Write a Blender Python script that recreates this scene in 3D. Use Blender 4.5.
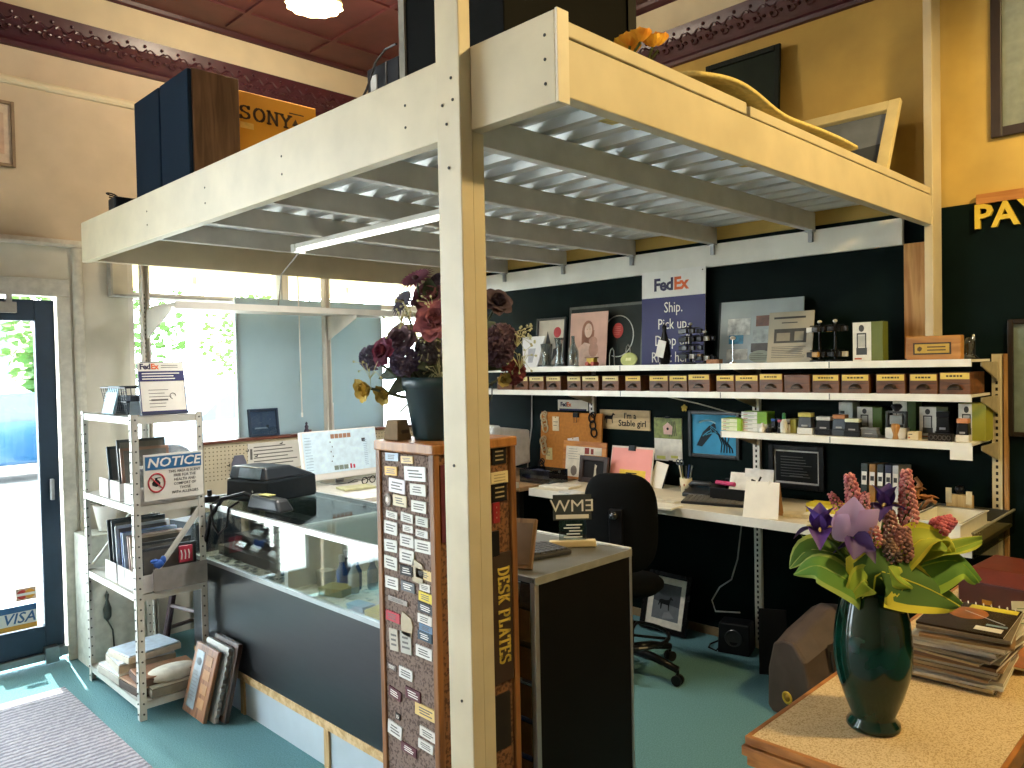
import bpy, bmesh, math, random
from mathutils import Vector, Matrix
random.seed(7)
for o in list(bpy.data.objects): bpy.data.objects.remove(o)
C = bpy.context.scene.collection
PI = math.pi
# ------------------------------------------------------------------ camera
YAW, PITCH, ROLL, FPX = 0.78453, -0.023193, -0.020369, 779.42
EYE = Vector((0, 0, 1.65))
FW = Vector((math.cos(YAW)*math.cos(PITCH), math.sin(YAW)*math.cos(PITCH), math.sin(PITCH)))
_R = Vector((math.sin(YAW), -math.cos(YAW), 0)); _U = _R.cross(FW)
RT = math.cos(ROLL)*_R + math.sin(ROLL)*_U
UP = -math.sin(ROLL)*_R + math.cos(ROLL)*_U
cam = bpy.data.cameras.new('camera'); camo = bpy.data.objects.new('camera', cam); C.objects.link(camo)
cam.sensor_fit = 'HORIZONTAL'; cam.sensor_width = 36; cam.lens = 36*FPX/1024; cam.clip_start = .02; cam.clip_end = 300
camo.matrix_world = Matrix(((RT.x, UP.x, -FW.x, EYE.x), (RT.y, UP.y, -FW.y, EYE.y), (RT.z, UP.z, -FW.z, EYE.z), (0, 0, 0, 1)))
bpy.context.scene.camera = camo
# ------------------------------------------------------------------ world, sun, exposure
sc = bpy.context.scene
sc.view_settings.view_transform = 'Standard'; sc.view_settings.look = 'None'
sc.view_settings.gamma = 1; sc.view_settings.use_curve_mapping = False
sc.view_settings.exposure = 0.06
w = bpy.data.worlds.new('sky'); sc.world = w; w.use_nodes = True
bg = w.node_tree.nodes['Background']; bg.inputs[0].default_value = (.86, .93, 1.0, 1); bg.inputs[1].default_value = 20
def light(name, kind, loc, energy, col, size=.1, rot=None, sy=None):
    l = bpy.data.lights.new(name, kind); l.energy = energy; l.color = col
    if kind == 'AREA':
        l.size = size
        if sy: l.shape = 'RECTANGLE'; l.size_y = sy
    elif kind == 'SPOT': l.spot_size = math.radians(172); l.spot_blend = .35; l.shadow_soft_size = size
    elif kind == 'SUN': l.angle = math.radians(.6)
    else: l.shadow_soft_size = size
    o = bpy.data.objects.new(name, l); C.objects.link(o); o.location = loc
    if rot: o.rotation_euler = rot
    return o
light('sun', 'SUN', (1, 9, 8), 24.0, (1, .96, .88), rot=(math.radians(-38), 0, math.radians(-6)))
WARM = (1.0, .73, .32)
LAMPS = [((2.28, 3.72), 62, (1, .84, .62)), ((2.6, -.8), 300, WARM), ((3.3, .35), 26, WARM), ((-.7, 1.3), 40, (1, .93, .84))]   # ceiling lamps: position, watts, colour; last one added for neutral fill light
# ------------------------------------------------------------------ helpers
def hit(px, py, ax, v):
    d = FW + RT*((px-512)/FPX) + UP*((384-py)/FPX)
    i = 'xyz'.index(ax); return EYE + d*((v-EYE[i])/d[i])
def dep(px, py, d):
    return EYE + (FW + RT*((px-512)/FPX) + UP*((384-py)/FPX))*d
def lin(h):
    h = h.lstrip('#'); out = []
    for i in (0, 2, 4):
        c = int(h[i:i+2], 16)/255; out.append(c/12.92 if c <= .04045 else ((c+.055)/1.055)**2.4)
    return (*out, 1)
_mc = {}
def mat(h, rough=.55, metal=0, var=.08, scale=25, bump=0, kind='noise', h2=None, stretch=(1, 1, 1), emit=0, coat=0, spec=.5):
    key = (h, rough, metal, var, scale, bump, kind, h2, stretch, emit, coat, spec)
    if key in _mc: return _mc[key]
    m = bpy.data.materials.new('surface_'+h); m.use_nodes = True; _mc[key] = m
    nt = m.node_tree; b = nt.nodes['Principled BSDF']
    b.inputs['Roughness'].default_value = rough; b.inputs['Metallic'].default_value = metal
    if spec == .5 and metal < .3 and sum(lin(h)[:3]) < .06: spec = .2          # dark plastics and paints: weak sheen
    b.inputs['Coat Weight'].default_value = coat; b.inputs['Specular IOR Level'].default_value = spec
    tc = nt.nodes.new('ShaderNodeTexCoord'); mp = nt.nodes.new('ShaderNodeMapping'); mp.inputs['Scale'].default_value = stretch
    nt.links.new(tc.outputs['Object'], mp.inputs[0])
    c1 = lin(h)
    c2 = lin(h2) if h2 else tuple(max(0, c*(1-3*var)) for c in c1[:3])+(1,)
    rp = nt.nodes.new('ShaderNodeValToRGB'); rp.color_ramp.elements[0].color = c2; rp.color_ramp.elements[1].color = c1
    if kind == 'wood':
        t = nt.nodes.new('ShaderNodeTexNoise'); t.inputs['Scale'].default_value = scale; t.inputs['Detail'].default_value = 6; t.inputs['Distortion'].default_value = 1.2
        rp.color_ramp.elements[0].position = .36; rp.color_ramp.elements[1].position = .62
    elif kind == 'speckle':
        t = nt.nodes.new('ShaderNodeTexNoise'); t.inputs['Scale'].default_value = scale; t.inputs['Detail'].default_value = 3
        rp.color_ramp.elements[0].position = .40; rp.color_ramp.elements[1].position = .52
    elif kind == 'rib':
        t = nt.nodes.new('ShaderNodeTexWave'); t.inputs['Scale'].default_value = scale; t.inputs['Distortion'].default_value = 3; t.inputs['Detail'].default_value = 3; t.inputs['Detail Scale'].default_value = 6; t.bands_direction = 'Y'
        rp.color_ramp.elements[0].position = .25; rp.color_ramp.elements[1].position = .75
    elif kind == 'dots':
        t = nt.nodes.new('ShaderNodeTexVoronoi'); t.inputs['Scale'].default_value = scale; t.inputs['Randomness'].default_value = 0
        rp.color_ramp.elements[0].position = .10; rp.color_ramp.elements[1].position = .13
    else:
        t = nt.nodes.new('ShaderNodeTexNoise'); t.inputs['Scale'].default_value = scale; t.inputs['Detail'].default_value = 4
        rp.color_ramp.elements[0].position = .3; rp.color_ramp.elements[1].position = .7
    nt.links.new(mp.outputs[0], t.inputs['Vector'])
    nt.links.new(t.outputs[0], rp.inputs[0]); nt.links.new(rp.outputs[0], b.inputs['Base Color'])
    if bump:
        bn = nt.nodes.new('ShaderNodeBump'); bn.inputs['Strength'].default_value = bump; bn.inputs['Distance'].default_value = .01
        nt.links.new(t.outputs[0], bn.inputs['Height']); nt.links.new(bn.outputs[0], b.inputs['Normal'])
    if emit:
        b.inputs['Emission Color'].default_value = c1; b.inputs['Emission Strength'].default_value = emit
    return m
def wood(h, h2, scale=9, rough=.5, stretch=(14, 14, 1)): return mat(h, rough, 0, .1, scale/4, .08, 'wood', h2, stretch)
def glassmat(tint='#e8f2f0', refl=.12, rough=.02):
    key = ('glass', tint, refl, rough)
    if key in _mc: return _mc[key]
    m = bpy.data.materials.new('clear_glass'); m.use_nodes = True; _mc[key] = m; nt = m.node_tree
    nt.nodes.remove(nt.nodes['Principled BSDF']); out = nt.nodes['Material Output']
    tr = nt.nodes.new('ShaderNodeBsdfTransparent'); tr.inputs[0].default_value = lin(tint)
    gl = nt.nodes.new('ShaderNodeBsdfGlossy'); gl.inputs['Roughness'].default_value = rough
    lw = nt.nodes.new('ShaderNodeLayerWeight'); lw.inputs[0].default_value = .25
    mu = nt.nodes.new('ShaderNodeMath'); mu.operation = 'MULTIPLY_ADD'; mu.inputs[1].default_value = .4; mu.inputs[2].default_value = refl*.5
    nt.links.new(lw.outputs['Fresnel'], mu.inputs[0])
    mx = nt.nodes.new('ShaderNodeMixShader'); nt.links.new(mu.outputs[0], mx.inputs[0]); nt.links.new(tr.outputs[0], mx.inputs[1]); nt.links.new(gl.outputs[0], mx.inputs[2])
    nt.links.new(mx.outputs[0], out.inputs[0]); return m
def translucent(h, amt=.5):
    key = ('tl', h, amt)
    if key in _mc: return _mc[key]
    m = mat(h, .8, 0, .03, 6, 0, 'noise', None, (1, 1, 1.001)); nt = m.node_tree; b = nt.nodes['Principled BSDF']; out = nt.nodes['Material Output']
    t = nt.nodes.new('ShaderNodeBsdfTranslucent'); t.inputs[0].default_value = lin(h)
    mx = nt.nodes.new('ShaderNodeMixShader'); mx.inputs[0].default_value = amt
    nt.links.new(b.outputs[0], mx.inputs[1]); nt.links.new(t.outputs[0], mx.inputs[2]); nt.links.new(mx.outputs[0], out.inputs[0]); _mc[key] = m; return m
def basis(n, up=Vector((0, 0, 1))):           # matrix whose Z is n
    n = Vector(n).normalized(); x = up.cross(n)
    if x.length < 1e-4: x = Vector((1, 0, 0))
    x.normalize(); y = n.cross(x); return Matrix((x, y, n)).transposed().to_4x4()
class MB:
    def __init__(s): s.bm = bmesh.new(); s.mi = 0
    def m(s, i): s.mi = i; return s
    def _fin(s, vs, fs, mtx):
        if mtx is not None:
            for v in vs: v.co = mtx @ v.co
        for f in fs: f.material_index = s.mi
        return s
    def box(s, x0, x1, y0, y1, z0, z1, mtx=None):
        vs = [s.bm.verts.new(p) for p in ((x0,y0,z0),(x1,y0,z0),(x1,y1,z0),(x0,y1,z0),(x0,y0,z1),(x1,y0,z1),(x1,y1,z1),(x0,y1,z1))]
        fs = [s.bm.faces.new([vs[i] for i in q]) for q in ((3,2,1,0),(4,5,6,7),(0,1,5,4),(1,2,6,5),(2,3,7,6),(3,0,4,7))]
        return s._fin(vs, fs, mtx)
    def cb(s, c, sz, mtx=None):
        return s.box(c[0]-sz[0]/2, c[0]+sz[0]/2, c[1]-sz[1]/2, c[1]+sz[1]/2, c[2]-sz[2]/2, c[2]+sz[2]/2, mtx)
    def hexa(s, pts, mtx=None):                # 8 corner points, box order
        vs = [s.bm.verts.new(p) for p in pts]
        fs = [s.bm.faces.new([vs[i] for i in q]) for q in ((3,2,1,0),(4,5,6,7),(0,1,5,4),(1,2,6,5),(2,3,7,6),(3,0,4,7))]
        return s._fin(vs, fs, mtx)
    def prism(s, pts, d0, d1, plane='xz', mtx=None):
        f = {'xz': lambda p, d: (p[0], d, p[1]), 'xy': lambda p, d: (p[0], p[1], d), 'yz': lambda p, d: (d, p[0], p[1])}[plane]
        a = [s.bm.verts.new(f(p, d0)) for p in pts]; b = [s.bm.verts.new(f(p, d1)) for p in pts]; n = len(pts)
        fs = [s.bm.faces.new(a), s.bm.faces.new(b[::-1])]
        for i in range(n): fs.append(s.bm.faces.new([a[i], b[i], b[(i+1) % n], a[(i+1) % n]]))
        return s._fin(a+b, fs, mtx)
    def tube(s, pts, r, seg=8, mtx=None, taper=None, closed=False):
        pts = [Vector(p) for p in pts]; rings = []; vs = []; fs = []; n = len(pts); px = None
        for i, p in enumerate(pts):
            d = (pts[(i+1) % n] if (i < n-1 or closed) else p) - (pts[i-1] if (i > 0 or closed) else p)
            if d.length < 1e-7: d = Vector((0, 0, 1))
            d.normalize()
            if px is None:
                px = d.orthogonal().normalized()
            else:
                px = (px - d*px.dot(d))
                px = px.normalized() if px.length > 1e-5 else d.orthogonal().normalized()
            py = d.cross(px); rr = r if taper is None else r*(1+(taper-1)*i/max(1, n-1))
            ring = [s.bm.verts.new(p + px*rr*math.cos(2*PI*k/seg) + py*rr*math.sin(2*PI*k/seg)) for k in range(seg)]
            rings.append(ring); vs += ring
        for i in range(n if closed else n-1):
            for k in range(seg): fs.append(s.bm.faces.new([rings[i][k], rings[i][(k+1) % seg], rings[(i+1) % n][(k+1) % seg], rings[(i+1) % n][k]]))
        if not closed: fs += [s.bm.faces.new(rings[0][::-1]), s.bm.faces.new(rings[-1])]
        return s._fin(vs, fs, mtx)
    def lathe(s, prof, c=(0, 0, 0), seg=24, mtx=None, sy=1.0, ruff=0, nr=0):
        vs = []; fs = []; rings = []
        for j, (r, z) in enumerate(prof):
            if r < 1e-5: ring = [s.bm.verts.new((c[0], c[1], c[2]+z))]
            else: ring = [s.bm.verts.new((c[0]+r*(1+ruff*math.sin(nr*2*PI*k/seg)*j/len(prof))*math.cos(2*PI*k/seg), c[1]+sy*r*(1+ruff*math.sin(nr*2*PI*k/seg)*j/len(prof))*math.sin(2*PI*k/seg), c[2]+z)) for k in range(seg)]
            rings.append(ring); vs += ring
        for a, b in zip(rings, rings[1:]):
            for k in range(seg):
                q = [a[k % len(a)], a[(k+1) % len(a)], b[(k+1) % len(b)], b[k % len(b)]]
                u = []
                for v in q:
                    if v not in u: u.append(v)
                if len(u) > 2: fs.append(s.bm.faces.new(u))
        for ring, rev in ((rings[0], True), (rings[-1], False)):
            if len(ring) > 2: fs.append(s.bm.faces.new(ring[::-1] if rev else ring))
        return s._fin(vs, fs, mtx)
    def cyl(s, c, r, h, seg=20, mtx=None): return s.lathe([(r, 0), (r, h)], c, seg, mtx)
    def sph(s, c, r, sc=(1, 1, 1), sub=2, mtx=None):
        t = Matrix.Translation(c) @ Matrix.Diagonal((sc[0]*r, sc[1]*r, sc[2]*r, 1))
        g = bmesh.ops.create_icosphere(s.bm, subdivisions=sub, radius=1, matrix=t)
        fs = {f for v in g['verts'] for f in v.link_faces}
        return s._fin(g['verts'], fs, mtx)
    def grid(s, fn, nu, nv, mtx=None):
        vv = [[s.bm.verts.new(fn(i/nu, j/nv)) for j in range(nv+1)] for i in range(nu+1)]
        fs = [s.bm.faces.new([vv[i][j], vv[i+1][j], vv[i+1][j+1], vv[i][j+1]]) for i in range(nu) for j in range(nv)]
        return s._fin([v for r in vv for v in r], fs, mtx)
    def petal(s, base, d, up, L, W, curl=0, cup=0, nu=5, nv=4, tip=.6, blunt=False):
        d = Vector(d).normalized(); up = Vector(up).normalized(); sd = d.cross(up).normalized(); base = Vector(base)
        def fn(u, v):
            q = 2*v-1
            if blunt:
                wd = W*.5*math.sin(PI*(.1+.66*u))**.7; return base + d*(L*u*(1-.22*q*q*u)) + sd*(wd*q) + up*(curl*u*u + cup*q*q*wd*2 + .05*L*math.sin(q*5)*u)
            wd = W*.5*(math.sin(PI*min(1, (u*.92+.08))**tip)+.06)
            return base + d*(L*u) + sd*(wd*q) + up*(curl*u*u + cup*q*q*wd*2)
        return s.grid(fn, nu, nv)
    def text(s, body, size, c=(0, 0, 0), mtx=None, align='CENTER', bold=0, sx=1, depth=.0008, sp=1.0, shear=0):
        cu = bpy.data.curves.new('t', 'FONT'); cu.body = body; cu.size = size; cu.align_x = align; cu.align_y = 'CENTER'
        cu.extrude = depth/2; cu.offset = bold*size; cu.resolution_u = 2; cu.space_character = sp; cu.space_line = .95; cu.shear = shear
        o = bpy.data.objects.new('t', cu); C.objects.link(o)
        me = bpy.data.meshes.new_from_object(o.evaluated_get(bpy.context.evaluated_depsgraph_get()))
        t = Matrix.Translation(c) @ Matrix.Rotation(PI/2, 4, 'X') @ Matrix.Diagonal((sx, 1, 1, 1))
        if mtx is not None: t = mtx @ t
        vs = [s.bm.verts.new(t @ v.co) for v in me.vertices]; fs = []
        for p in me.polygons:
            try: fs.append(s.bm.faces.new([vs[i] for i in p.vertices]))
            except ValueError: pass
        for f in fs: f.material_index = s.mi
        bpy.data.objects.remove(o); bpy.data.curves.remove(cu); bpy.data.meshes.remove(me)
        return s
    def lines(s, x0, x1, z0, z1, n, y, h=.4, ragged=.35, t=.0006):      # illegible small print: short dark dashes
        for i in range(n):
            z = z1-(i+.5)*(z1-z0)/n; hh = (z1-z0)/n*h; xe = x1-(x1-x0)*ragged*random.random()
            s.box(x0, xe, y-t, y, z-hh/2, z+hh/2)
        return s
    def build(s, name, mats, parent=None, bev=0, smooth=False, seg=2):
        bmesh.ops.recalc_face_normals(s.bm, faces=s.bm.faces)
        me = bpy.data.meshes.new(name); s.bm.to_mesh(me); s.bm.free()
        for mm in (mats if isinstance(mats, (list, tuple)) else [mats]): me.materials.append(mm)
        if smooth:
            for p in me.polygons: p.use_smooth = True
        o = bpy.data.objects.new(name, me); C.objects.link(o)
        if parent: o.parent = parent
        if bev:
            b = o.modifiers.new('bevel', 'BEVEL'); b.width = bev; b.segments = seg; b.limit_method = 'ANGLE'; b.angle_limit = .7
            b.harden_normals = False
        return o
def tag(o, label=None, cat=None, group=None, kind=None):
    if label: o['label'] = label
    if cat: o['category'] = cat
    if group: o['group'] = group
    if kind: o['kind'] = kind
    return o
def thing(name, label, cat, loc=(0, 0, 0), rz=0, lean=0, group=None, ry=0):
    o = bpy.data.objects.new(name, None); C.objects.link(o); o.empty_display_size = .05
    o.location = loc; o.rotation_euler = (-math.radians(lean), math.radians(ry), math.radians(rz))
    return tag(o, label, cat, group)
def solo(o, label, cat, loc=(0, 0, 0), rz=0, lean=0, group=None, kind=None, ry=0):
    o.location = loc; o.rotation_euler = (-math.radians(lean), math.radians(ry), math.radians(rz)); return tag(o, label, cat, group, kind)
def rebase(o):                                  # world-built thing: move its origin to its base centre
    ds = [o] + list(o.children_recursive); ms = [d for d in ds if d.type == 'MESH']
    own = [d for d in ms if d is not o and (d.location.length > 1e-6 or abs(d.rotation_euler.z) > 1e-6)]      # parts with a place of their own
    flat = [d for d in ms if d not in own]
    pts = [v.co for d in flat for v in d.data.vertices]
    c = Vector(((min(p.x for p in pts)+max(p.x for p in pts))/2, (min(p.y for p in pts)+max(p.y for p in pts))/2, min(p.z for p in pts)))
    for d in flat: d.data.transform(Matrix.Translation(-c))
    for d in own: d.location -= c
    o.location = c; return o
def settle(o, label, cat, group=None, kind=None): return tag(rebase(o), label, cat, group, kind)
def dup(o, loc=None, rz=None, label=None, parent=None):
    c = o.copy(); C.objects.link(c)
    if parent: c.parent = parent
    if loc is not None: c.location = loc
    if rz is not None: c.rotation_euler.z = math.radians(rz)
    if label: c['label'] = label
    for ch in list(o.children): dup(ch, parent=c)
    return c
def struct(name, mb, m, parent=None, bev=0):
    o = mb.build(name, m, parent, bev)
    if parent is None: o['kind'] = 'structure'
    return o
ORD = 'first second third fourth fifth sixth seventh eighth ninth tenth eleventh twelfth thirteenth fourteenth fifteenth sixteenth seventeenth eighteenth nineteenth twentieth twenty-first twenty-second'.split()
def wallbox(x0, y0, x1, y1, xp, zb=None):       # pixel box on plane X=xp (faces -X): base centre, width, height
    a = hit(x0, y1, 'x', xp); b = hit(x1, y1, 'x', xp); t = hit((x0+x1)/2, y0, 'x', xp)
    z = zb if zb is not None else (a.z+b.z)/2
    return Vector((xp, (a.y+b.y)/2, z)), abs(a.y-b.y), t.z-z
# slab serif letters drawn with strokes (unit height, unit-ish width)
def arc(cx, cy, rx, ry, a0, a1, n=8): return [(cx+rx*math.cos(math.radians(a0+(a1-a0)*i/n)), cy+ry*math.sin(math.radians(a0+(a1-a0)*i/n))) for i in range(n+1)]
SLAB = {
 'D': [[(.15,0),(.15,1)], [(.0,.96),(.35,.96)]+arc(.35,.5,.38,.46,90,-90)+[(.0,.04)]],
 'E': [[(.15,0),(.15,1)], [(.0,.96),(.66,.96),(.66,.78)], [(.0,.04),(.68,.04),(.68,.24)], [(.15,.52),(.5,.52)]],
 'S': [arc(.36,.74,.28,.22,10,265)+arc(.36,.27,.31,.23,85,-170), [(.64,.76),(.64,.98)], [(.05,.24),(.05,.02)]],
 'K': [[(.15,0),(.15,1)], [(.0,.96),(.3,.96)], [(.0,.04),(.3,.04)], [(.18,.42),(.66,.96)], [(.34,.58),(.7,.04)], [(.5,.96),(.8,.96)], [(.55,.04),(.85,.04)]],
 'P': [[(.15,0),(.15,1)], [(.0,.04),(.32,.04)], [(.0,.96),(.4,.96)]+arc(.4,.72,.26,.24,90,-90)+[(.15,.48)]],
 'L': [[(.15,0),(.15,1)], [(.0,.96),(.32,.96)], [(.0,.04),(.64,.04),(.64,.28)]],
 'A': [[(.08,.04),(.4,.98),(.72,.04)], [(.2,.36),(.6,.36)], [(-.04,.04),(.22,.04)], [(.58,.04),(.86,.04)]],
 'T': [[(.4,0),(.4,1)], [(.02,.76),(.02,.96),(.78,.96),(.78,.76)], [(.22,.04),(.58,.04)]],
 'O': [arc(.4,.5,.36,.46,0,360,16)],
 'N': [[(.12,0),(.12,1)], [(.12,.98),(.7,.02)], [(.7,0),(.7,1)], [(-.02,.96),(.24,.96)], [(-.02,.04),(.28,.04)], [(.54,.96),(.86,.96)]],
 'Y': [[(.4,0),(.4,.48)], [(.06,.96),(.4,.46),(.74,.96)], [(-.08,.96),(.24,.96)], [(.56,.96),(.88,.96)], [(.24,.04),(.56,.04)]],
 ' ': []}
def slab(mb, txt, h, c, wx=1.0, th=.16, depth=.0012, mtx=None, gap=.25):
    adv = [(.45 if ch == ' ' else .82)*wx*h+gap*h*wx*.6 for ch in txt]; x = -sum(adv)/2
    for ch, a in zip(txt, adv):
        for st in SLAB[ch]:
            for p, q in zip(st, st[1:]):
                p = Vector((c[0]+x+p[0]*h*wx, 0, c[2]+(p[1]-.5)*h)); q = Vector((c[0]+x+q[0]*h*wx, 0, c[2]+(q[1]-.5)*h))
                d = (q-p); L = d.length
                if L < 1e-6: continue
                tk = th*h*(1 if abs(d.z) > abs(d.x)*.7 else .62)
                ang = math.atan2(d.z, d.x); mm = Matrix.Translation(((p.x+q.x)/2, c[1], (p.z+q.z)/2)) @ Matrix.Rotation(-ang, 4, 'Y')
                if mtx is not None: mm = mtx @ mm
                mb.cb((0, 0, 0), (L+tk*.35, depth, tk), mm)
        x += a
# ------------------------------------------------------------------ materials
WHITEPAINT = mat('#e2ddd2', .45, 0, .05, 8)
CREAMPAINT = mat('#d9cfba', .5, 0, .04, 14, .03)
BEIGEWALL = mat('#cabaa0', .85, 0, .05, 5, .15)
CREAM = mat('#dccfae', .8, 0, .04, 5)
BURG = mat('#48202a', .35, 0, .12, 12, .1)
BURGCEIL = mat('#5a2c2c', .5, 0, .12, 6, .15)
BLACKWALL = mat('#061615', .6, 0, .1, 8, .03, spec=.07)
TEAL = mat('#6a9aa0', .95, 0, .12, 160, .5, h2='#507c84')
BLACK = mat('#121214', .45, 0, .1, 30)
BLACKP = mat('#17181b', .3, 0, .1, 30)
DARKPL = mat('#24272c', .4, 0, .06, 40)
WHITE = mat('#eceae4', .5, 0, .02, 10)
PAPER = mat('#ece9e0', .8, 0, .03, 14)
INK = mat('#1c1b1f', .7)
GREYINK = mat('#77746f', .8)
STEEL = mat('#a9abac', .3, .9, .05, 40)
CHROME = mat('#d8d8d8', .12, 1, .02, 30)
SHELFMETAL = mat('#d8d8d0', .4, .15, .04, 20)
GREYMETAL = mat('#8f918e', .4, .5, .06, 30)
OAK = wood('#8a5a2c', '#5f3a1a')
BROWNWOOD = wood('#7a5132', '#4c2f1b')
HONEY = wood('#b9783a', '#94581f')
GOLD = mat('#c9a24a', .35, .6, .05, 40)
GOLDPAINT = mat('#d8bc52', .5, .1, .03, 30)
GLASS = glassmat()
BRASS = mat('#b58a3a', .3, .8, .05, 40)
# ================================================================== SETTING
XW = 4.15; YW = 5.0; HC = 3.9
struct('floor', MB().box(-2.6, 4.3, -3.6, 5.2, -.06, 0), TEAL)
m = MB()
for a in ((-2.6,-2.5,0,HC), (-2.5,.2,0,.1), (-2.5,.2,3.3,HC), (.2,.33,0,HC), (.33,1.35,2.41,HC), (1.35,1.72,2.41,HC), (1.72,4.05,2.41,HC), (4.05,4.3,0,HC)):
    m.box(a[0], a[1], YW, 5.18, a[2], a[3])
m.m(1).box(.33, 1.35, YW, 5.18, 2.11, 2.41).box(1.35, 1.72, YW, 5.18, 0, 2.41).box(1.72, 4.05, YW, 5.18, 0, .95)
struct('wall_back', m, [BEIGEWALL, mat('#d9d5c6', .7, 0, .05, 6)])
m = MB().box(4.165, 4.3, -3.6, 5.0, 0, HC); struct('wall_right', m, mat('#c9a85a', .85, 0, .06, 5, .15))
m = MB().box(XW, 4.165, -2.5, 5.0, 0, 2.37)
struct('trim_1', m, BLACKWALL)                       # black board panelling on the lower right wall
struct('wall_left', MB().box(-2.75, -2.6, -3.6, 5.2, 0, HC), BEIGEWALL)
struct('wall_front', MB().box(-2.6, 4.3, -3.75, -3.6, 0, HC), BEIGEWALL)
struct('ceiling', MB().box(-2.75, 4.3, -3.75, 5.2, HC, HC+.08), BURGCEIL)
# cream frieze above the cornice, picture rail, header moulding
struct('trim_2', MB().box(-2.6, 4.165, 4.985, 5.0, 3.665, HC).box(4.15, 4.165, -3.6, 4.985, 3.665, HC), CREAM)
struct('trim_3', MB().prism([(5.0,3.26),(4.985,3.262),(4.975,3.275),(4.975,3.29),(4.985,3.305),(5.0,3.31)], -2.6, 4.165, 'yz'), CREAM)
struct('trim_4', MB().prism([(5.0,2.385),(4.965,2.385),(4.96,2.40),(4.975,2.425),(5.0,2.43)], .2, 1.72, 'yz'), mat('#d9d5c6', .6))
# pressed tin cornice with leaf scrolls
m = MB()
prof = [(0, 3.47), (-.02, 3.475), (-.028, 3.495), (-.02, 3.512), (-.03, 3.525), (-.05, 3.56), (-.075, 3.60), (-.085, 3.64), (-.09, 3.665), (0, 3.665)]
m.prism([(5.0+y, z) for y, z in prof], -2.6, 4.165, 'yz')
m.prism([(4.165+y, z) for y, z in prof], -3.6, 4.99, 'xz')
def scroll(f):
    for k in range(3):
        m.sph(f(-.03+.028*k, 3.565+.018*(k % 2), .055), .015, (1.2, .8, .7), 1)
    m.tube([f(-.05+.01*i, 3.60+.015*math.sin(i*.75), .078) for i in range(11)], .0055, 5)
    m.tube([f(.02*math.cos(a*.8)+.01, 3.555+.016*math.sin(a*.8), .052) for a in range(8)], .006, 5)
    m.sph(f(.035, 3.63, .085), .011, (1, 1, 1), 1)
for i in range(44): scroll(lambda u, z, d, i=i: Vector((-.2+i*.1+u, 5.0-d, z)))
for i in range(50): scroll(lambda u, z, d, i=i: Vector((4.165-d, 4.9-i*.1+u, z)))
struct('trim_5', m, BURG)
m = MB().prism([(5.0,3.9),(4.955,3.9),(4.965,3.88),(4.985,3.87),(5.0,3.86)], -2.6, 4.15, 'yz').prism([(4.15,3.9),(4.10,3.9),(4.11,3.88),(4.135,3.87),(4.15,3.86)], -3.6, 4.98, 'xz')
struct('trim_6', m, BURG)
# pressed-tin ribs of the burgundy ceiling
m = MB()
for i in range(10): m.box(-2.0+i*.62, -1.97+i*.62, -3.5, 4.9, 3.885, 3.9)
for i in range(13): m.box(-2.5, 4.1, -3.3+i*.66, -3.27+i*.66, 3.887, 3.9)
struct('trim_7', m, BURGCEIL)
# ---------------------------------------------------------------- street door
NAVY = mat('#263d52', .4, .2, .05, 20)
d = bpy.data.objects.new('door_1', None); C.objects.link(d); d['kind'] = 'structure'
m = MB().box(.36, .46, 5.03, 5.08, .03, 2.08).box(1.225, 1.325, 5.03, 5.08, .03, 2.08).box(.46, 1.225, 5.03, 5.08, 1.96, 2.08).box(.46, 1.225, 5.03, 5.08, .03, .22)
m.build('door_frame', NAVY, d, .004)
MB().box(.46, 1.225, 5.05, 5.058, .22, 1.96).build('door_glass', glassmat('#f2f7f7', .05), d)
MB().box(.36, 1.3, 5.0, 5.03, .03, .07).cb((1.245, 5.0, .06), (.07, .05, .09)).build('door_sweep', STEEL, d, .004)
m = MB().box(.9, 1.13, 4.985, 5.03, 2.0, 2.06).tube([(1.0, 5.0, 2.06), (1.02, 4.96, 2.1), (1.0, 4.9, 2.11), (.85, 4.95, 2.12)], .01, 8).box(1.08, 1.11, 4.99, 5.03, 2.06, 2.13)
m.build('door_closer', STEEL, d, .006)
MB().cb((1.3, 5.0, .07), (.05, .06, .05)).cb((1.275, 4.995, 1.0), (.02, .03, .12)).build('hinge', STEEL, d, .004)
m = MB()                                                     # payment card stickers on the glass
m.m(0).box(1.0, 1.19, 5.046, 5.05, .225, .36); m.m(1).box(1.0, 1.19, 5.044, 5.046, .325, .36); m.m(2).box(1.0, 1.19, 5.044, 5.046, .225, .253)
m.m(1).text('VISA', .082, (1.10, 5.044, .289), bold=.012, shear=.25)
m.build('card_sticker', [WHITE, mat('#3a6a9a', .5), mat('#e0a23a', .5)], d)
m = MB(); m.m(0).box(1.09, 1.19, 5.046, 5.05, .385, .455)
m.m(1).prism(arc(1.12, .42, .026, .026, 0, 360, 20)[:-1], 5.044, 5.046); m.m(2).prism(arc(1.158, .42, .026, .026, 0, 360, 20)[:-1], 5.0435, 5.044)
m.m(3).box(1.093, 1.187, 5.043, 5.0435, .413, .427)
m.build('card_sticker', [mat('#d9b9a8', .5), mat('#c8382c', .5), mat('#e8a238', .5), WHITE], d)
m = MB().box(.30, .36, 4.99, 4.999, 0, 2.1).box(1.33, 1.40, 4.985, 4.999, 0, 2.1).box(.30, 1.40, 4.985, 4.999, 2.1, 2.2)
struct('trim_8', m, mat('#d3d1c4', .6), None, .006)
struct('trim_9', MB().lathe([(.028, 0), (.028, 2.38)], (1.44, 4.985, 0), 16), mat('#d9d5c6', .6))
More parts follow.
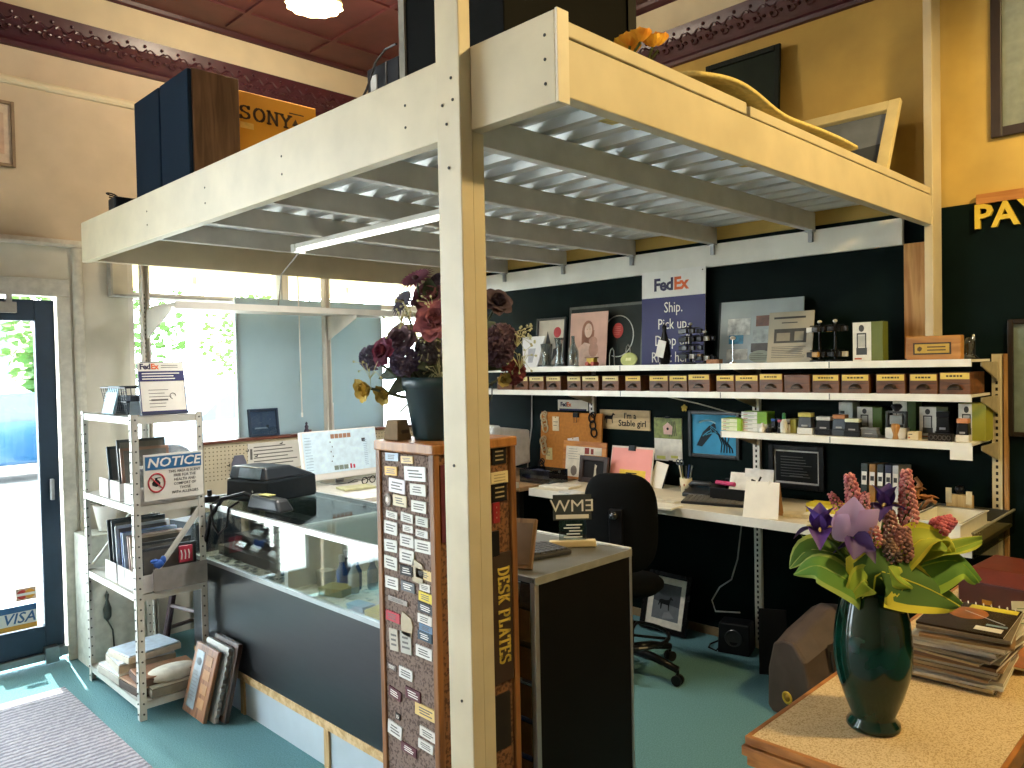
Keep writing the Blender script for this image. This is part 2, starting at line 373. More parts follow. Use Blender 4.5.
# ---------------------------------------------------------------- windows
wf = bpy.data.objects.new('window_1', None); C.objects.link(wf); wf['kind'] = 'structure'
m = MB()
for x in (1.72, 2.72, 4.01): m.box(x, x+.04 if x != 2.72 else x+.09, 5.02, 5.1, .95, 2.41)
m.box(1.725, 4.045, 5.024, 5.096, 2.34, 2.405).box(1.725, 4.045, 5.024, 5.096, .955, .99).box(1.725, 4.045, 5.024, 5.096, 2.11, 2.15)
m.build('window_frame', WHITEPAINT, wf, .004)
MB().box(1.76, 4.01, 5.055, 5.061, .99, 2.34).build('window_pane', glassmat('#f4f8f8', .05), wf)
MB().box(1.6, 4.1, 4.86, 5.02, .93, .95).build('window_sill', WHITEPAINT, wf)
m = MB()
for x in (1.602, 2.70): m.box(x, x+.012, 4.93, 4.99, 2.125, 2.37)
m.box(1.602, 3.3, 4.93, 4.99, 2.112, 2.125)
m.build('blind_box', mat('#b9bab4', .6), wf)
wf2 = bpy.data.objects.new('window_2', None); C.objects.link(wf2); wf2['kind'] = 'structure'
m = MB()
for x in (-2.5, -1.2, .14): m.box(x, x+.06, 5.02, 5.1, .1, 3.3)
m.box(-2.5, .2, 5.02, 5.1, .1, .16).box(-2.5, .2, 5.02, 5.1, 3.24, 3.3); m.build('window_frame', NAVY, wf2)
MB().box(-2.5, .2, 5.055, 5.061, .1, 3.3).build('window_pane', glassmat('#f4f8f8', .05), wf2)
# ---------------------------------------------------------------- outside
struct('floor_outside', MB().box(-25, 30, 5.2, 60, -.12, -.04), mat('#b4b2ac', .9, 0, .05, 3))
t = thing('awning', 'cream fabric awning over the shop window seen through the glass', 'awning')
MB().hexa([(.25,5.2,2.46),(4.4,5.2,2.46),(4.4,6.25,2.3),(.25,6.25,2.3),(.25,5.2,2.48),(4.4,5.2,2.48),(4.4,6.25,2.32),(.25,6.25,2.32)]).build('canopy', translucent('#e8dca8', .4), t)
m = MB()
for i in range(7): m.box(.4+i*.6, .43+i*.6, 5.2, 6.22, 2.24, 2.29)
m.build('strut', WHITE, t)
def tree(x, y, h, r, label, col):
    t = thing('street_tree', label, 'tree', (x, y, -.04), group='street trees outside the window')
    MB().tube([(0,0,0),(.05,.02,h*.3),(0,.05,h*.6)], .1, 8, taper=.5).build('trunk', mat('#5a4634', .9), t)
    m = MB()
    for i in range(900):
        a = random.random()*2*PI; b = math.acos(2*random.random()-1); rr = r*(.55+.45*random.random())
        c = Vector((rr*math.sin(b)*math.cos(a), rr*math.sin(b)*math.sin(a), h*.66+rr*.8*math.cos(b)))
        n = Vector((random.gauss(0,1), random.gauss(0,1), random.gauss(0,1)+.4))
        m.petal(c, n.cross(Vector((0,.3,1))), n, .17, .13, .03, .1, 2, 2)
    m.build('foliage', translucent(col, .2), t)
tree(5.0, 17, 4.2, 2.0, 'bright green street tree far outside, seen through the middle of the window', '#3c5a1e')
tree(10.2, 19, 4.0, 1.9, 'pale green street tree beside the grey-blue panel outside', '#4a6426')
tree(3.05, 10.6, 2.7, .55, 'slim green bush outside at the left edge of the window', '#31561c')
tree(1.9, 18, 3.6, 1.0, 'small green tree seen through the door glass', '#3c5a24')
def car(x, y, rz, col, label):
    t = thing('parked_car', label, 'car', (x, y, -.04), rz, group='cars parked in the street')
    body = [(-2.1,.3),(-2.15,.75),(-1.6,.9),(-1.1,.95),(-.5,1.42),(.7,1.45),(1.35,1.0),(2.0,.9),(2.15,.6),(2.1,.3)]
    MB().prism(body, -.82, .82).build('body', mat(col, .25, .3, .02, 4, coat=.5), t, .06)
    MB().prism([(-.95,.97),(-.45,1.37),(.65,1.4),(1.15,1.0)], -.835, .835).build('side_window', mat('#39444c', .1), t)
    for xx in (-1.35, 1.35):
        for yy in (-.8, .8):
            MB().lathe([(.16,-.1),(.32,-.1),(.34,-.06),(.34,.06),(.32,.1),(.16,.1)], (0,0,0), 20, Matrix.Translation((xx, yy, .34)) @ Matrix.Rotation(PI/2, 4, 'X')).build('wheel', mat('#1d1d1f', .7), t)
car(5.6, 12.2, 8, '#8fa0aa', 'pale silver car parked outside behind the small sign on the white shelf')
car(2.9, 14.8, 4, '#1f4a6c', 'blue car parked outside, seen through the door glass')
t = thing('brick_building', 'pinkish building across the street seen through the door', 'building', (1.6, 24, -.04), 0)
MB().box(-4, 4, -1, 3, 0, 5.5).build('wall', mat('#b79a90', .9), t)
for i in range(4): MB().box(-3.4+i*1.9, -2.3+i*1.9, -1.05, -1, 1.2, 3.2).build('window', mat('#5d6a74', .2), t)
# ================================================================== ENTRANCE MAT
m = MB().box(-1.6, 1.19, .4, 4.56, 0.001, .012)
solo(m.build('entrance_mat', mat('#a29fa6', .95, 0, .15, 9, .5, 'rib', '#7c7a84', (1, 1, 1))), 'grey ribbed entrance mat on the teal carpet by the door', 'mat')
# ================================================================== LOFT
LOFTW = mat('#cabd9f', .5, 0, .05, 7, .04)
LOFTG = mat('#cfcbc2', .55, 0, .06, 9, .04)
lo = thing('storage_loft', 'white painted timber loft platform on a post, spanning to the black wall', 'loft')
MB().box(1.33, 1.37, 1.17, 4.52, 2.242, 2.450).build('side_beam', LOFTW, lo, .003)
MB().box(1.37, 4.0, 1.19, 1.23, 2.272, 2.408).build('front_beam', LOFTW, lo, .003)
MB().box(1.37, 4.13, 4.48, 4.52, 2.25, 2.45).build('rear_beam', LOFTW, lo, .003)
MB().box(1.385, 2.235, 1.185, 1.235, 2.410, 2.446).build('rim_board', LOFTW, lo, .003)
MB().box(2.262, 3.98, 1.187, 1.235, 2.410, 2.442).build('rim_board', LOFTW, lo, .003)
MB().box(1.33, 1.37, 1.162, 1.1695, 2.242, 2.452).build('end_board', CREAMPAINT, lo, .001)
for y in (1.80, 2.39, 2.975, 3.56, 4.14):
    MB().box(1.37, 4.13, y, y+.04, 2.343, 2.438).build('joist', LOFTG, lo, .003)
    m = MB(); m.box(4.09, 4.128, y-.004, y+.044, 2.335, 2.343).box(4.1, 4.122, y+.008, y+.03, 2.28, 2.336)
    m.build('joist_hanger', STEEL, lo)
MB().box(4.12, 4.148, 1.36, 4.98, 2.212, 2.345).build('ledger_board', mat('#e9e6dc', .5, 0, .05, 5), lo, .003)
m = MB(); x = 1.37; p = []
while x < 4.12:                                       # corrugated steel decking
    p += [(x, 2.440), (x+.045, 2.440), (x+.06, 2.468), (x+.135, 2.468)]; x += .15
m.grid(lambda u, v: (p[int(round(u*(len(p)-1)))][0], 1.235+v*3.24, p[int(round(u*(len(p)-1)))][1]), len(p)-1, 6)
m.build('deck_sheet', mat('#e2e3e2', .38, .3, .1, 5, .02, stretch=(6, .6, 1)), lo)
MB().box(1.29, 1.3295, 1.45, 1.54, 0, HC-.02).build('post', LOFTW, lo, .003)
MB().box(1.33, 1.371, 1.452, 1.538, 0, 2.24).build('post', LOFTW, lo, .003)
MB().box(4.0, 4.13, 1.185, 1.223, 1.75, HC-.02).build('wall_post', LOFTW, lo, .003)
MB().box(4.09, 4.149, 1.247, 1.345, 1.646, 2.21).build('wall_stud', wood('#e0a860', '#c07f3c'), lo, .003)
for y in (1.2, 1.72, 2.4, 3.0, 3.6):
    for z in (2.31, 2.37) if y > 1.3 else (2.29, 2.345, 2.40):
        MB().lathe([(.004, 0), (.004, .002)], (0,0,0), 8, Matrix.Translation((1.3285, y, z)) @ Matrix.Rotation(PI/2, 4, 'Y')).build('screw', mat('#3a3632', .5, .6), lo)
for y, z in ((1.48, 2.37), (1.515, 2.31), (1.475, 2.315), (1.5, 2.26), (1.495, 2.15), (1.5, 1.4), (1.49, .8)):
    MB().lathe([(.004, 0), (.004, .002)], (0,0,0), 8, Matrix.Translation((1.2875, y, z)) @ Matrix.Rotation(PI/2, 4, 'Y')).build('screw', mat('#3a3632', .5, .6), lo)
# hanging batten light under the joists
t = thing('strip_light', 'white batten strip light hung under the loft joists', 'light')
MB().box(2.2, 2.26, 2.62, 3.85, 2.318, 2.342).build('housing', WHITE, t, .003)
MB().box(2.205, 2.255, 2.63, 3.85, 2.303, 2.318).build('lit_tube', mat('#f4f4f0', .4, emit=1.3), t, .004)
light('strip_glow', 'AREA', (2.23, 3.24, 2.30), 34, (1, .95, .88), .05, (0, 0, 0), 1.2)
MB().box(2.195, 2.265, 3.85, 3.89, 2.295, 2.341).build('end_cap', WHITE, t, .003)
MB().tube([(2.23, 3.86, 2.3), (2.25, 4.1, 2.2), (2.4, 4.4, 2.12), (2.55, 4.7, 2.06), (2.7, 4.9, 2.04)], .004, 6).build('power_cord', mat('#9a9a98', .6), t)
# ceiling lamp with ruffled glass shade
def ceiling_lamp(x, y, watt, col, label):
    t = thing('ceiling_lamp', label, 'lamp', (x, y, HC-.002))
    MB().lathe([(.0, 0), (.08, 0), (.075, -.03), (.03, -.05), (.015, -.06), (.015, -.12), (.0, -.12)], seg=20).build('canopy', BRASS, t, smooth=True)
    MB().lathe([(.02, -.12), (.06, -.14), (.10, -.19), (.135, -.245), (.15, -.29), (.146, -.29), (.13, -.245), (.096, -.19), (.056, -.145), (.02, -.125)], seg=48, ruff=.10, nr=12).build('lamp_shade', mat('#f0dfa0', .4, emit=.45), t, smooth=True)
    MB().sph((0, 0, -.22), .035, (1, 1, 1.3)).build('bulb', mat('#fff0c0', .3, emit=5), t, smooth=True)
    light('lamp_glow', 'POINT' if y > 1 else 'SPOT', (x, y, HC-.36), watt, col, .09)
ceiling_lamp(*LAMPS[0][0], *LAMPS[0][1:], 'glowing ceiling lamp with ruffled glass shade at the top of the photo')
for (xy, wt, cl), ll in zip(LAMPS[1:], ('glowing ceiling lamp over the foreground table side of the shop', 'glowing ceiling lamp by the right wall near the wall post', 'added ceiling lamp out of view over the entrance mat, for neutral fill light')): ceiling_lamp(*xy, wt, cl, ll)
# ---------------------------------------------------------------- things stored on the loft
DZ = 2.470
WAL = wood('#7d6147', '#5e4632', 7)
for k, (y0, y1) in enumerate(((3.645, 3.985), (3.99, 4.33))):
    t = thing('loudspeaker', ('wooden loudspeaker with navy grille, nearer the yellow carton' if k == 0 else 'wooden loudspeaker with navy grille, further left on the loft'), 'loudspeaker', group='loudspeakers on the loft')
    MB().box(1.57, 1.80, y0, y1, DZ, 3.08).build('cabinet', WAL, t, .003)
    MB().box(1.548, 1.57, y0+.004, y1-.004, DZ+.01, 3.075).build('grille', mat('#17283a', .9, 0, .05, 200, .2, spec=.15), t, .006)
    rebase(t)
t = thing('carton', 'yellow cardboard carton lettered SONY on the loft beside the speakers', 'box')
MB().box(1.81, 2.26, 3.70, 4.2, DZ, 3.05).build('carton_body', mat('#d99a24', .7, 0, .05, 6), t, .004)
m = MB(); slab(m, 'SONY', .068, (1.975, 3.698, 2.945), 1.12, .2, mtx=Matrix.Identity(4)); m.build('lettering', mat('#4a3416', .7), t)
m = MB()
for x in (2.135, 2.185):
    m.box(x-.008, x+.008, 3.696, 3.699, 2.86, 2.94).prism([(x-.02, 2.93), (x+.02, 2.93), (x, 2.965)], 3.696, 3.699)
m.box(2.105, 2.215, 3.696, 3.699, 2.84, 2.85).lines(2.1, 2.2, 2.985, 3.0, 1, 3.698)
m.box(2.12, 2.2, 3.697, 3.699, 2.755, 2.76).box(2.12, 2.125, 3.697, 3.699, 2.72, 2.76).box(2.195, 2.2, 3.697, 3.699, 2.72, 2.76)
m.build('handling_mark', mat('#4a3416', .7), t)
MB().box(1.83, 1.90, 3.697, 3.699, 2.865, 2.895).build('tape_label', mat('#e8bd5a', .6), t)
rebase(t)
t = thing('camera_case', 'small black case with looped cable at the far end of the loft', 'case')
MB().box(1.45, 1.6, 4.36, 4.47, DZ, 2.585).build('case_body', mat('#20262c', .5), t, .012)
MB().tube([(1.46+.03*math.cos(a*.6), 4.40+.03*math.sin(a*.6)+.004*a, 2.585+.02*abs(math.sin(a*.3))) for a in range(14)], .004, 6).build('cable', BLACK, t)
rebase(t)
t = thing('cabinet', 'tall black cabinet standing on the loft behind the post', 'cabinet')
MB().box(1.6, 2.22, 1.6, 2.08, DZ, 3.55).build('cabinet_body', mat('#0e0f0e', .7, 0, .1, 6, .02, spec=.08), t, .004)
MB().box(2.19, 2.235, 1.592, 1.6, DZ+.01, 3.54).build('edge_strip', mat('#0f100f', .6), t)
MB().box(1.592, 1.6, 2.055, 2.085, DZ+.01, 3.54).build('edge_strip', mat('#8a8578', .6), t)
rebase(t)
t = thing('black_box', 'small black box with a white tag beside the tall black cabinet', 'box')
MB().box(1.60, 1.8, 2.10, 2.28, DZ, 2.69).build('box_body', mat('#1d1c20', .6, 0, .1, 10), t, .003)
MB().box(1.596, 1.6, 2.22, 2.255, 2.59, 2.66).build('paper_tag', PAPER, t)
MB().box(1.597, 1.6, 2.165, 2.17, DZ, 2.69).build('seam', GREYINK, t)
rebase(t)
m = MB().tube([(1.585, 2.09, 2.72), (1.585, 2.15, 2.72), (1.58, 2.2, 2.69), (1.575, 2.25, 2.61), (1.56, 2.31, 2.53), (1.55, 2.33, 2.475)], .004, 6)
settle(m.build('bent_cane', mat('#3a342e', .5)), 'thin dark cane leaning against the small black box', 'cane')
# orange flowers, blanket, leaning pictures
t = thing('orange_flower', 'bunch of orange silk flowers lying at the loft edge', 'flowers')
m = MB()
for k in range(7):
    c = Vector((1.93+.03*(k % 4), 1.36+.04*(k % 3), 2.60+.012*(k % 2)))
    for j in range(6):
        a = j*PI/3+k; m.petal(c, (math.cos(a), math.sin(a), .35), (0, 0, 1), .036, .042, .014, .25, 4, 4, blunt=True)
m.build('petals', mat('#e08a22', .7, h2='#f2c040'), t)
m = MB()
for k in range(7): m.tube([(1.93+.03*(k % 4), 1.36+.04*(k % 3), 2.60), (1.95+.02*k, 1.5, 2.475)], .004, 5)
m.build('stem', mat('#4c5a2a', .7), t); rebase(t)
def cloth(u, v):
    x = 1.98+1.15*u; y = 1.20+.42*v
    z = 2.462+.05*math.exp(-((u-.2)/.22)**2)*math.sin(PI*min(1,v+.12))+.02*math.exp(-((u-.62)/.2)**2)+.012*math.sin(9*u+4*v)
    return (x, y-.012*math.sin(7*u), z)
m = MB().grid(cloth, 40, 12)
o = m.build('blanket', mat('#dcc47a', .95, 0, .1, 60, .3), smooth=True); s = o.modifiers.new('solid', 'SOLIDIFY'); s.thickness = .012; s.offset = 1
settle(o, 'yellow folded blanket draped along the loft edge', 'blanket')
def framed(name, label, w, h, fw, fm, art, loc, rz=-90, lean=0, dep_=.02, group=None, glass=False, matw=0, matm=None, cat='picture'):
    t = thing(name, label, cat, loc, rz, lean, group)
    m = MB()
    m.box(-w/2, -w/2+fw, -dep_, 0, 0, h).box(w/2-fw, w/2, -dep_, 0, 0, h).box(-w/2+fw, w/2-fw, -dep_, 0, 0, fw).box(-w/2+fw, w/2-fw, -dep_, 0, h-fw, h)
    m.build('frame', fm, t, min(.004, fw*.2))
    iw = w/2-fw
    if matw:
        m = MB(); z0, z1 = fw, h-fw
        m.box(-iw, -iw+matw, -.007, -.003, z0, z1).box(iw-matw, iw, -.007, -.003, z0, z1).box(-iw+matw, iw-matw, -.007, -.003, z0, z0+matw).box(-iw+matw, iw-matw, -.007, -.003, z1-matw, z1)
        m.build('mat_board', matm or PAPER, t)
    m = MB(); mats = art(m, iw-matw, fw+matw, h-fw-matw); m.build('print', mats, t)
    if glass: MB().box(-iw, iw, -dep_*.6-.001, -dep_*.6, fw, h-fw).build('glazing', glassmat('#f0f4f4', .04), t)
    return t
def art_plain(col, extra=None):
    def f(m, hw, z0, z1):
        m.m(0).box(-hw, hw, -.005, -.001, z0, z1); ms = [mat(col, .6, 0, .1, 9)]
        if extra: ms += extra(m, hw, z0, z1)
        return ms
    return f
def ex_dark(m, hw, z0, z1):
    m.m(1).box(-hw*.9, hw*.75, -.008, -.005, z0+.02, z0+(z1-z0)*.42)
    m.m(2).box(-hw*.9, hw*.75, -.009, -.008, z0+(z1-z0)*.40, z0+(z1-z0)*.42)
    for k in range(9): m.m(2).sph((-hw*.5+hw*.12*k, -.01, z0+.08+.1*random.random()), .018, (1, .2, 1.4), 1)
    return [mat('#5a4520', .5), mat('#a98a3c', .4, .3)]
framed('picture_frame', 'dark green picture with ornate gold lower panel, leaning on the yellow wall', .46, .9, .03, mat('#16201c', .5), art_plain('#1d2a22', ex_dark), (4.05, 2.2, DZ+.012), -90, 4)
def ex_land(m, hw, z0, z1):
    h = z1-z0
    m.m(1).prism([(-hw, z0), (hw, z0), (hw, z0+.45*h), (hw*.3, z0+.38*h), (-hw*.2, z0+.5*h), (-hw, z0+.4*h)], -.007, -.005)
    m.m(2).prism([(-hw*.2, z0), (hw*.6, z0), (hw*.4, z0+.2*h), (0, z0+.25*h)], -.009, -.007); return [mat('#3b4044', .6), mat('#8a8678', .6)]
framed('picture_frame', 'cream framed grey landscape picture leaning behind the loft edge', .98, .44, .055, mat('#d8c690', .5, 0, .05, 12), art_plain('#6d747a', ex_land), (3.79, 1.80, DZ+.012), -90, 27, .03)
# ================================================================== WALL PICTURES AND SIGN
def art_left(m, hw, z0, z1):
    m.m(0).box(-hw, hw, -.005, -.001, z0, z1).m(1).box(-hw*.7, hw*.7, -.007, -.005, z0+.05, z1-.05)
    m.m(2).prism(arc(0, (z0+z1)/2, .05, .06, 0, 360, 16)[:-1], -.009, -.007); return [mat('#d6c3ab', .6), mat('#c9ab94', .6), mat('#b08e76', .6)]
framed('picture_frame', 'small tan framed picture on the wall above the door', .26, .36, .018, mat('#8a7358', .5), art_left, (1.02, 4.998, 2.80), 0)
def art_right(m, hw, z0, z1):
    m.m(0).box(-hw, hw, -.005, -.001, z0, z1).m(1).box(-hw*.55, hw*.55, -.007, -.005, z0+.1, z1-.08); m.m(2).box(-hw*.5, hw*.5, -.008, -.007, z0+.12, z1-.1)
    m.m(3).prism([(-hw*.5, z0+.12), (hw*.5, z0+.12), (hw*.5, z0+.35), (0, z0+.22), (-hw*.5, z0+.3)], -.0095, -.008); return [mat('#d2cdbc', .6), mat('#5a4a34', .5), mat('#d9d6ca', .6), mat('#8f8f80', .6)]
framed('picture_frame', 'large dark framed picture high on the yellow wall at the right edge', .62, .82, .045, mat('#33261a', .4), art_right, (4.163, .67, 2.655), glass=True)
def art_gold(m, hw, z0, z1):
    m.m(0).box(-hw, hw, -.005, -.001, z0, z1).m(1).box(-hw*.75, hw*.75, -.007, -.005, z0+.05, z0+(z1-z0)*.62).m(2).box(-hw*.68, hw*.68, -.008, -.007, z0+.07, z0+(z1-z0)*.58)
    return [mat('#a9b0a0', .6), mat('#8a5a20', .5), mat('#c0a860', .6)]
framed('picture_frame', 'framed print on the black wall right of the shelving, cut by the photo edge', .42, .535, .022, mat('#2a2119', .4), art_gold, (4.148, .705, 1.28), glass=True)
t = thing('pay_sign', 'gold raised letters reading PAY on the black wall', 'sign', (4.148, 1.028, 2.232), -90)
m = MB(); m.text('PAY', .155, (.115, -.012, .062), bold=.022, depth=.022); m.build('lettering', mat('#e0c03c', .4, .2, .03), t)
m = MB().box(-.3, .2, -.028, -.0005, 0, .045); settle(solo(m.build('wood_strip', wood('#c98f4e', '#a86c30', 9, .5, (1, 1, 9))), 'orange wood strip above the gold letters', 'trim'), 'orange wood strip on the yellow wall above the gold letters', 'trim')
o = bpy.data.objects['wood_strip']; o.rotation_euler.z = math.radians(-90); o.location = (4.15, .79, 2.36)
# ================================================================== WHITE STEEL SHELF UNIT
def slotted(mb, x, y, z0, z1, sx, sy, wd=.032, th=.003, step=.05):      # L-shaped slotted angle post; (sx, sy) point inward
    mb.m(0).box(min(x, x+sx*wd), max(x, x+sx*wd), min(y, y+sy*th), max(y, y+sy*th), z0, z1)
    mb.box(min(x, x+sx*th), max(x, x+sx*th), min(y, y+sy*wd), max(y, y+sy*wd), z0, z1)
    z = z0+.03; mb.m(1)
    while z < z1-.02:
        for (cx, cy, ax) in ((x+sx*wd*.55, y, 'Y'), (x, y+sy*wd*.55, 'X')):
            r = Matrix.Rotation(PI/2, 4, 'X') if ax == 'Y' else Matrix.Rotation(PI/2, 4, 'Y')
            mb.lathe([(.0045, -.0038), (.0045, .0038)], (0, 0, 0), 8, Matrix.Translation((cx, cy, z)) @ r)
        z += step
    mb.m(0)
SLOT = mat('#4a4c4a', .6)
su = thing('shelf_unit', 'white slotted steel shelf unit holding boxes and plaques by the door', 'shelf')
SX0, SX1, SY0, SY1 = 1.32, 1.66, 3.85, 4.59
for (x, y, sx, sy) in ((SX0, SY0, 1, 1), (SX1, SY0, -1, 1), (SX0, SY1, 1, -1), (SX1, SY1, -1, -1)):
    m = MB(); slotted(m, x, y, 0, 1.455, sx, sy); m.build('post', [SHELFMETAL, SLOT], su)
for z in (.085, .60, 1.02, 1.445):
    m = MB().box(SX0+.004, SX1-.004, SY0+.004, SY1-.004, z-.002, z).box(SX0+.004, SX0+.006, SY0+.004, SY1-.004, z-.035, z).box(SX1-.006, SX1-.004, SY0+.004, SY1-.004, z-.035, z)
    m.box(SX0+.004, SX1-.004, SY0+.004, SY0+.006, z-.035, z).box(SX0+.004, SX1-.004, SY1-.006, SY1-.004, z-.035, z); m.build('shelf', SHELFMETAL, su)
MB().hexa([(SX0+.03,SY0+.006,.62),(SX0+.05,SY0+.006,.62),(SX1-.01,SY0+.006,.96),(SX1-.03,SY0+.006,.96),(SX0+.03,SY0+.01,.63),(SX0+.05,SY0+.01,.63),(SX1-.01,SY0+.01,.985),(SX1-.03,SY0+.01,.985)]).build('brace', SHELFMETAL, su)
MB().tube([(SX0+.03, SY1-.008, .62), (SX1-.03, SY1-.008, .97)], .007, 6).build('brace', SHELFMETAL, su)
rebase(su)
# NOTICE sign
t = thing('notice_sign', 'white and blue NOTICE scent free sign fixed to the white shelf unit', 'sign', (1.508, 3.846, 1.04), 0)
MB().box(-.142, .142, -.006, -.002, 0, .222).build('panel', mat('#e4e2da', .5, 0, .02), t, .003)
MB().box(-.134, .134, -.0075, -.006, .148, .212).build('heading_band', mat('#2d6ca0', .5), t)
m = MB().text('NOTICE', .062, (0, -.0078, .179), bold=.018, shear=.2, sx=1.12); m.build('heading', WHITE, t)
m = MB()
for i, ln in enumerate(('THIS AREA IS SCENT', 'FREE FOR THE', 'HEALTH AND', 'COMFORT OF', 'THOSE', 'WITH ALLERGIES')): m.text(ln, .0185, (.052, -.0066, .132-.0205*i), bold=.006, sx=.92)
m.build('message', INK, t)
m = MB(); m.m(0).tube([(-.083+.038*math.cos(a*PI/12), -.0072, .085+.044*math.sin(a*PI/12)) for a in range(24)], .004, 6, closed=True).tube([(-.111, -.0072, .114), (-.056, -.0072, .056)], .0035, 6)
m.m(1).lathe([(0, -.02), (.018, -.012), (.02, 0), (.01, .012), (.006, .014), (.006, .022), (.01, .024)], (-.085, -.0066, .085), 12, sy=.06).box(-.085, -.064, -.0075, -.0066, .106, .110)
m.build('prohibition_mark', [mat('#b8303c', .5), INK], t)
# FedEx card in holder on top
def fedex(m, size, c, mi=(0, 1), bold=.036):
    m.m(mi[0]).text('Fed', size, (c[0], c[1], c[2]), align='RIGHT', bold=bold, sp=.92); m.m(mi[1]).text('Ex', size, (c[0]+size*.02, c[1], c[2]), align='LEFT', bold=bold, sp=.92)
PURPLE = mat('#1f1846', .5); ORANGE = mat('#e8661a', .5); FXBLUE = mat('#181b60', .5, 0, .04, 6)
t = thing('counter_card', 'FedEx notice card in a navy stand on top of the white shelf unit', 'sign', (1.505, 3.92, 1.447), 0, 9)
MB().box(-.112, .112, -.012, .012, 0, .012).box(-.112, .112, .002, .006, .012, .262).build('holder', mat('#2a3350', .4), t)
m = MB().m(0).box(-.11, .11, -.003, .001, .012, .258); m.m(1).box(-.108, .108, -.0045, -.003, .165, .215); fedex(m, .038, (-.05, -.0035, .237), (2, 3)); m.m(4).lines(0, .09, .228, .248, 2, -.0032, .3); m.m(5).lines(-.095, .09, .17, .21, 3, -.0047, .4, .2)
m.m(6).lines(-.07, .04, .03, .13, 6, -.0032, .18); m.m(6).tube([(.045+.014*math.cos(a*.5), -.0034, .09+.014*math.sin(a*.5)) for a in range(10)], .002, 5).box(-.06, .02, -.0045, -.003, .068, .076)
m.m(1).box(-.11, -.106, -.0042, -.003, .012, .215).box(.106, .11, -.0042, -.003, .012, .215).box(-.11, .11, -.0042, -.003, .012, .018)
m.build('card', [PAPER, FXBLUE, PURPLE, ORANGE, GREYINK, WHITE, GREYINK], t)
t = thing('wire_basket', 'dark wire basket of papers on top of the white shelf unit', 'basket', (1.5, 4.22, 1.447), 0)
m = MB()
for z, k in ((0, .9), (.06, .97), (.13, 1.05)): m.tube([(-.13*k, -.17*k, z+.004), (.13*k, -.17*k, z+.004), (.13*k, .17*k, z+.004), (-.13*k, .17*k, z+.004)], .004, 6, closed=True)
for i in range(12):
    a = i/11*2-1
    for sx in (-1, 1): m.tube([(a*.117, sx*.153, .004), (a*.136, sx*.178, .134)], .0018, 4); m.tube([(sx*.117, a*.153, .004), (sx*.136, a*.178, .134)], .0018, 4)
m.grid(lambda u, v: (-.117+.234*u, -.153+.306*v, .003), 2, 2)
for i in range(9):
    for sx in (-1, 1): m.tube([(sx*(.118+.0015*i), -.15-.003*i, .012+.013*i), (sx*(.118+.0015*i), .15+.003*i, .012+.013*i)], .0016, 4)
m.build('wires', mat('#2e343c', .4, .3), t)
MB().box(-.10, .10, -.14, .14, .01, .09).build('lining', mat('#49505c', .8), t)
MB().hexa([(-.16,-.06,.004),(-.15,-.06,.0),(-.15,.1,.0),(-.16,.1,.004),(-.125,-.06,.14),(-.12,-.06,.138),(-.12,.1,.138),(-.125,.1,.14)]).build('price_card', mat('#a8cfe4', .6), t)
t = solo(MB().hexa([(-.04,-.01,0),(.045,-.01,0),(.045,0,0),(-.04,0,0),(-.035,.035,.065),(.05,.035,.065),(.05,.04,.065),(-.035,.04,.065)]).build('leaflet', mat('#b9d6e8', .6)), 'pale blue leaflet leaning at the front of the wire basket', 'leaflet', (1.40, 3.98, 1.448), -20)
# boxes of plaques on the shelves
def filebox(x, y, z, wx, wy, h, label, group, col='#dcd8d6', lid=.9):
    t = thing('magazine_box', label, 'box', (x, y, z), 0, group=group)
    MB().box(-wx/2, -wx/2+.003, -wy/2, wy/2, 0, h).box(wx/2-.003, wx/2, -wy/2, wy/2, 0, h*lid).box(-wx/2+.003, wx/2-.003, -wy/2, -wy/2+.003, 0, h*lid).box(-wx/2+.003, wx/2-.003, wy/2-.003, wy/2, 0, h*lid).box(-wx/2+.003, wx/2-.003, -wy/2+.003, wy/2-.003, 0, .003).build('box_body', mat(col, .8), t)
    return t
def panel(x, y, z, w_, h_, th, rz, lean, col, label, cat='plaque', edge=None, group='plaques filed on the white shelf unit'):
    t = thing('plaque', label, cat, (x, y, z), rz, lean, group)
    MB().box(-w_/2, w_/2, -th/2, th/2, 0, h_).build('board', mat(col, .4, 0, .08, 10), t, .003)
    MB().box(-w_/2+.015, w_/2-.015, -th/2-.0015, -th/2, .015, h_-.015).build('plate', mat(edge or '#6c6a66', .35, .3), t)
    return t
for k, (yy, ll) in enumerate(((3.935, 'grey white box nearest the post on the second shelf'), (4.145, 'white magazine box in the middle of the second shelf'), (4.31, 'white magazine box at the far end of the second shelf'))):
    filebox(1.485, yy, 1.022, .30, .155 if k == 0 else .13, .095, ll, 'boxes on the second shelf')
for k, (y, h_, l, col, ll) in enumerate(((3.93, .16, 4, '#55565c', 'dark grey plaque at the front of the second shelf, nearest the sign'), (3.965, .17, 6, '#c9c4ba', 'pale plaque behind the nearest dark one on the second shelf'), (4.12, .25, 8, '#8a6a5a', 'reddish brown plaque standing in the second shelf box'), (4.16, .29, 8, '#3d474e', 'tall dark slate plaque on the second shelf'), (4.30, .25, 12, '#3b4a50', 'dark teal plaque leaning furthest left on the second shelf'))):
    panel(1.485, y, 1.028, .24, h_, .014, 0, l, col, ll)
for k, (yy, ll) in enumerate(((3.90, 'white file box nearest the post on the third shelf'), (4.0, 'narrow white file box second from the post on the third shelf'), (4.10, 'narrow white file box third from the post on the third shelf'), (4.25, 'white file box furthest from the post on the third shelf'))):
    filebox(1.487, yy, .602, .30, .094 if k < 3 else .16, .095, ll, 'file boxes on the third shelf')
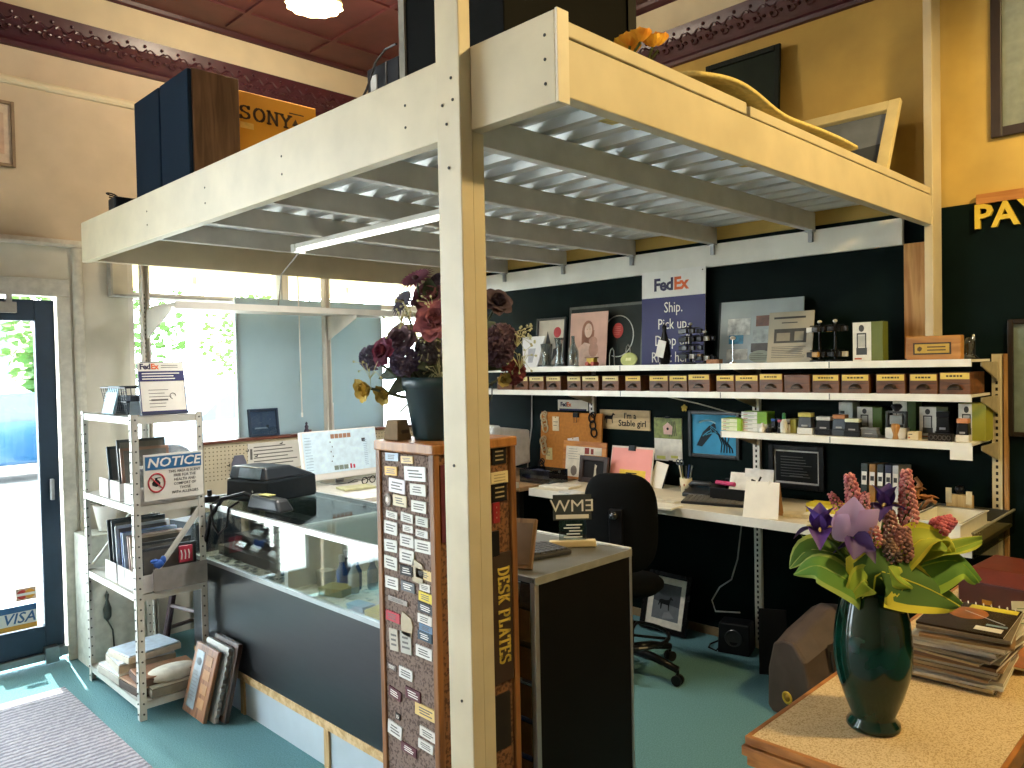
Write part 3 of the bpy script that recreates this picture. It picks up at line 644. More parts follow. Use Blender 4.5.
for k, (y, h_, l, col, ll) in enumerate(((3.885, .20, 3, '#3a4047', 'dark plaque nearest the post on the third shelf'), (3.925, .22, 7, '#30373e', 'black plaque behind the dark one on the third shelf'), (3.99, .245, 9, '#c9b9a8', 'tan edged plaque on the third shelf'), (4.02, .245, 9, '#b09a9a', 'pinkish plaque on the third shelf'), (4.09, .25, 8, '#8fa9c4', 'pale blue plaque on the third shelf'), (4.12, .25, 6, '#3f5f9a', 'bright blue plaque on the third shelf'), (4.2, .27, 6, '#c4cdd4', 'silver grey plaque on the third shelf'), (4.25, .29, 6, '#2f3b45', 'tall navy plaque on the third shelf'), (4.30, .29, 10, '#39434a', 'tall slate plaque leaning furthest left on the third shelf'))):
    panel(1.49, y, .607, .27, h_, .012, 0, l, col, ll)
t = thing('card_tray', 'grey cardboard tray of trinkets at the front of the third shelf', 'tray', (1.522, 3.838, .605), 0)
MB().box(-.13, .13, -.012, -.009, 0, .11).box(-.13, .13, -.009, .01, 0, .003).build('tray_front', mat('#8f8a86', .8), t)
m = MB().box(-.02, .045, .0, .012, .11, .19); o = m.build('gift_tag', mat('#c02f48', .5)); solo(o, 'pink red tag with white figures in the third shelf tray', 'tag', (1.548, 3.855, .607))
m = MB()
for i in range(3): m.tube([(-.01+.018*i, -.0008, .125), (-.008+.018*i, -.0008, .15), (-.012+.018*i, -.0008, .17)], .003, 5)
m.build('tag_print', WHITE, o)
o = MB().sph((0, 0, .125), .022, (1.2, .5, 1), 2).sph((.02, 0, .14), .015, (1, .5, 1.4), 2).sph((-.02, 0, .14), .014, (1.4, .5, .8), 2).tube([(0, 0, .0), (0, 0, .12)], .006, 6).build('bow', mat('#3a6fd0', .5), None, smooth=True)
solo(o, 'bright blue ribbon bow in the third shelf tray', 'bow', (1.43, 3.856, .607))
# piled books / frames on bottom shelf
def slabpile(x, y, z, wx, wy, h, rz, col, ecol, label, cat='frame', nm='flat_frame'):
    t = thing(nm, label, cat, (x, y, z), rz, group='things lying on the bottom shelf')
    MB().box(-wx/2, wx/2, -wy/2, wy/2, 0, h*.8).build('body', mat(ecol, .7), t, .003)
    MB().box(-wx/2+.004, wx/2-.004, -wy/2+.004, wy/2-.004, h*.8, h).build('cover', mat(col, .5), t, .003)
slabpile(1.48, 4.03, .087, .30, .24, .05, 4, '#a87f62', '#4a3c34', 'brown plaque lying on the bottom shelf', 'plaque', 'flat_plaque')
slabpile(1.49, 3.99, .138, .28, .2, .04, -5, '#94694c', '#5b4438', 'chestnut plaque lying on top of the brown one', 'plaque', 'flat_plaque')
slabpile(1.47, 4.30, .087, .30, .27, .05, 3, '#d9dde2', '#b9b4aa', 'white board lowest in the far pile on the bottom shelf', 'board', 'flat_board')
slabpile(1.48, 4.28, .138, .28, .25, .05, -4, '#cfdbe8', '#c9c2b4', 'pale board in the middle of the far pile on the bottom shelf', 'board', 'flat_board')
slabpile(1.49, 4.25, .189, .28, .22, .04, 8, '#cfe0f2', '#d5cdbd', 'pale blue white board topmost in the far pile on the bottom shelf', 'board', 'flat_board')
m = MB().lathe([(0, 0), (.12, .002), (.135, .012), (.13, .03), (.1, .045), (0, .05)], seg=28, sy=.6); solo(m.build('cushion_pad', mat('#ddd6c6', .8), None, smooth=True), 'cream rounded pad at the front of the bottom shelf', 'pad', (1.51, 3.885+.06, .14), 0)
slabpile(1.51, 3.925, .087, .26, .13, .052, 0, '#c9c2b2', '#9a9284', 'flat cream box under the rounded pad', 'box', 'flat_box')
# pedestal, plant pot, iron spear, stool behind the shelf unit
solo(MB().box(-.15, .17, -.11, .11, 0, .745).build('pedestal', mat('#d5d8cc', .7), None, .006), 'pale pedestal box against the wall behind the white shelves', 'pedestal', (1.52, 4.86, 0))
t = thing('plant_pot', 'small white pot with a dry plant behind the white shelves', 'plant', (1.51, 4.85, .747))
MB().lathe([(0, 0), (.04, 0), (.045, .03), (.065, .14), (.068, .15), (.06, .15), (.055, .135), (0, .13)], seg=24).build('pot', WHITE, t, smooth=True)
m = MB()
for i in range(26):
    a = random.random()*6.28; m.tube([(0, 0, .13), (.05*math.cos(a), .05*math.sin(a), .16), (.09*math.cos(a), .09*math.sin(a), .15+.05*random.random())], .003, 4); m.sph((.09*math.cos(a), .09*math.sin(a), .17+.03*random.random()), .01, (1, 1, 1), 1)
m.build('dry_twigs', mat('#8a8a7c', .9), t)
o = MB().tube([(0, 0, 0), (-.01, 0, .2), (-.035, 0, .26)], .004, 6).lathe([(0, 0), (.02, .03), (.022, .08), (.008, .13), (.012, .16), (0, .19)], (-.035, 0, .25), 10, sy=.4).build('iron_finial', mat('#4a524e', .5, .4), None, smooth=True)
solo(o, 'grey iron spear finial standing against the pale wall behind the shelf', 'finial', (1.57, 4.735, .0))
o.location = (1.50, 4.735, .0); o.scale = (1, 1, .98)
t = thing('bar_stool', 'dark purple wood stool standing behind the white shelf unit', 'stool', (1.90, 4.40, 0), 12)
for sx in (-1, 1):
    for sy in (-1, 1): MB().tube([(sx*.19, sy*.17, 0), (sx*.11, sy*.1, .62)], .019, 8).build('leg', mat('#50404a', .4), t)
MB().tube([(-.165, -.15, .2), (.165, -.15, .2)], .012, 8).tube([(-.165, .15, .2), (.165, .15, .2)], .012, 8).tube([(-.15, -.13, .33), (-.15, .13, .33)], .012, 8).tube([(.15, -.13, .33), (.15, .13, .33)], .012, 8).build('rung', mat('#8a7c80', .4), t)
MB().lathe([(0, 0), (.16, 0), (.175, .02), (.165, .045), (0, .05)], (0, 0, .61), 28).build('seat', mat('#33292f', .4), t, smooth=True)
solo(MB().box(-.15, .15, -.12, .12, 0, .16).build('storage_box', mat('#2b3a46', .6), None, .004), 'dark navy box standing on the stool behind the shelf', 'box', (1.90, 4.40, .661), 12)
# three plaques leaning at the counter
def lean_plaque(x, y, w_, h_, th, ry, col, label, wavy=False, front=True):
    t = thing('award_plaque', label, 'plaque', (x+.06, y, .006), -90, -4, 'award plaques leaning on the counter')
    t.rotation_euler = (math.radians(ry), 0, math.radians(-90-0))
    wv = lambda z: .006*math.sin(z*90) if wavy else 0
    m = MB()
    if wavy:
        n = 40; pts = [(-w_/2+.006*math.sin(i*1.6), h_*i/n) for i in range(n+1)]+[(w_/2+.006*math.sin(i*1.6), h_*i/n) for i in range(n, -1, -1)]
        m.prism(pts, -th, 0)
    else: m.box(-w_/2, w_/2, -th, 0, 0, h_)
    m.build('board', col, t, .002 if wavy else .004)
    if front:
        m = MB().m(0).box(-w_*.36, -w_*.02, -th-.002, -th, .03, h_-.03); m.m(1).lines(-w_*.32, -w_*.06, .06, h_-.12, 9, -th-.0021, .25); m.m(1).sph((-w_*.18, -th-.002, h_-.08), .025, (1, .1, .7), 2)
        m.m(2)
        for i in range(4): m.box(w_*.08, w_*.36, -th-.002, -th, .05+i*.065, .095+i*.065)
        m.build('engraved_plate', [mat('#b9c4cc', .25, .5), mat('#5d6468', .5), mat('#b98a5c', .4)], t)
    else: MB().box(-w_*.4, w_*.4, -th-.002, -th, .03, h_-.03).build('engraved_plate', mat('#9aa09e', .3, .6), t)
lean_plaque(1.462, 3.70, .24, .325, .02, -15, wood('#9a6a46', '#6e452b', 9, .35), 'walnut plaque with silver plate, front of the three leaning on the counter')
lean_plaque(1.50, 3.66, .24, .345, .022, -14, mat('#a4a29c', .3, .5), 'plaque with a wavy silver edge, middle of the three leaning on the counter', True, False)
lean_plaque(1.535, 3.63, .25, .36, .024, -13, wood('#4f382c', '#34241c', 9, .35), 'dark brown plaque, rearmost of the three leaning on the counter', False, False)
# ================================================================== GLASS COUNTERS
CX0, CX1 = 1.69, 2.25
LAM = mat('#1b1e23', .3, 0, .1, 7, .03, stretch=(1, 1, 6), spec=.8); ALU = mat('#c4c8ca', .3, .8, .03, 30)
t = thing('display_counter', 'long black laminate glass top display counter with blue kick board', 'counter')
MB().box(CX0, CX1, 2.30, 4.10, .20, .68).build('base', LAM, t, .002)
MB().box(CX0+.012, CX1-.02, 2.31, 4.09, 0, .185).build('kick_board', mat('#b6c3cc', .6, 0, .04, 6), t)
MB().box(CX0-.004, CX0+.03, 2.30, 4.10, .185, .205).box(CX0, CX0+.012, 2.30, 4.1, .165, .185).build('trim_strip', wood('#d8b98a', '#b8925c', 9, .5, (1, 9, 9)), t)
for y in (2.80, 3.55): MB().box(CX0+.002, CX0+.012, y, y+.035, 0, .165).build('batten', wood('#c9a878', '#a8844e'), t)
MB().box(CX0-.008, CX0+.01, 2.30, 4.10, .68, .70).box(CX1-.012, CX1, 2.30, 4.1, .68, .7).box(CX0-.006, CX0+.012, 2.30, 4.10, .962, .985).box(CX1-.014, CX1, 2.30, 4.10, .962, .985).box(CX0+.012, CX1-.014, 4.088, 4.10, .962, .985).box(CX0+.012, CX1-.014, 2.30, 2.312, .962, .985).build('edge_rail', ALU, t)
MB().box(CX0-.004, CX0, 2.31, 4.09, .70, .962).build('front_glass', glassmat('#f2f6f4', .03), t)
MB().box(CX0+.012, CX1-.014, 2.312, 4.088, .974, .982).build('top_glass', glassmat('#e2ebea', .1), t)
MB().box(CX0+.01, CX1-.01, 2.31, 4.09, .68, .69).build('deck', mat('#dcd8c8', .8, 0, .1, 20), t)
MB().box(CX0+.004, CX1-.02, 3.10, 3.13, .69, .96).build('divider', WHITE, t)
m = MB(); slotted(m, CX0+.006, 3.19, .69, .96, 1, 1, .014, .002, .035); m.build('shelf_standard', [GREYMETAL, INK], t)
MB().box(CX1-.03, CX1-.014, 2.32, 4.08, .69, .96).build('rear_panel', glassmat('#c4d0d0', .12), t)
rebase(t)
# things in the counter: left bay
t = thing('stepped_stand', 'black stepped stand inside the left bay of the glass counter', 'stand', (1.98, 3.64, .691), 0)
for k in range(4): MB().box(-.19+.09*k, -.10+.09*k, -.36, .36, 0, .05+.045*k).build('step', BLACKP, t)
kr = random.Random(3)
for k in range(18):
    y = 3.22+.05*(k % 15)+.02*kr.random(); x = 1.735 if k % 2 else 1.765
    o = MB().tube([(.012*math.cos(a*.7), .012*math.sin(a*.7), .004) for a in range(9)], .003, 6, closed=True).box(-.004, .004, .012, .05, .002, .006).build('key_blank', mat('#9a9c9a', .3, .8))
    solo(o, ORD[k]+' silver key blank from the right in the front row under the counter glass', 'key', (x, y, .691), kr.uniform(-80, 80), 0, 'key blanks in the glass counter')
for k in range(12):
    st = k//4; y = 3.32+.16*(k % 4)+.03*kr.random(); z = .691+.05+.045*st
    t = thing('name_plate', ('silver name plate on the %s step of the black stand, %s from the right' % (ORD[st], ORD[k % 4])), 'name plate', (1.835+.09*st, y, z+.001), -90+kr.uniform(-8, 8), 0, 'name plates on the stepped stand')
    MB().box(-.05, .05, -.018, .018, 0, .01).build('base', mat('#6c706e', .4, .4), t); MB().hexa([(-.048,-.016,.01),(.048,-.016,.01),(.048,.012,.01),(-.048,.012,.01),(-.048,.004,.028),(.048,.004,.028),(.048,.012,.028),(-.048,.012,.028)]).build('plate', mat('#c4c8c8', .25, .8), t)
# right bay: trinkets
t = thing('paperweight', 'clear glass bowl with pink flowers inside the counter', 'paperweight', (1.97, 2.55, .691))
MB().lathe([(0, 0), (.05, 0), (.075, .04), (.07, .09), (.05, .11), (.046, .11), (.065, .085), (.07, .04), (.045, .006), (0, .006)], seg=24).build('bowl', glassmat('#dfe8d8', .15), t, smooth=True)
m = MB()
for k in range(14): m.sph((random.uniform(-.06, .06), random.uniform(-.06, .06), .12+.03*random.random()), .022, (1, 1, .7), 1)
m.build('pink_blossoms', mat('#d98a7c', .7), t)
m = MB()
for k in range(24): m.petal((random.uniform(-.09, .09), random.uniform(-.1, .06), .02+.03*random.random()), (random.gauss(0,1), random.gauss(0,1), .4), (0, 0, 1), .05, .03, -.01, .1, 3, 2)
m.build('green_leaves', mat('#a9bc6a', .7), t)
for k, (x, y, col, ll) in enumerate(((1.86, 2.93, '#3257a8', 'bright blue bottle in the right bay of the counter'), (1.90, 2.88, '#44609a', 'blue bottle beside the bright blue one in the counter'), (1.86, 2.84, '#b9c2cc', 'silver small trophy bottle in the counter'), (1.92, 2.99, '#5a5a66', 'grey bottle at the white divider in the counter'), (1.95, 2.83, '#8f98b0', 'pale lilac bottle in the counter'))):
    t = thing('trophy_bottle', ll, 'bottle', (x, y, .691), group='bottles in the counter')
    MB().lathe([(0, 0), (.022, 0), (.024, .02), (.024, .08), (.012, .105), (.011, .12)], seg=16).build('body', mat(col, .2), t, smooth=True); MB().cyl((0, 0, .12), .013, .03, 14).build('cap', mat('#d9dde4', .3, .5), t)
for k, (x, y, wx, wy, h_, rz, col, ll) in enumerate(((1.76, 2.45, .09, .17, .03, 12, '#e0cf6a', 'yellow box lying at the front of the counter case'), (1.75, 2.37, .07, .1, .035, -8, '#b03a3a', 'red box lying at the front corner of the counter case'), (1.745, 2.62, .06, .1, .025, 5, '#9db4d0', 'pale blue box at the front of the counter case'), (1.84, 3.03, .06, .06, .07, 0, '#c4beae', 'small framed trinket box beside the white divider'), (1.80, 2.88, .09, .12, .035, 20, '#8f8a50', 'olive green cushion box in the counter case'), (2.1, 2.45, .05, .05, .05, 0, '#4a4a48', 'small dark box at the back of the right bay'), (1.90, 2.42, .12, .1, .018, 30, '#d9d6cc', 'white flat box near the back of the right bay'), (2.05, 2.75, .14, .12, .02, -15, '#cfccc0', 'cream flat box at the back of the right bay'))):
    t = thing('gift_box', ll, 'box', (x, y, .691), rz, group='gift boxes in the counter')
    MB().box(-wx/2, wx/2, -wy/2, wy/2, 0, h_*.7).build('box_base', mat(col, .6), t, .002); MB().box(-wx/2-.002, wx/2+.002, -wy/2-.002, wy/2+.002, h_*.6, h_).build('lid', mat(col, .55, 0, .05, 9), t, .002)
for k in range(22):
    y = 2.36+.034*k; x = 1.74+.1*kr.random()+.06*(k % 3)
    t = thing('pendant', ORD[min(k, 21)]+' small metal pendant from the right on the counter case floor', 'pendant', (x, y, .691), kr.uniform(0, 180), group='pendants in the counter')
    MB().lathe([(0, 0), (.014, 0), (.015, .003), (0, .005)], seg=14, sy=kr.uniform(.6, 1)).build('disc', mat(kr.choice(['#c9c6ba', '#b9a86a', '#8d9096', '#dcd8ce']), .3, .6), t)
    MB().tube([(.02+.006*math.cos(a), .006*math.sin(a), .002) for a in range(7)], .0014, 5, closed=True).build('ring', STEEL, t)
# on the counter
t = thing('label_printer', 'black cash receipt machine with sloped lid on the glass counter', 'machine', (2.0, 3.80, .983), 14)
m = MB().prism([(-.17, 0), (.17, 0), (.175, .02), (.17, .115), (-.17, .115), (-.175, .02)], -.15, .15); m.build('body', mat('#20272c', .35), t, .012)
MB().hexa([(-.165,-.145,.115),(.165,-.145,.115),(.165,.14,.115),(-.165,.14,.115),(-.15,-.12,.18),(.02,-.12,.175),(.02,.13,.175),(-.15,.13,.18)]).build('lid', mat('#2a3138', .3), t, .01)
MB().hexa([(-.168,-.1,.125),(-.166,-.1,.12),(-.166,.06,.12),(-.168,.06,.125),(-.156,-.1,.172),(-.152,-.1,.172),(-.152,.06,.172),(-.156,.06,.172)]).build('display', mat('#7f93a0', .2), t)
MB().cyl((0, 0, 0), .006, .006, 12, Matrix.Translation((-.176, -.06, .06)) @ Matrix.Rotation(-PI/2, 4, 'Y')).build('lock', CHROME, t)
t = thing('hand_scanner', 'black handheld scanner with a yellow label lying on the counter glass', 'scanner', (1.80, 3.46, .984), 100)
MB().hexa([(-.14,-.05,.0),(.12,-.045,.0),(.12,.045,.0),(-.14,.05,.0),(-.1,-.035,.06),(.1,-.03,.075),(.1,.03,.075),(-.1,.035,.06)]).build('body', mat('#22282c', .35), t, .015)
MB().box(-.03, .05, -.02, .02, .071, .074).build('yellow_label', mat('#c9c37a', .6), t)
o = MB().tube([(1.80,3.57,1.03),(1.77,3.64,1.05),(1.70,3.74,1.02),(1.665,3.80,.93),(1.66,3.84,.83),(1.665,3.87,.78)], .011, 8).build('scanner_cord', BLACK); settle(o, 'thick black cord hanging over the counter front from the scanner', 'cord')
o = MB().tube([(1.74,3.86,1.0),(1.68,3.83,.98),(1.65,3.74,.9),(1.655,3.69,.86),(1.67,3.64,.9),(1.68,3.63,.99),(1.72,3.6,1.02)], .006, 8).build('loop_cord', BLACK); settle(o, 'thin black looped cord on the left end of the counter', 'cord')
t = thing('cord_clip', 'small black clip block at the left corner of the counter top', 'clip', (1.72, 3.93, .984)); MB().box(-.04, .04, -.03, .03, 0, .03).lathe([(.012, .03), (.012, .06)], (0, 0, 0), 10).build('clip_body', BLACK, t, .004)
# back desk behind counter, monitor, papers
t = thing('back_desk', 'pale desk behind the glass counter under the monitor', 'desk')
MB().box(2.32, 3.40, 3.35, 4.78, .90, .935).build('desktop', mat('#cfcbc0', .5), t, .004)
for x in (2.36, 3.36):
    for y in (3.4, 4.74): MB().box(x-.025, x+.025, y-.025, y+.025, 0, .90).build('leg', GREYMETAL, t)
rebase(t)
t = thing('computer_monitor', 'white all-in-one computer monitor showing a web page', 'monitor', (2.70, 4.2, .936), 0)
MB().box(-.275, .275, -.01, .025, .035, .34, Matrix.Rotation(-.16, 4, 'X')).build('housing', WHITE, t, .006)
rx = Matrix.Rotation(-.16, 4, 'X')
m = MB().m(0).box(-.265, .265, -.0125, -.0101, .075, .332, rx)
m.m(1)
for i in range(12): m.box(-.255, -.20-.02*random.random(), -.014, -.0125, .10+i*.018, .104+i*.018, rx)
for i in range(14): m.box(.165, .19, -.014, -.0125, .10+i*.012, .104+i*.012, rx)
m.m(2)
for i in range(5): m.box(-.07+.03*i, -.045+.03*i, -.014, -.0125, .285, .312, rx); 
m.m(3)
for i in range(3): m.box(-.065+.035*i, -.035+.035*i, -.014, -.0125, .088, .115, rx)
m.m(4).box(.05, .062, -.014, -.0125, .088, .118, rx).box(.072, .085, -.014, -.0125, .088, .112, rx)
m.m(5).box(.155, .18, -.014, -.0125, .25, .272, rx)
for i in range(5): m.box(-.08+.012*(i % 2), -.074+.012*(i % 2), -.014, -.0125, .14+i*.03, .148+i*.03, rx)
m.build('screen', [mat('#c9dfea', .3, emit=.3), mat('#9ab4c4', .4, emit=.3), mat('#a07a62', .4, emit=.25), mat('#7c8a80', .4, emit=.25), mat('#b03048', .4, emit=.3), mat('#4a4f5a', .4)], t)
MB().box(-.09, .09, -.02, .14, 0, .006).box(-.03, .03, .05, .062, .006, .2).build('stand', STEEL, t, .003)
for k, (x, y, z, wx, wy, h_, rz, col, ll) in enumerate(((2.55, 3.62, .937, .42, .22, .022, 6, '#ddd9cf', 'white flat board on the desk just behind the counter glass'), (2.62, 3.95, .937, .2, .14, .012, -10, '#c9c79a', 'yellowish note pad under the monitor'), (2.95, 3.7, .937, .34, .2, .016, 10, '#cfc9bc', 'cream folder right of the white flat board'))):
    solo(MB().box(-wx/2, wx/2, -wy/2, wy/2, 0, h_).build('paper_pad', mat(col, .7), None, .002), ll, 'paper', (x, y, z), rz, group='papers on the back desk')
t = thing('spectacles', 'black spectacles lying under the monitor', 'glasses', (2.78, 4.05, .937), 10)
m = MB()
for s_ in (-1, 1): m.tube([(s_*.033+.024*math.cos(a*PI/8), 0, .024+.02*math.sin(a*PI/8)) for a in range(16)], .003, 6, closed=True); m.tube([(s_*.058, 0, .03), (s_*.062, .06, .028), (s_*.06, .12, .004)], .0025, 6)
m.tube([(-.01, 0, .028), (.01, 0, .028)], .0025, 6); m.build('spectacle_frame', BLACK, t)
# pegboard partition
t = thing('pegboard_partition', 'cream pegboard partition with a red-brown cap under the shop window', 'partition')
MB().box(2.06, 4.1, 4.82, 4.84, 0, 1.195).build('pegboard', mat('#d9ccae', .8, 0, .04, 9), t)
m = MB()
for i in range(78):
    for j in range(9): m.lathe([(.0042, 0), (.0042, .0006)], (0, 0, 0), 6, Matrix.Translation((2.09+.0254*i, 4.82, .965+.0254*j)) @ Matrix.Rotation(PI/2, 4, 'X'))
m.build('peg_holes', mat('#5c4f3a', .9), t)
MB().box(2.04, 4.12, 4.80, 4.97, 1.195, 1.213).build('cap', wood('#7d4a3a', '#5d3226', 9, .4, (1, 9, 9)), t, .003)
rebase(t)
t = thing('price_list', 'white printed price list on the pegboard behind the monitor', 'sign', (2.56, 4.818, .99), 0)
m = MB().m(0).box(-.19, .19, -.003, 0, 0, .185); m.m(1).lines(-.15, .17, .03, .17, 6, -.0032, .3).box(-.175, -.16, -.0045, -.003, .08, .15); m.build('sheet', [PAPER, GREYINK], t)
t = thing('paint_brush_card', 'grey tag shaped display card hanging on the pegboard at the left', 'card', (2.30, 4.80, .93), 0)
m = MB().prism([(-.05, 0), (.05, 0), (.05, .13), (.03, .18), (-.03, .18), (-.05, .13)], -.004, 0); m.build('card_body', mat('#77788a', .6), t); MB().box(-.03, .03, -.006, -.004, .03, .1).build('print', mat('#c4c6d0', .6), t)
for (x, z), ll in zip(((2.42, 1.09), (2.60, 1.16), (2.23, 1.05), (2.36, 1.13)), ('black peg hook on the pegboard above the receipt machine', 'black peg hook above the price list near the pegboard cap', 'black peg hook left of the tag shaped card on the pegboard', 'black peg hook right of the tag shaped card, high on the pegboard')):
    o = MB().tube([(0, 0, 0), (0, -.03, 0), (0, -.035, .012)], .003, 6).build('peg_hook', INK); solo(o, ll, 'hook', (x, 4.82, z), 0, group='hooks on the pegboard')
# window shelf with slotted standards, blue-grey panel, framed picture, wand
for x, z0, ll in ((1.735, .0, 'white slotted upright at the left of the shop window, behind the small sign'), (2.955, 1.214, 'white slotted upright in the middle of the shop window')):
    t = thing('shelf_upright', ll, 'upright', group='slotted uprights at the window')
    MB().box(x-.022, x+.022, 4.79, 4.80, z0, 2.40).box(x-.022, x-.012, 4.752, 4.79, z0, 2.40).box(x+.012, x+.022, 4.752, 4.79, z0, 2.40).build('channel', WHITEPAINT, t)
    m = MB()
    for i in range(34):
        if z0+.6+i*.032 < 2.1: m.box(x-.005, x+.005, 4.786, 4.791, max(z0, 1.2)+.05+i*.026, max(z0, 1.2)+.062+i*.026)
    m.build('slots', INK, t); rebase(t)
t = thing('window_shelf', 'long white shelf on brackets in front of the shop window', 'shelf')
MB().box(1.76, 3.9, 4.40, 4.75, 2.02, 2.045).box(1.76, 3.9, 4.395, 4.40, 2.01, 2.05).build('board', WHITEPAINT, t, .002)
for x in (1.732, 2.95): MB().prism([(4.752, 1.85), (4.752, 2.02), (4.40, 2.02), (4.40, 1.99)], x, x+.006, 'yz').build('bracket', WHITEPAINT, t)
rebase(t)
t = thing('backdrop_board', 'large blue-grey backdrop panel standing on the sill in the shop window', 'panel')
MB().box(2.345, 3.50, 4.88, 4.893, 1.214, 2.135).build('panel_sheet', translucent('#aab8bc', .4), t)
for x in (2.345, 3.475): MB().box(x, x+.025, 4.893, 4.915, 1.214, 2.13).build('batten', WHITEPAINT, t)
rebase(t)
def ex_blue(m, hw, z0, z1):
    m.m(1).box(-hw, hw, -.0065, -.005, z0, z0+(z1-z0)*.28); m.m(2).box(-hw*.7, hw*.3, -.0075, -.0065, z0+.035, z0+.045); m.m(3).box(hw*.2, hw*.4, -.008, -.0065, z0+.04, z0+.06); return [mat('#3d5878', .5), mat('#a9bcd4', .5), mat('#25394c', .5)]
framed('picture_frame', 'dark blue framed seascape standing on the pegboard cap', .215, .185, .016, mat('#2c3f58', .4), art_plain('#52688c', ex_blue), (2.51, 4.86, 1.213), 0, 7, glass=True)
t = thing('blind_wand', 'thin white blind wand hanging before the blue-grey panel', 'wand'); MB().tube([(2.70, 4.70, 2.33), (2.705, 4.70, 1.36)], .0045, 8).build('rod', WHITEPAINT, t); MB().cyl((2.705, 4.70, 1.335), .007, .03, 10).build('tip', WHITE, t); MB().tube([(2.70, 4.70, 2.34), (2.70, 4.74, 2.36), (2.70, 4.93, 2.36)], .003, 6).build('hook', STEEL, t); rebase(t)
t = thing('figurine', 'tiny dark figurine on the pegboard cap beside the upright', 'figurine', (2.83, 4.86, 1.213)); MB().lathe([(0, 0), (.018, 0), (.02, .01), (.01, .03), (.014, .045), (.006, .055), (.009, .068), (0, .078)], seg=14).build('body', mat('#5a5060', .5), t, smooth=True); MB().cyl((.025, 0, 0), .012, .02, 12).build('base_stone', mat('#8f6c68', .5), t)
t = thing('paper_strip', 'narrow white printed strip standing right of the middle upright', 'paper', (3.02, 4.85, 1.213)); m = MB().m(0).box(-.025, .025, -.002, 0, 0, .2); m.m(1).box(-.012, -.009, -.0025, -.002, .02, .18); m.build('sheet', [WHITE, GREYINK], t)
# ================================================================== SAMPLE TOWER
TX0, TX1, TY0, TY1, TZ = 1.357, 1.68, 1.667, 1.94, 1.437
CORKY = mat('#7d6a60', .95, 0, .1, 120, .3, 'speckle', '#54443c'); CORKD = mat('#7a5334', .95, 0, .1, 90, .25, 'speckle', '#4d2f1c')
tw = thing('sample_tower', 'oak framed four sided tower of sample name badges and desk plates', 'display stand')
MB().box(TX0+.012, TX1-.012, TY0+.012, TY1-.012, .02, TZ-.03).build('core', CORKD, tw)
MB().box(TX0+.006, TX0+.012, TY0+.02, TY1-.02, .06, TZ-.035).build('badge_board', CORKY, tw)
for x in (TX0, TX1-.022):
    for y in (TY0, TY1-.022): MB().box(x, x+.022, y, y+.022, 0, TZ-.028).build('corner_post', OAK, tw, .003)
MB().box(TX0-.004, TX1+.004, TY0-.004, TY1+.004, TZ-.03, TZ).build('top', wood('#a8713a', '#7e4e22', 9, .4, (9, 9, 1)), tw, .005)
MB().box(TX0, TX1, TY0, TY1, .0, .06).build('plinth', OAK, tw, .003)
BADGES = [ # cx, cy, w, h, colour, tilt   (on the face towards the door)
 (391,457,15,8,'#9fb2c8',0),(406,460,13,7,'#d8b878',0),(390,471,14,9,'#d9a838',0),(414,474,23,14,'#dedede',0),(396,486,18,14,'#d6d2d8',10),(417,490,17,11,'#c9c8c2',4),
 (399,501,15,11,'#cdbf98',8),(418,507,16,11,'#d2d2cc',6),(391,515,13,7,'#d3cfc6',12),(406,518,13,9,'#c9c9c2',14),(421,522,13,9,'#c3c6bc',8),
 (390,528,15,13,'#cfcdc8',10),(407,529,11,7,'#d4d2cc',6),(421,534,13,7,'#d0cfca',10),(406,541,15,12,'#d2d0cb',6),(422,547,17,12,'#d8d6cf',4),
 (390,546,15,12,'#d2d2cd',0),(406,557,16,14,'#d6d4ce',6),(390,563,15,13,'#d2d0c8',8),(406,571,15,10,'#23252a',0),(423,575,17,9,'#d9bd7a',12),
 (391,583,15,12,'#d8d6d0',4),(407,587,15,10,'#5c6068',6),(424,588,11,7,'#dad6cc',6),(425,598,15,9,'#d6c030',12),(425,609,17,9,'#2f343a',14),(397,601,22,5,'#9a9088',8),
 (392,617,16,10,'#b8273c',10),(424,620,15,9,'#dcd8d0',10),(425,629,14,7,'#5a7a9a',10),(424,637,15,9,'#2e4a5c',10),(393,640,10,22,'#b9b0a0',-4),(405,643,12,22,'#b4b2a8',-4),
 (423,653,17,11,'#dedcd8',8),(405,674,15,11,'#d8d8d4',10),(391,667,10,6,'#6a5f5c',12),(394,694,14,10,'#5a2630',24),(412,695,16,11,'#5c2a34',10),(425,713,23,12,'#dcc07a',8),
 (397,717,5,6,'#2c2a2a',10),(394,730,16,14,'#d8d6d2',20),(427,735,17,10,'#d8d4cc',14),(425,747,16,9,'#d4d2cc',12),(408,750,17,9,'#5a2832',14)]
br = random.Random(5)
for cx, cy, w_, h_, col, tl in BADGES:
    p = hit(cx, cy, 'x', TX0); sc_ = 0.0035; sl = .0029
    if not (TY0+.03 < p.y < TY1-.02): p.y = min(max(p.y, TY0+.035), TY1-.035)
    ww = w_*.0042; hh = h_*.0029
    m = MB(); mm = Matrix.Rotation(math.radians(tl*.4-2), 4, 'Y')
    m.m(0).box(-ww/2, ww/2, -.004, 0, -hh/2, hh/2, mm)
    dark = sum(lin(col)[:3]) < .5
    for i in range(3):
        z = hh*(.22-.22*i); x0 = -ww*.36+ww*.1*br.random(); x1 = ww*.38-ww*.2*br.random()
        m.m(1).box(x0, x1, -.0046, -.004, z-hh*.045, z+hh*.045, mm)
    o = m.build('name_badge', [mat(col, .4, 0, .03, 20), WHITE if dark else mat('#6a6866', .6)], tw)
    o.location = (TX0+.006, p.y, p.z); o.rotation_euler.z = -PI/2
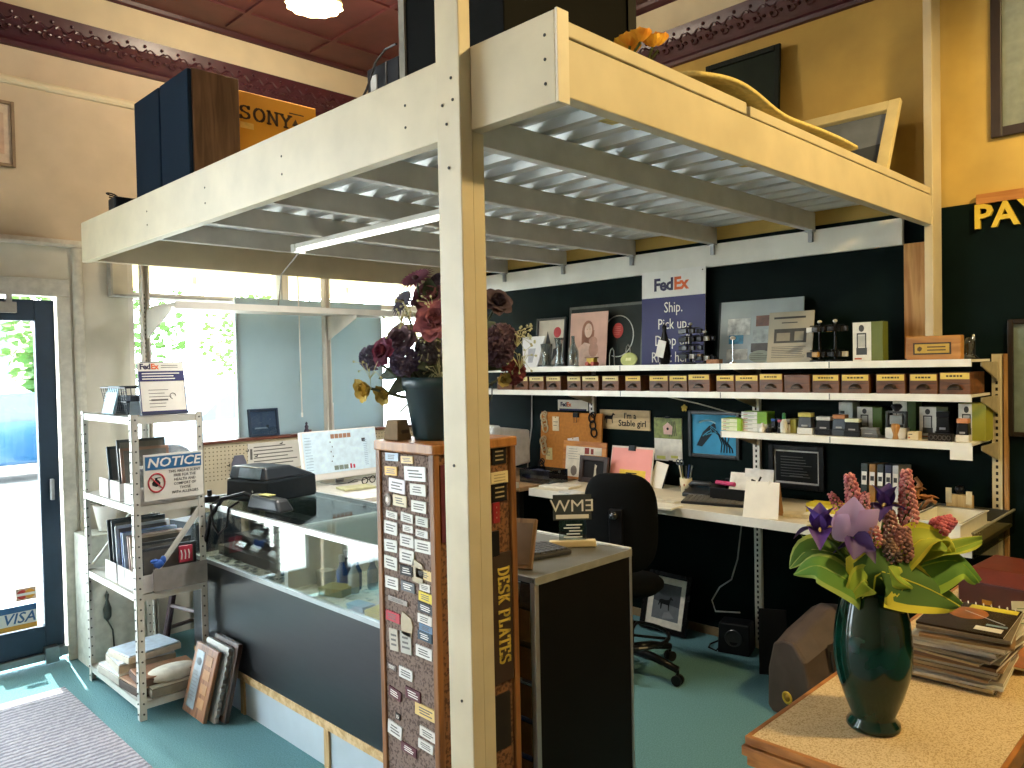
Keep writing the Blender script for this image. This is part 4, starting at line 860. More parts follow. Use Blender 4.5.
for cx, cy, r, col in ((387, 500, .020, '#6d625a'),):
    p = hit(cx, cy, 'x', TX0); o = MB().m(0).lathe([(0, 0), (r, 0), (r, .004), (r*.8, .006), (r*.7, .004), (0, .004)], (0, 0, 0), 24, Matrix.Rotation(PI/2, 4, 'X')).m(1).sph((0, -.004, 0), r*.45, (1, .2, 1), 1).build('round_medallion', [mat(col, .4, .6), mat('#a59a8e', .4, .6)], tw)
    o.location = (TX0+.006, p.y, p.z); o.rotation_euler.z = -PI/2
for cx, cy in ((417, 572), (406, 625)):           # shaped badges
    p = hit(cx, cy, 'x', TX0); o = MB().prism([(-.025,-.03),(.02,-.035),(.028,0),(.02,.022),(-.02,.035),(-.028,.01)], -.004, 0).build('shaped_badge', mat('#b8aa8e', .5), tw); o.location = (TX0+.006, p.y, p.z); o.rotation_euler.z = -PI/2
# right hand face: strip sign with stacked letters, tags, DESK PLATES plate
fy = TY0+.012
def onface(px, py): return hit(px, py, 'y', fy)
m = MB().m(0).box(TX0+.03, TX0+.115, -.006, 0, 1.16, TZ-.06); m.m(1).box(TX0+.055, TX0+.09, -.008, -.006, TZ-.11, TZ-.075)
for i in range(5): m.m(2).tube([(TX0+.082, -.008, TZ-.135-.025*i), (TX0+.062, -.008, TZ-.135-.025*i), (TX0+.062, -.008, TZ-.15-.025*i), (TX0+.082, -.008, TZ-.15-.025*i)], .0016, 4)
o = m.build('strip_sign', [mat('#5c1f2a', .5), mat('#d2a83c', .5), mat('#d8c8a0', .5)], tw); o.location = (0, fy, 0)
for (x0, y0, x1, y1, col) in ((491, 448, 505, 463, '#1c1d20'), (490, 473, 507, 482, '#d8c79a'), (491, 484, 506, 500, '#191a1c'), (492, 503, 499, 522, '#8a2228')):
    a = onface(x0, y0); b = onface(x1, y1)
    m = MB().m(0).box(a.x, b.x, fy-.005, fy, b.z, a.z); m.m(1)
    for i in range(3): m.box(a.x+.012, b.x-.012, fy-.0056, fy-.005, b.z+(a.z-b.z)*(.22+.25*i), b.z+(a.z-b.z)*(.30+.25*i))
    m.build('sample_plate', [mat(col, .35, 0, .03), mat('#a89878', .5)], tw)
MB().box(TX1-.11, TX1-.075, fy-.012, fy, 1.085, 1.16).build('black_clip', BLACKP, tw, .002)
MB().box(TX1-.115, TX1-.024, fy-.010, fy, .70, 1.09).build('sign_board', mat('#3a281c', .5, 0, .08, 12), tw, .002)
m = MB(); slab(m, 'DESK PLATES', .047, (0, 0, 0), .62, .15, mtx=Matrix.Translation((TX1-.061, fy-.0112, .90)) @ Matrix.Rotation(PI/2, 4, 'Y'), gap=.22); m.build('lettering', GOLDPAINT, tw)
MB().box(TX1-.115, TX1-.04, fy-.008, fy, .50, .665).build('sample_plate', mat('#2b2622', .4), tw)
rebase(tw)
# ================================================================== BLACK END COUNTER WITH KEYBOARD
t = thing('end_counter', 'black laminate end counter with grey top edges beside the desk plates tower', 'counter')
KX0, KX1, KY0, KY1 = 1.752, 2.257, 1.668, 2.29
MB().box(KX0+.02, KX1, KY0+.004, KY0+.02, 0, .975).build('end_panel', mat('#0d0c0b', .5, 0, .1, 5, .03), t)
MB().box(KX0+.02, KX1, KY0+.02, KY1, .0, .12).build('plinth', mat('#131211', .5), t)
MB().box(KX1-.016, KX1-.001, KY0+.02, KY1, .12, .96).build('side_panel', mat('#131211', .5), t)
for z in (.35, .58, .80): MB().box(KX0+.012, KX1-.016, KY0+.02, KY1, z, z+.006).build('glass_shelf', glassmat('#c9d8d4', .15), t)
MB().box(KX0, KX0+.005, KY0+.02, KY1, .12, .96).build('glass_front', glassmat('#cfdad8', .12), t)
MB().box(KX0, KX0+.02, KY0, KY0+.02, 0, .978).build('edge_trim', ALU, t, .002)
MB().box(KX1-.008, KX1+.004, KY0, KY0+.012, 0, .978).build('edge_trim', ALU, t, .002)
MB().box(KX0, KX1, KY0, KY1, .966, .985).build('counter_top', mat('#6b6c68', .4, 0, .08, 12), t, .002)
MB().box(KX1-.012, KX1+.004, KY0, KY1, .962, .992).build('top_rail', mat('#c9c7bd', .5), t, .002)
MB().box(KX0, KX1, KY0-.004, KY0, .962, .987).build('top_edge', mat('#8b8b84', .5), t)
rebase(t)
for k in range(6):
    z = (.586, .356, .806)[k % 3]; y = 1.74+.06*k
    t = thing('desk_plate', ORD[k]+' blue and white sample desk plate from the near end inside the black end counter', 'name plate', (1.80, y, z+.002), -90, 12, 'desk plates inside the end counter')
    MB().box(-.055, .055, -.003, .003, 0, .13).build('plate', mat(['#dfe4ec', '#2e4f8c', '#c9cfd8'][k % 3], .4), t); MB().box(-.04, .04, -.0045, -.003, .03, .06).build('print', mat('#2a3a6c', .5), t)
for k in range(5):
    solo(MB().box(-.002, .002, -.03, .03, 0, .10).build('brass_plate', mat('#7a6238', .25, .8)), ORD[k]+' brass sample plate down the near edge of the end counter glass', 'plate', (1.747, 1.715, .30+.12*k), 0, group='brass plates on the end counter')
t = thing('key_pad', 'black keyboard lying on the end counter top', 'keyboard', (1.97, 1.88, .986), -12)
MB().box(-.115, .115, -.075, .075, 0, .016).build('case', mat('#35363a', .5), t, .004)
m = MB()
for r in range(5):
    for c in range(9): m.box(-.105+c*.023, -.086+c*.023, -.068+r*.028, -.045+r*.028, .016, .024)
m.build('keys', mat('#4c4d50', .5), t)
t = thing('acrylic_sign', 'clear acrylic sign reading EMW seen from behind, in a wooden foot', 'sign', (2.15, 1.85, .987), 100)
t.rotation_euler.z = math.radians(180-43)
MB().box(-.085, .085, -.016, .016, 0, .024).build('foot', mat('#d9c69a', .5, 0, .06, 12), t, .004)
MB().box(-.05, .05, -.003, .003, .024, .19).build('panel', glassmat('#cfd6d4', .15), t)
MB().box(-.07, .07, -.0042, -.003, .098, .19).build('dark_backing', mat('#222628', .4), t)
m = MB(); 
for yy in (-.0050, .0052): m.m(0).text('EMW', .062, (0, yy, .148), bold=0.0, sx=1.12)
m.box(-.06, .06, -.0052, .0054, .103, .118)
for k in range(5): m.box(-.035+.008*(k % 2), .032-.01*(k % 3), -.0038, .0038, .034+.011*k, .037+.011*k)
m.build('white_lettering', WHITE, t)
MB().box(-.07, .07, .003, .0042, .098, .19).build('dark_backing', mat('#3a4044', .4), t)
for k, (x, y, wx, wy, h_, rz, col, ll) in enumerate(((1.90, 2.08, .12, .07, .018, 25, '#d0a040', 'yellow card pad on the end counter top'), (1.80, 1.87, .16, .10, .010, 30, '#c9cdd0', 'pale booklet at the left edge of the end counter top'), (1.95, 2.2, .22, .12, .008, -8, '#dcdcd8', 'white sheet at the back of the end counter top'))):
    solo(MB().box(-wx/2, wx/2, -wy/2, wy/2, 0, h_).build('paper_pad', mat(col, .7), None, .001), ll, 'paper', (x, y, .986), rz)
t = thing('leaning_board', 'wooden framed board leaning between the tower and the end counter', 'board', (1.785, 1.80, .988), -64, 24); MB().box(-.07, .07, -.008, .008, 0, .165).build('board', wood('#8a6c4a', '#5e4630'), t, .002); MB().box(-.06, .06, -.010, -.008, .012, .15).build('face', mat('#6f5a44', .6), t)
# ================================================================== FLOWER ARRANGEMENT ON THE TOWER
PC = Vector((1.505, 1.80, TZ))
t = thing('flower_pot', 'dark teal tapered flower pot on top of the badge tower', 'pot', PC)
MB().lathe([(0, 0), (.084, 0), (.088, .01), (.112, .15), (.118, .152), (.120, .185), (.112, .185), (.106, .16), (.10, .15), (0, .145)], seg=32).build('pot_body', mat('#12333a', .35), t, smooth=True)
MB().lathe([(.0, .15), (.10, .152), (0, .16)], seg=16).build('foam', mat('#4a5238', .95), t)
PD = 2.33                                                   # camera distance of the arrangement
FWH = Vector((FW.x, FW.y, 0)).normalized()
def stemto(mb, c, r=.004): mb.tube([PC+Vector((0, 0, .14)), (PC*.45+c*.55)+Vector((0, 0, .04)), c], r, 6)
STEM = mat('#4c5640', .7)
def rose(c, n, R, col, col2, label, name='silk_rose', grp='flowers in the teal pot', bud=0):
    t = thing(name, label, 'flower', group=grp)
    B = basis(n); m = MB(); rr = random.Random(int(c.x*1e5))
    for L, (cnt, rad, ln, tilt) in enumerate(((4, .10, .55, 1.35), (5, .2, .7, 1.05), (6, .28, .85, .7), (7, .32, 1.0, .32))):
        tilt += bud*(1.25-tilt)
        for k in range(cnt):
            a = 2*PI*k/cnt+L*.6+rr.uniform(-.15, .15); u = Vector((math.cos(a), math.sin(a), 0)); d = u*math.cos(tilt)+Vector((0, 0, 1))*math.sin(tilt); up = Vector((0, 0, 1))*math.cos(tilt)-u*math.sin(tilt)
            m.petal(c+(B.to_3x3() @ (u*rad*R*.5)), B.to_3x3() @ d, B.to_3x3() @ up, R*ln, R*1.05, R*(-.2 if L > 1 else .1), .2, 6, 6, blunt=True)
    m.build('petals', mat(col, .85, 0, .1, 30, .1, h2=col2), t, smooth=True)
    m = MB(); stemto(m, c); m.build('stem', STEM, t); return rebase(t)
def daisy(c, n, R, col, col2, ccol, label, cnt=20, grp='flowers in the teal pot'):
    t = thing('silk_daisy', label, 'flower', group=grp); B = basis(n).to_3x3(); m = MB()
    for L in range(2):
        for k in range(cnt):
            a = 2*PI*(k+.5*L)/cnt; u = Vector((math.cos(a), math.sin(a), 0)); m.petal(c+B @ (u*R*.12), B @ (u+Vector((0, 0, .12+.25*L))), B @ Vector((0, 0, 1)), R*(1-.2*L), R*.32, -R*.12, .15, 4, 2)
    m.build('petals', mat(col, .85, 0, .1, 30, 0, h2=col2), t, smooth=True); MB().sph(c+B @ Vector((0, 0, R*.1)), R*.2, (1, 1, .7)).build('eye', mat(ccol, .9), t)
    m = MB(); stemto(m, c); m.build('stem', STEM, t); return rebase(t)
def mum(c, n, R, col, col2, label, grp='flowers in the teal pot'):
    t = thing('silk_hydrangea', label, 'flower', group=grp); m = MB(); rr = random.Random(int(c.y*1e5)); nn = Vector(n).normalized()
    for k in range(70):
        v = Vector((rr.gauss(0, 1), rr.gauss(0, 1), rr.gauss(0, 1))).normalized()
        if v.dot(nn) < -.35: v = -v
        p = c+v*R*.62
        for j in range(3):
            d = (v.orthogonal().normalized()); d.rotate(Matrix.Rotation(j*2.1+k, 3, v)); m.petal(p, d+v*.6, v, R*.42, R*.34, .002, .1, 3, 3, blunt=True)
    m.build('petals', mat(col, .9, 0, .1, 40, 0, h2=col2), t); m = MB(); stemto(m, c); m.build('stem', STEM, t); return rebase(t)
def P(px, py, off=0): return dep(px, py, PD+off)
def facing(px, py, sx=0, sz=.2): return (-FWH*1.0 + RT*((px-455)/90+sx) + Vector((0, 0, 1))*((360-py)/110+sz))
for a in ((391+40, 302-4, .03, .055, '#9a626e', '#6a4052', 'dusty burgundy open rose left of the cream post, high in the bouquet'),
          (437, 322, -.06, .062, '#ad6a72', '#7c4456', 'large crimson pink rose pressed against the left side of the cream post'),
          (497, 303, .05, .045, '#5c4a54', '#3e303c', 'dark mauve rose right of the cream post, highest on that side'),
          (402, 335+6, .02, .052, '#8f7480', '#5e4a5c', 'greyish mauve rose left of the post in mid bouquet'),
          (384, 352, -.04, .040, '#8a3c5a', '#5e2840', 'magenta rose at the left side of the bouquet')):
    rose(P(a[0], a[1], a[2]), facing(a[0], a[1]), a[3], a[4], a[5], a[6])
daisy(P(416, 279, .02), facing(416, 279, -.3, .9), .055, '#7c3a50', '#54263a', '#4a3030', 'burgundy daisy at the top left of the bouquet')
daisy(P(403, 302, 0), facing(403, 302, -.5, .2), .046, '#4c4456', '#322c3c', '#3a3030', 'slate purple daisy at the upper left of the bouquet')
for a in ((372, 358, 0, .042, '#8c86a2', '#605c78', 'lilac hydrangea at the far left of the bouquet'),
          (405, 362, -.05, .05, '#746684', '#4c4464', 'purple hydrangea low on the left of the bouquet'),
          (442, 288, .06, .05, '#6c5c6c', '#4a3f4e', 'grey mauve hydrangea behind the cream post near the top'),
          (501, 340, -.03, .055, '#866a76', '#5c4656', 'dusty mauve hydrangea right of the cream post'),
          (498, 352, -.08, .05, '#70566a', '#4a384a', 'dark plum hydrangea at the lower right of the cream post'),
          (513, 372, -.02, .042, '#8a3f48', '#6a2c38', 'brick red hydrangea at the right edge of the bouquet'),
          (460, 345, -.1, .06, '#5a5460', '#3c3848', 'smoky purple hydrangea directly behind the cream post'),
          (430, 350, -.02, .05, '#736a70', '#4c4650', 'grey hydrangea left of the post in mid bouquet')):
    mum(P(a[0], a[1], a[2]), facing(a[0], a[1]), a[3], a[4], a[5], a[6])
rose(P(369, 388, -.02), facing(369, 388, -.2, -.1), .044, '#d2b65c', '#a88c3c', 'yellow rosebud at the lowest left of the bouquet', bud=.75)
rose(P(387, 392, .0), facing(387, 392, 0, -.2), .038, '#c0a850', '#94803a', 'second yellow rosebud low on the left of the bouquet', bud=.75)
rose(P(502, 378, -.06), facing(502, 378, 0, -.2), .026, '#a8965c', '#7c6a36', 'small ochre bud low on the right of the bouquet', bud=.7)
m = MB(); rr = random.Random(11)
for (px, py, L, W) in ((405, 382, .12, .06), (425, 378, .12, .05), (392, 372, .10, .055), (440, 372, .12, .06), (418, 368, .1, .05), (450, 375, .1, .06), (430, 366, .11, .05), (415, 395, .09, .04), (430, 290, .09, .045), (448, 300, .1, .05), (490, 365, .09, .045), (480, 330, .1, .06), (470, 300, .1, .06), (433, 337, .1, .05)):
    p = P(px, py, rr.uniform(-.06, .05)); d = (p-(PC+Vector((0, 0, .2)))).normalized()+Vector((0, 0, -.25)); m.petal(p-d*.05, d, -FWH+Vector((0, 0, .5)), L, W, -.02, .12, 6, 4, .7)
settle(m.build('silk_foliage', mat('#5c6654', .8, 0, .12, 40, .1, h2='#39443a'), None, smooth=True), 'grey green silk leaves spread through the bouquet on the tower', 'leaves', kind='stuff')
m = MB()
for (px, py, n) in ((440, 372, 26), (430, 345, 18), (400, 322, 16), (433, 310, 10), (520, 362, 16), (517, 340, 10), (370, 372, 8), (445, 385, 16), (410, 310, 8)):
    b = P(px, py, -.05)
    for k in range(n):
        e = b+RT*rr.uniform(-.05, .05)+UP*rr.uniform(-.05, .05)+FWH*rr.uniform(-.03, .03); m.tube([b-UP*.02, b*.5+e*.5+UP*.01, e], .0009, 4); m.sph(e, .0042, (1, 1, 1), 1)
for (px, py) in ((529, 327), (532, 340), (526, 334), (520, 330)):
    e = P(px, py); m.tube([P(500, 345), P(512, 338-4), e], .001, 4)
    for k in range(5): m.sph(e+RT*rr.uniform(-.01, .01)+UP*rr.uniform(-.01, .012), .004, (1, 1, 1), 1)
settle(m.build('babys_breath', mat('#c4c29a', .8)), "cream baby's breath sprigs among the flowers on the tower", 'flowers', kind='stuff')
m = MB().tube([PC+Vector((-.1, .06, .16)), P(412, 400), P(400, 412)], .003, 5).tube([P(492, 384), P(492, 396), P(488, 404)], .002, 5)
settle(m.build('dangling_stem', STEM), 'thin green stems drooping below the bouquet', 'stem')
t = thing('kraft_bag', 'small brown paper box beside the teal pot on the tower', 'box', (1.40, 1.885, TZ), 10); MB().hexa([(-.03,-.03,0),(.03,-.03,0),(.03,.03,0),(-.03,.03,0),(-.022,-.022,.06),(.022,-.022,.06),(.022,.022,.06),(-.022,.022,.06)]).build('box_body', mat('#8f7858', .8), t, .002); MB().box(-.015, .015, -.033, -.029, .02, .03).build('print', mat('#6a5640', .8), t)
# ================================================================== WALL SHELVING
SF = 3.83                                                   # shelf front edge
SH = mat('#efece2', .45, .1, .04, 12)
def wshelf(nm, label, y0, y1, ztop, x0=SF, br=(.955, 2.155, 3.355)):
    t = thing(nm, label, 'shelf', group='white wall shelves')
    MB().box(x0, 4.13, y0, y1, ztop-.012, ztop).box(x0-.003, x0+.006, y0, y1, ztop-.032, ztop+.002).build('board', SH, t, .001)
    for y in br:
        if y0-.1 < y < y1+.1: MB().prism([(4.128, ztop-.10), (4.128, ztop-.013), (x0+.03, ztop-.013), (x0+.03, ztop-.03)], y-.004, y+.002, 'xz').build('bracket', mat('#b5aa8c', .5, .2), t)
    for y in (y0+.62, y0+1.22, y0+1.9): MB().box(x0-.0045, x0-.003, y, y+.006, ztop-.03, ztop).build('joint_clip', GREYMETAL, t) if y < y1 else None
    return rebase(t)
Z1, Z2, Z3, ZD = 1.638, 1.482, 1.268, .885
wshelf('wall_shelf', 'top white wall shelf on the black wall, carrying plaques and framed pictures', .985, 4.75, Z1)
wshelf('wall_shelf', 'narrow gap white wall shelf carrying the row of little wooden drawers', .985, 4.75, Z2)
wshelf('wall_shelf', 'short third white wall shelf carrying rubber stamps and stamp boxes', .985, 2.21, Z3, br=(.955, 2.155))
t = thing('wall_shelf', 'wide white desk shelf running along the black wall', 'desk', group='white wall shelves')
MB().box(3.50, 4.13, .90, 3.36, ZD-.018, ZD).build('board', mat('#d6cbb2', .5, 0, .05, 10), t, .001)
MB().box(3.494, 3.503, .90, 3.36, ZD-.045, ZD+.002).build('front_edge', mat('#e6e2d8', .45, .1, .03), t, .001)
for y in (.955, 2.155, 3.355): MB().prism([(4.128, ZD-.16), (4.128, ZD-.02), (3.56, ZD-.02), (3.56, ZD-.05)], y-.004, y+.002, 'xz').build('bracket', mat('#b5aa8c', .5, .2), t)
rebase(t)
for k, (y, z0, z1, ll) in enumerate(((.952, .0, 1.66, 'cream slotted steel upright at the right end of the wall shelves'), (2.15, .0, 1.60, 'white slotted steel upright just right of the blue horse picture'), (3.35, .0, 1.60, 'white slotted steel upright behind the right edge of the cork board'))):
    t = thing('slotted_upright', ll, 'upright', group='slotted uprights on the black wall')
    MB().box(4.118, 4.147, y-.016, y-.004, z0, z1).box(4.118, 4.147, y+.012, y+.024, z0, z1).box(4.14, 4.147, y-.004, y+.012, z0, z1).box(4.118, 4.121, y-.006, y+.014, z0, z1).build('channel', SH if k else mat('#d6c9a4', .45, .1, .04, 12), t); ch = t.children[-1]
    m = MB(); z = z0+.05
    while z < z1-.03: m.box(4.1172, 4.1195, y-.001, y+.009, z, z+.015); z += .03
    m.build('slots', INK, ch); rebase(t)
t = thing('wood_side_strip', 'narrow pine strip beside the right end upright', 'strip', (4.135, .921, 0)); MB().box(-.012, .012, -.008, .008, 0, 1.66).build('strip_body', wood('#b58a50', '#8f6632'), t)
# ---------------------------------------------------------------- little wooden drawers
DR = [(497, 512), (514, 528), (529, 544), (546, 561), (567, 581), (582, 599), (602, 619), (625, 641), (649, 668.5), (669, 687.5), (688, 710), (716, 734.5), (735, 758.5), (759, 783), (784, 810), (812, 839.5), (841, 869.5), (875.6, 905.5), (909, 938), (939, 971)]
WD = wood('#7a4a26', '#50301a', 10, .45, (1, 12, 12)); LBL = mat('#e3c562', .6, 0, .03, 30)
names = ['partly behind the bouquet', 'below the white etched glass', 'below the left glass figurine', 'below the small picture with a red dot', 'below the left edge of the pink photo', 'below the toy cart', 'below the middle of the photo frame', 'below the green oval plaque', 'below the left edge of the FedEx board', 'below the black bird', 'below the black rack of samples', 'just left of the collage plaque', 'below the left side of the collage plaque', 'below the middle of the collage plaque', 'without a yellow label', 'below the first sample stand', 'below the green and white carton', 'left of the wooden plaque block', 'below the wooden plaque block', 'at the right end']
for k, (a, b) in enumerate(DR):
    p0 = hit(a, 385, 'x', SF+.012); p1 = hit(b, 385, 'x', SF+.012); wd = p0.y-p1.y-.004
    t = thing('drawer_box', '%s little wooden drawer box from the left, %s' % (ORD[k], names[k]), 'drawer', (SF+.012, (p0.y+p1.y)/2, Z2+.001), -90, 0, 'little wooden drawers on the second shelf')
    h = .092 if k not in (10, 13, 19) else .098
    MB().box(-wd/2, wd/2, 0, .22, 0, h).build('box_body', WD, t, .002)
    if k != 14:
        MB().box(-wd/2+.004, wd/2-.004, -.0015, 0, h-.030, h-.002).build('label_strip', LBL if k > 6 else mat('#d6c58a', .6, 0, .03, 30), t); ls = t.children[-1]
        m = MB(); n = 5
        x = -wd*.28
        while x < wd*.26: l = wd*random.uniform(.05, .12); m.box(x, x+l, -.002, -.0015, h-.020, h-.012); x += l+wd*.03
        m.build('label_print', mat('#4a3a20', .8), ls)
    m = MB(); c = (0, -.001, .034)                                  # cup pull
    m.grid(lambda u, v: (c[0]+.028*math.cos(PI*u)*(1-.12*v), c[1]-.020*math.sin(v*PI/2), c[2]-.010+.024*math.sin(PI*u)*(math.cos(v*PI/2)*.75+.25)), 12, 5)
    m.box(-.032, .032, -.002, 0, c[2]-.013, c[2]-.008); m.build('cup_pull', mat('#4a4038', .3, .85), t, smooth=False)
# ---------------------------------------------------------------- things on the top shelf
XS = 4.0
def wthing(name, label, cat, box, xp=XS, zb=Z1, lean=0, group=None):
    c, w_, h_ = wallbox(*box, xp, zb); c.z = zb+.001
    return thing(name, label, cat, c, -90, lean, group), w_, h_
t, w_, h_ = wthing('etched_plate', 'white etched glass award at the left end of the top shelf', 'plaque', (519, 336, 542, 368), 3.9, lean=12)
MB().hexa([(-w_*.3,-.006,0),(w_*.3,-.006,0),(w_*.3,.004,0),(-w_*.3,.004,0),(-w_*.5,-.006,h_),(w_*.5,-.006,h_),(w_*.5,.004,h_),(-w_*.5,.004,h_)]).build('plate', mat('#e8e9ea', .3, 0, .02), t, .003)
MB().prism([(-.02, .03), (.02, .03), (.035, .13), (-.035, .13)], -.008, -.006).build('etching', mat('#b9bcc4', .4), t)
def bottle(px0, py0, px1, py1, label, prof, xp=3.9):
    t, w_, h_ = wthing('glass_figurine', label, 'glassware', (px0, py0, px1, py1), xp, group='clear glassware on the top shelf')
    MB().lathe([(r*w_*.5, z*h_) for r, z in prof], seg=20).build('glass_body', glassmat('#cfdadc', .35), t, smooth=True)
    MB().lathe([(w_*.46, 0), (w_*.46, .008)], seg=20).build('base_ring', mat('#9aa0a4', .2, .3), t)
bottle(541, 344, 553, 367, 'clear glass tumbler beside the white etched award', [(.5, 0), (.55, .05), (.6, .4), (.75, 1), (.7, 1), (.5, .1), (0, .1)])
bottle(554, 338, 565, 367, 'tall clear glass vase in front of the red dot picture', [(.6, 0), (.7, .1), (.4, .5), (.5, .9), (.7, 1), (.6, 1), (.3, .5), (0, .1)])
bottle(569, 336, 578, 367, 'clear glass bottle in front of the pink photo', [(.8, 0), (.9, .05), (.9, .5), (.35, .75), (.3, 1), (.2, 1), (.25, .7), (.8, .4), (0, .08)], 3.88)
def ex_reddot(m, hw, z0, z1):
    h = z1-z0; m.m(1).prism(arc(hw*.45, z0+h*.72, hw*.28, hw*.3, 0, 360, 18)[:-1], -.007, -.005)
    m.m(2).prism([(-hw*.5, z0+.02), (-hw*.1, z0+.02), (-hw*.05, z0+h*.5), (-hw*.3, z0+h*.75), (-hw*.45, z0+h*.4)], -.007, -.005).prism([(hw*.1, z0+.02), (hw*.8, z0+h*.42), (hw*.2, z0+h*.35)], -.007, -.005); return [mat('#c23a44', .5), mat('#3c3c3e', .5)]
c, w_, h_ = wallbox(538, 318, 567, 366, 4.08, Z1)
framed('picture_frame', 'small framed picture with a red dot on the top shelf', w_, h_, .014, mat('#3a3c3e', .4), art_plain('#d9d0c0', ex_reddot), (4.06, c.y, Z1+.001), -90, 6)
c, w_, h_ = wallbox(568, 304, 643, 366, 4.09, Z1)
t = thing('picture_frame', 'wide clear acrylic picture frame with a red oval badge on the top shelf', 'picture', (4.085, c.y, Z1+.001), -90, 6)
MB().box(-w_/2, w_/2, -.004, .004, 0, h_).build('acrylic_sheet', mat('#39403e', .12, 0, .08, 5), t)
MB().box(-w_/2, w_/2, -.007, -.004, h_-.018, h_).box(-w_/2, -w_/2+.016, -.007, -.004, 0, h_-.018).box(w_/2-.016, w_/2, -.007, -.004, 0, h_-.018).build('frame', mat('#6d7270', .25, .2), t)
cx = w_*.18
MB().tube([(cx+.125*math.cos(a*PI/20-1.9), -.008, h_*.47+.135*math.sin(a*PI/20-1.9)) for a in range(33)], .0035, 6).build('ring', mat('#cfd2ce', .3, .3), t)
m = MB().m(0).prism(arc(cx-.0, h_*.56, .042, .05, 0, 360, 24)[:-1], -.010, -.006); m.m(1).lines(cx-.03, cx+.03, h_*.56-.03, h_*.56+.03, 5, -.0102, .25); m.build('oval_badge', [mat('#d2453c', .5), mat('#e8897c', .5)], t)
c, w_, h_ = wallbox(570, 312, 607, 365, 4.02, Z1)
t = thing('photo_print', 'pink sepia photo of a person cuddling a pet on the top shelf', 'photo', (4.01, c.y, Z1+.001), -90, 6)
m = MB().m(0).box(-w_/2, w_/2, -.004, 0, 0, h_); m.m(2).prism(arc(-.005, h_*.64, .05, .075, 0, 360, 20)[:-1], -.0046, -.004).prism([(-.055, h_*.3), (.045, h_*.3), (.05, h_*.66), (-.055, h_*.62)], -.0046, -.004)
m.m(1).prism(arc(.0, h_*.66, .032, .048, 0, 360, 18)[:-1], -.0053, -.0046).prism([(-.10, .01), (-.09, h_*.32), (-.03, h_*.44), (.03, h_*.4), (.08, h_*.3), (.1, .01)], -.0052, -.0046); m.m(3).prism(arc(.045, h_*.46, .035, .03, 0, 360, 14)[:-1], -.006, -.0053).prism(arc(.05, h_*.3, .04, .05, 0, 360, 14)[:-1], -.006, -.0053)
m.m(2).box(-.014, -.005, -.0056, -.0053, h_*.68, h_*.69).box(.008, .017, -.0056, -.0053, h_*.68, h_*.69)
m.build('print', [mat('#dcb2a0', .6, 0, .06, 9), mat('#e6c4b0', .6), mat('#a5715c', .6), mat('#c99a86', .6)], t)
t, w_, h_ = wthing('toy_cart', 'tiny yellow and red toy cart in front of the pink photo', 'toy', (584, 354, 600, 366), 3.88)
MB().box(-.03, .03, -.02, .02, .015, .05).build('cart_box', mat('#d6b23a', .5), t, .003); MB().box(-.04, .04, -.022, .022, .05, .056).build('roof', mat('#8a5a2a', .5), t)
for sx in (-.022, .022): MB().lathe([(.014, -.026), (.014, .026)], (0, 0, 0), 14, Matrix.Translation((sx, 0, .0145)) @ Matrix.Rotation(PI/2, 4, 'X')).build('wheel', mat('#b0442c', .5), t)
t, w_, h_ = wthing('oval_plaque', 'yellow green oval plaque on the top shelf beside the FedEx board', 'plaque', (621, 354, 637, 366), 3.88, lean=10)
MB().lathe([(w_/2, 0), (w_/2, .008), (w_*.42, .010), (0, .010)], (0, 0, 0), 28, Matrix.Translation((0, 0, h_/2)) @ Matrix.Rotation(PI/2, 4, 'X'), sy=.72).build('plaque_body', mat('#b9bf6c', .5), t); MB().box(-.02, .02, -.0125, -.0105, h_/2-.008, h_/2+.01).build('engraving', mat('#e6e4a0', .5), t)
for k, (px, hh, ll) in enumerate(((612, .11, 'left thin wire stand in front of the acrylic frame'), (628, .13, 'right thin wire stand in front of the acrylic frame'))):
    p = hit(px, 366, 'x', 3.94); o = MB().tube([(-.02, 0, 0), (-.018, 0, hh*.6), (-.008, 0, hh*.9), (.004, 0, hh), (.016, 0, hh*.85), (.02, 0, hh*.5), (.02, 0, 0)], .0028, 6).build('wire_stand', mat('#c2c4c0', .3, .5)); solo(o, ll, 'stand', (3.94, p.y, Z1+.001), -90)
# FedEx board
c, w_, h_ = wallbox(643, 270, 706, 366, 4.115, Z1)
t = thing('fedex_board', 'large white and purple FedEx board listing Ship, Pick up, Drop off', 'sign', (4.075, c.y-.022, Z1+.001), -90, 2)
MB().box(-w_/2, w_/2, -.004, 0, 0, h_).build('board', mat('#e6e4de', .5, 0, .02), t)
MB().box(-w_/2, w_/2, -.0055, -.004, 0, h_*.715).build('purple_panel', FXBLUE, t)
m = MB(); fedex(m, .105, (.005, -.0048, h_*.845), (0, 1), .036); m.build('logo', [PURPLE, ORANGE], t)
for i, ln in enumerate(('Ship.', 'Pick up.', 'Drop off.', 'Right here.')): MB().text(ln, .092, (0.005, -.006, h_*.60-.102*i), sx=.78).build('word_line', WHITE, t)
MB().lathe([(.004, 0), (.004, .002)], (0, 0, 0), 10, Matrix.Translation((w_/2-.02, -.004, h_-.02)) @ Matrix.Rotation(PI/2, 4, 'X')).build('screw', INK, t)
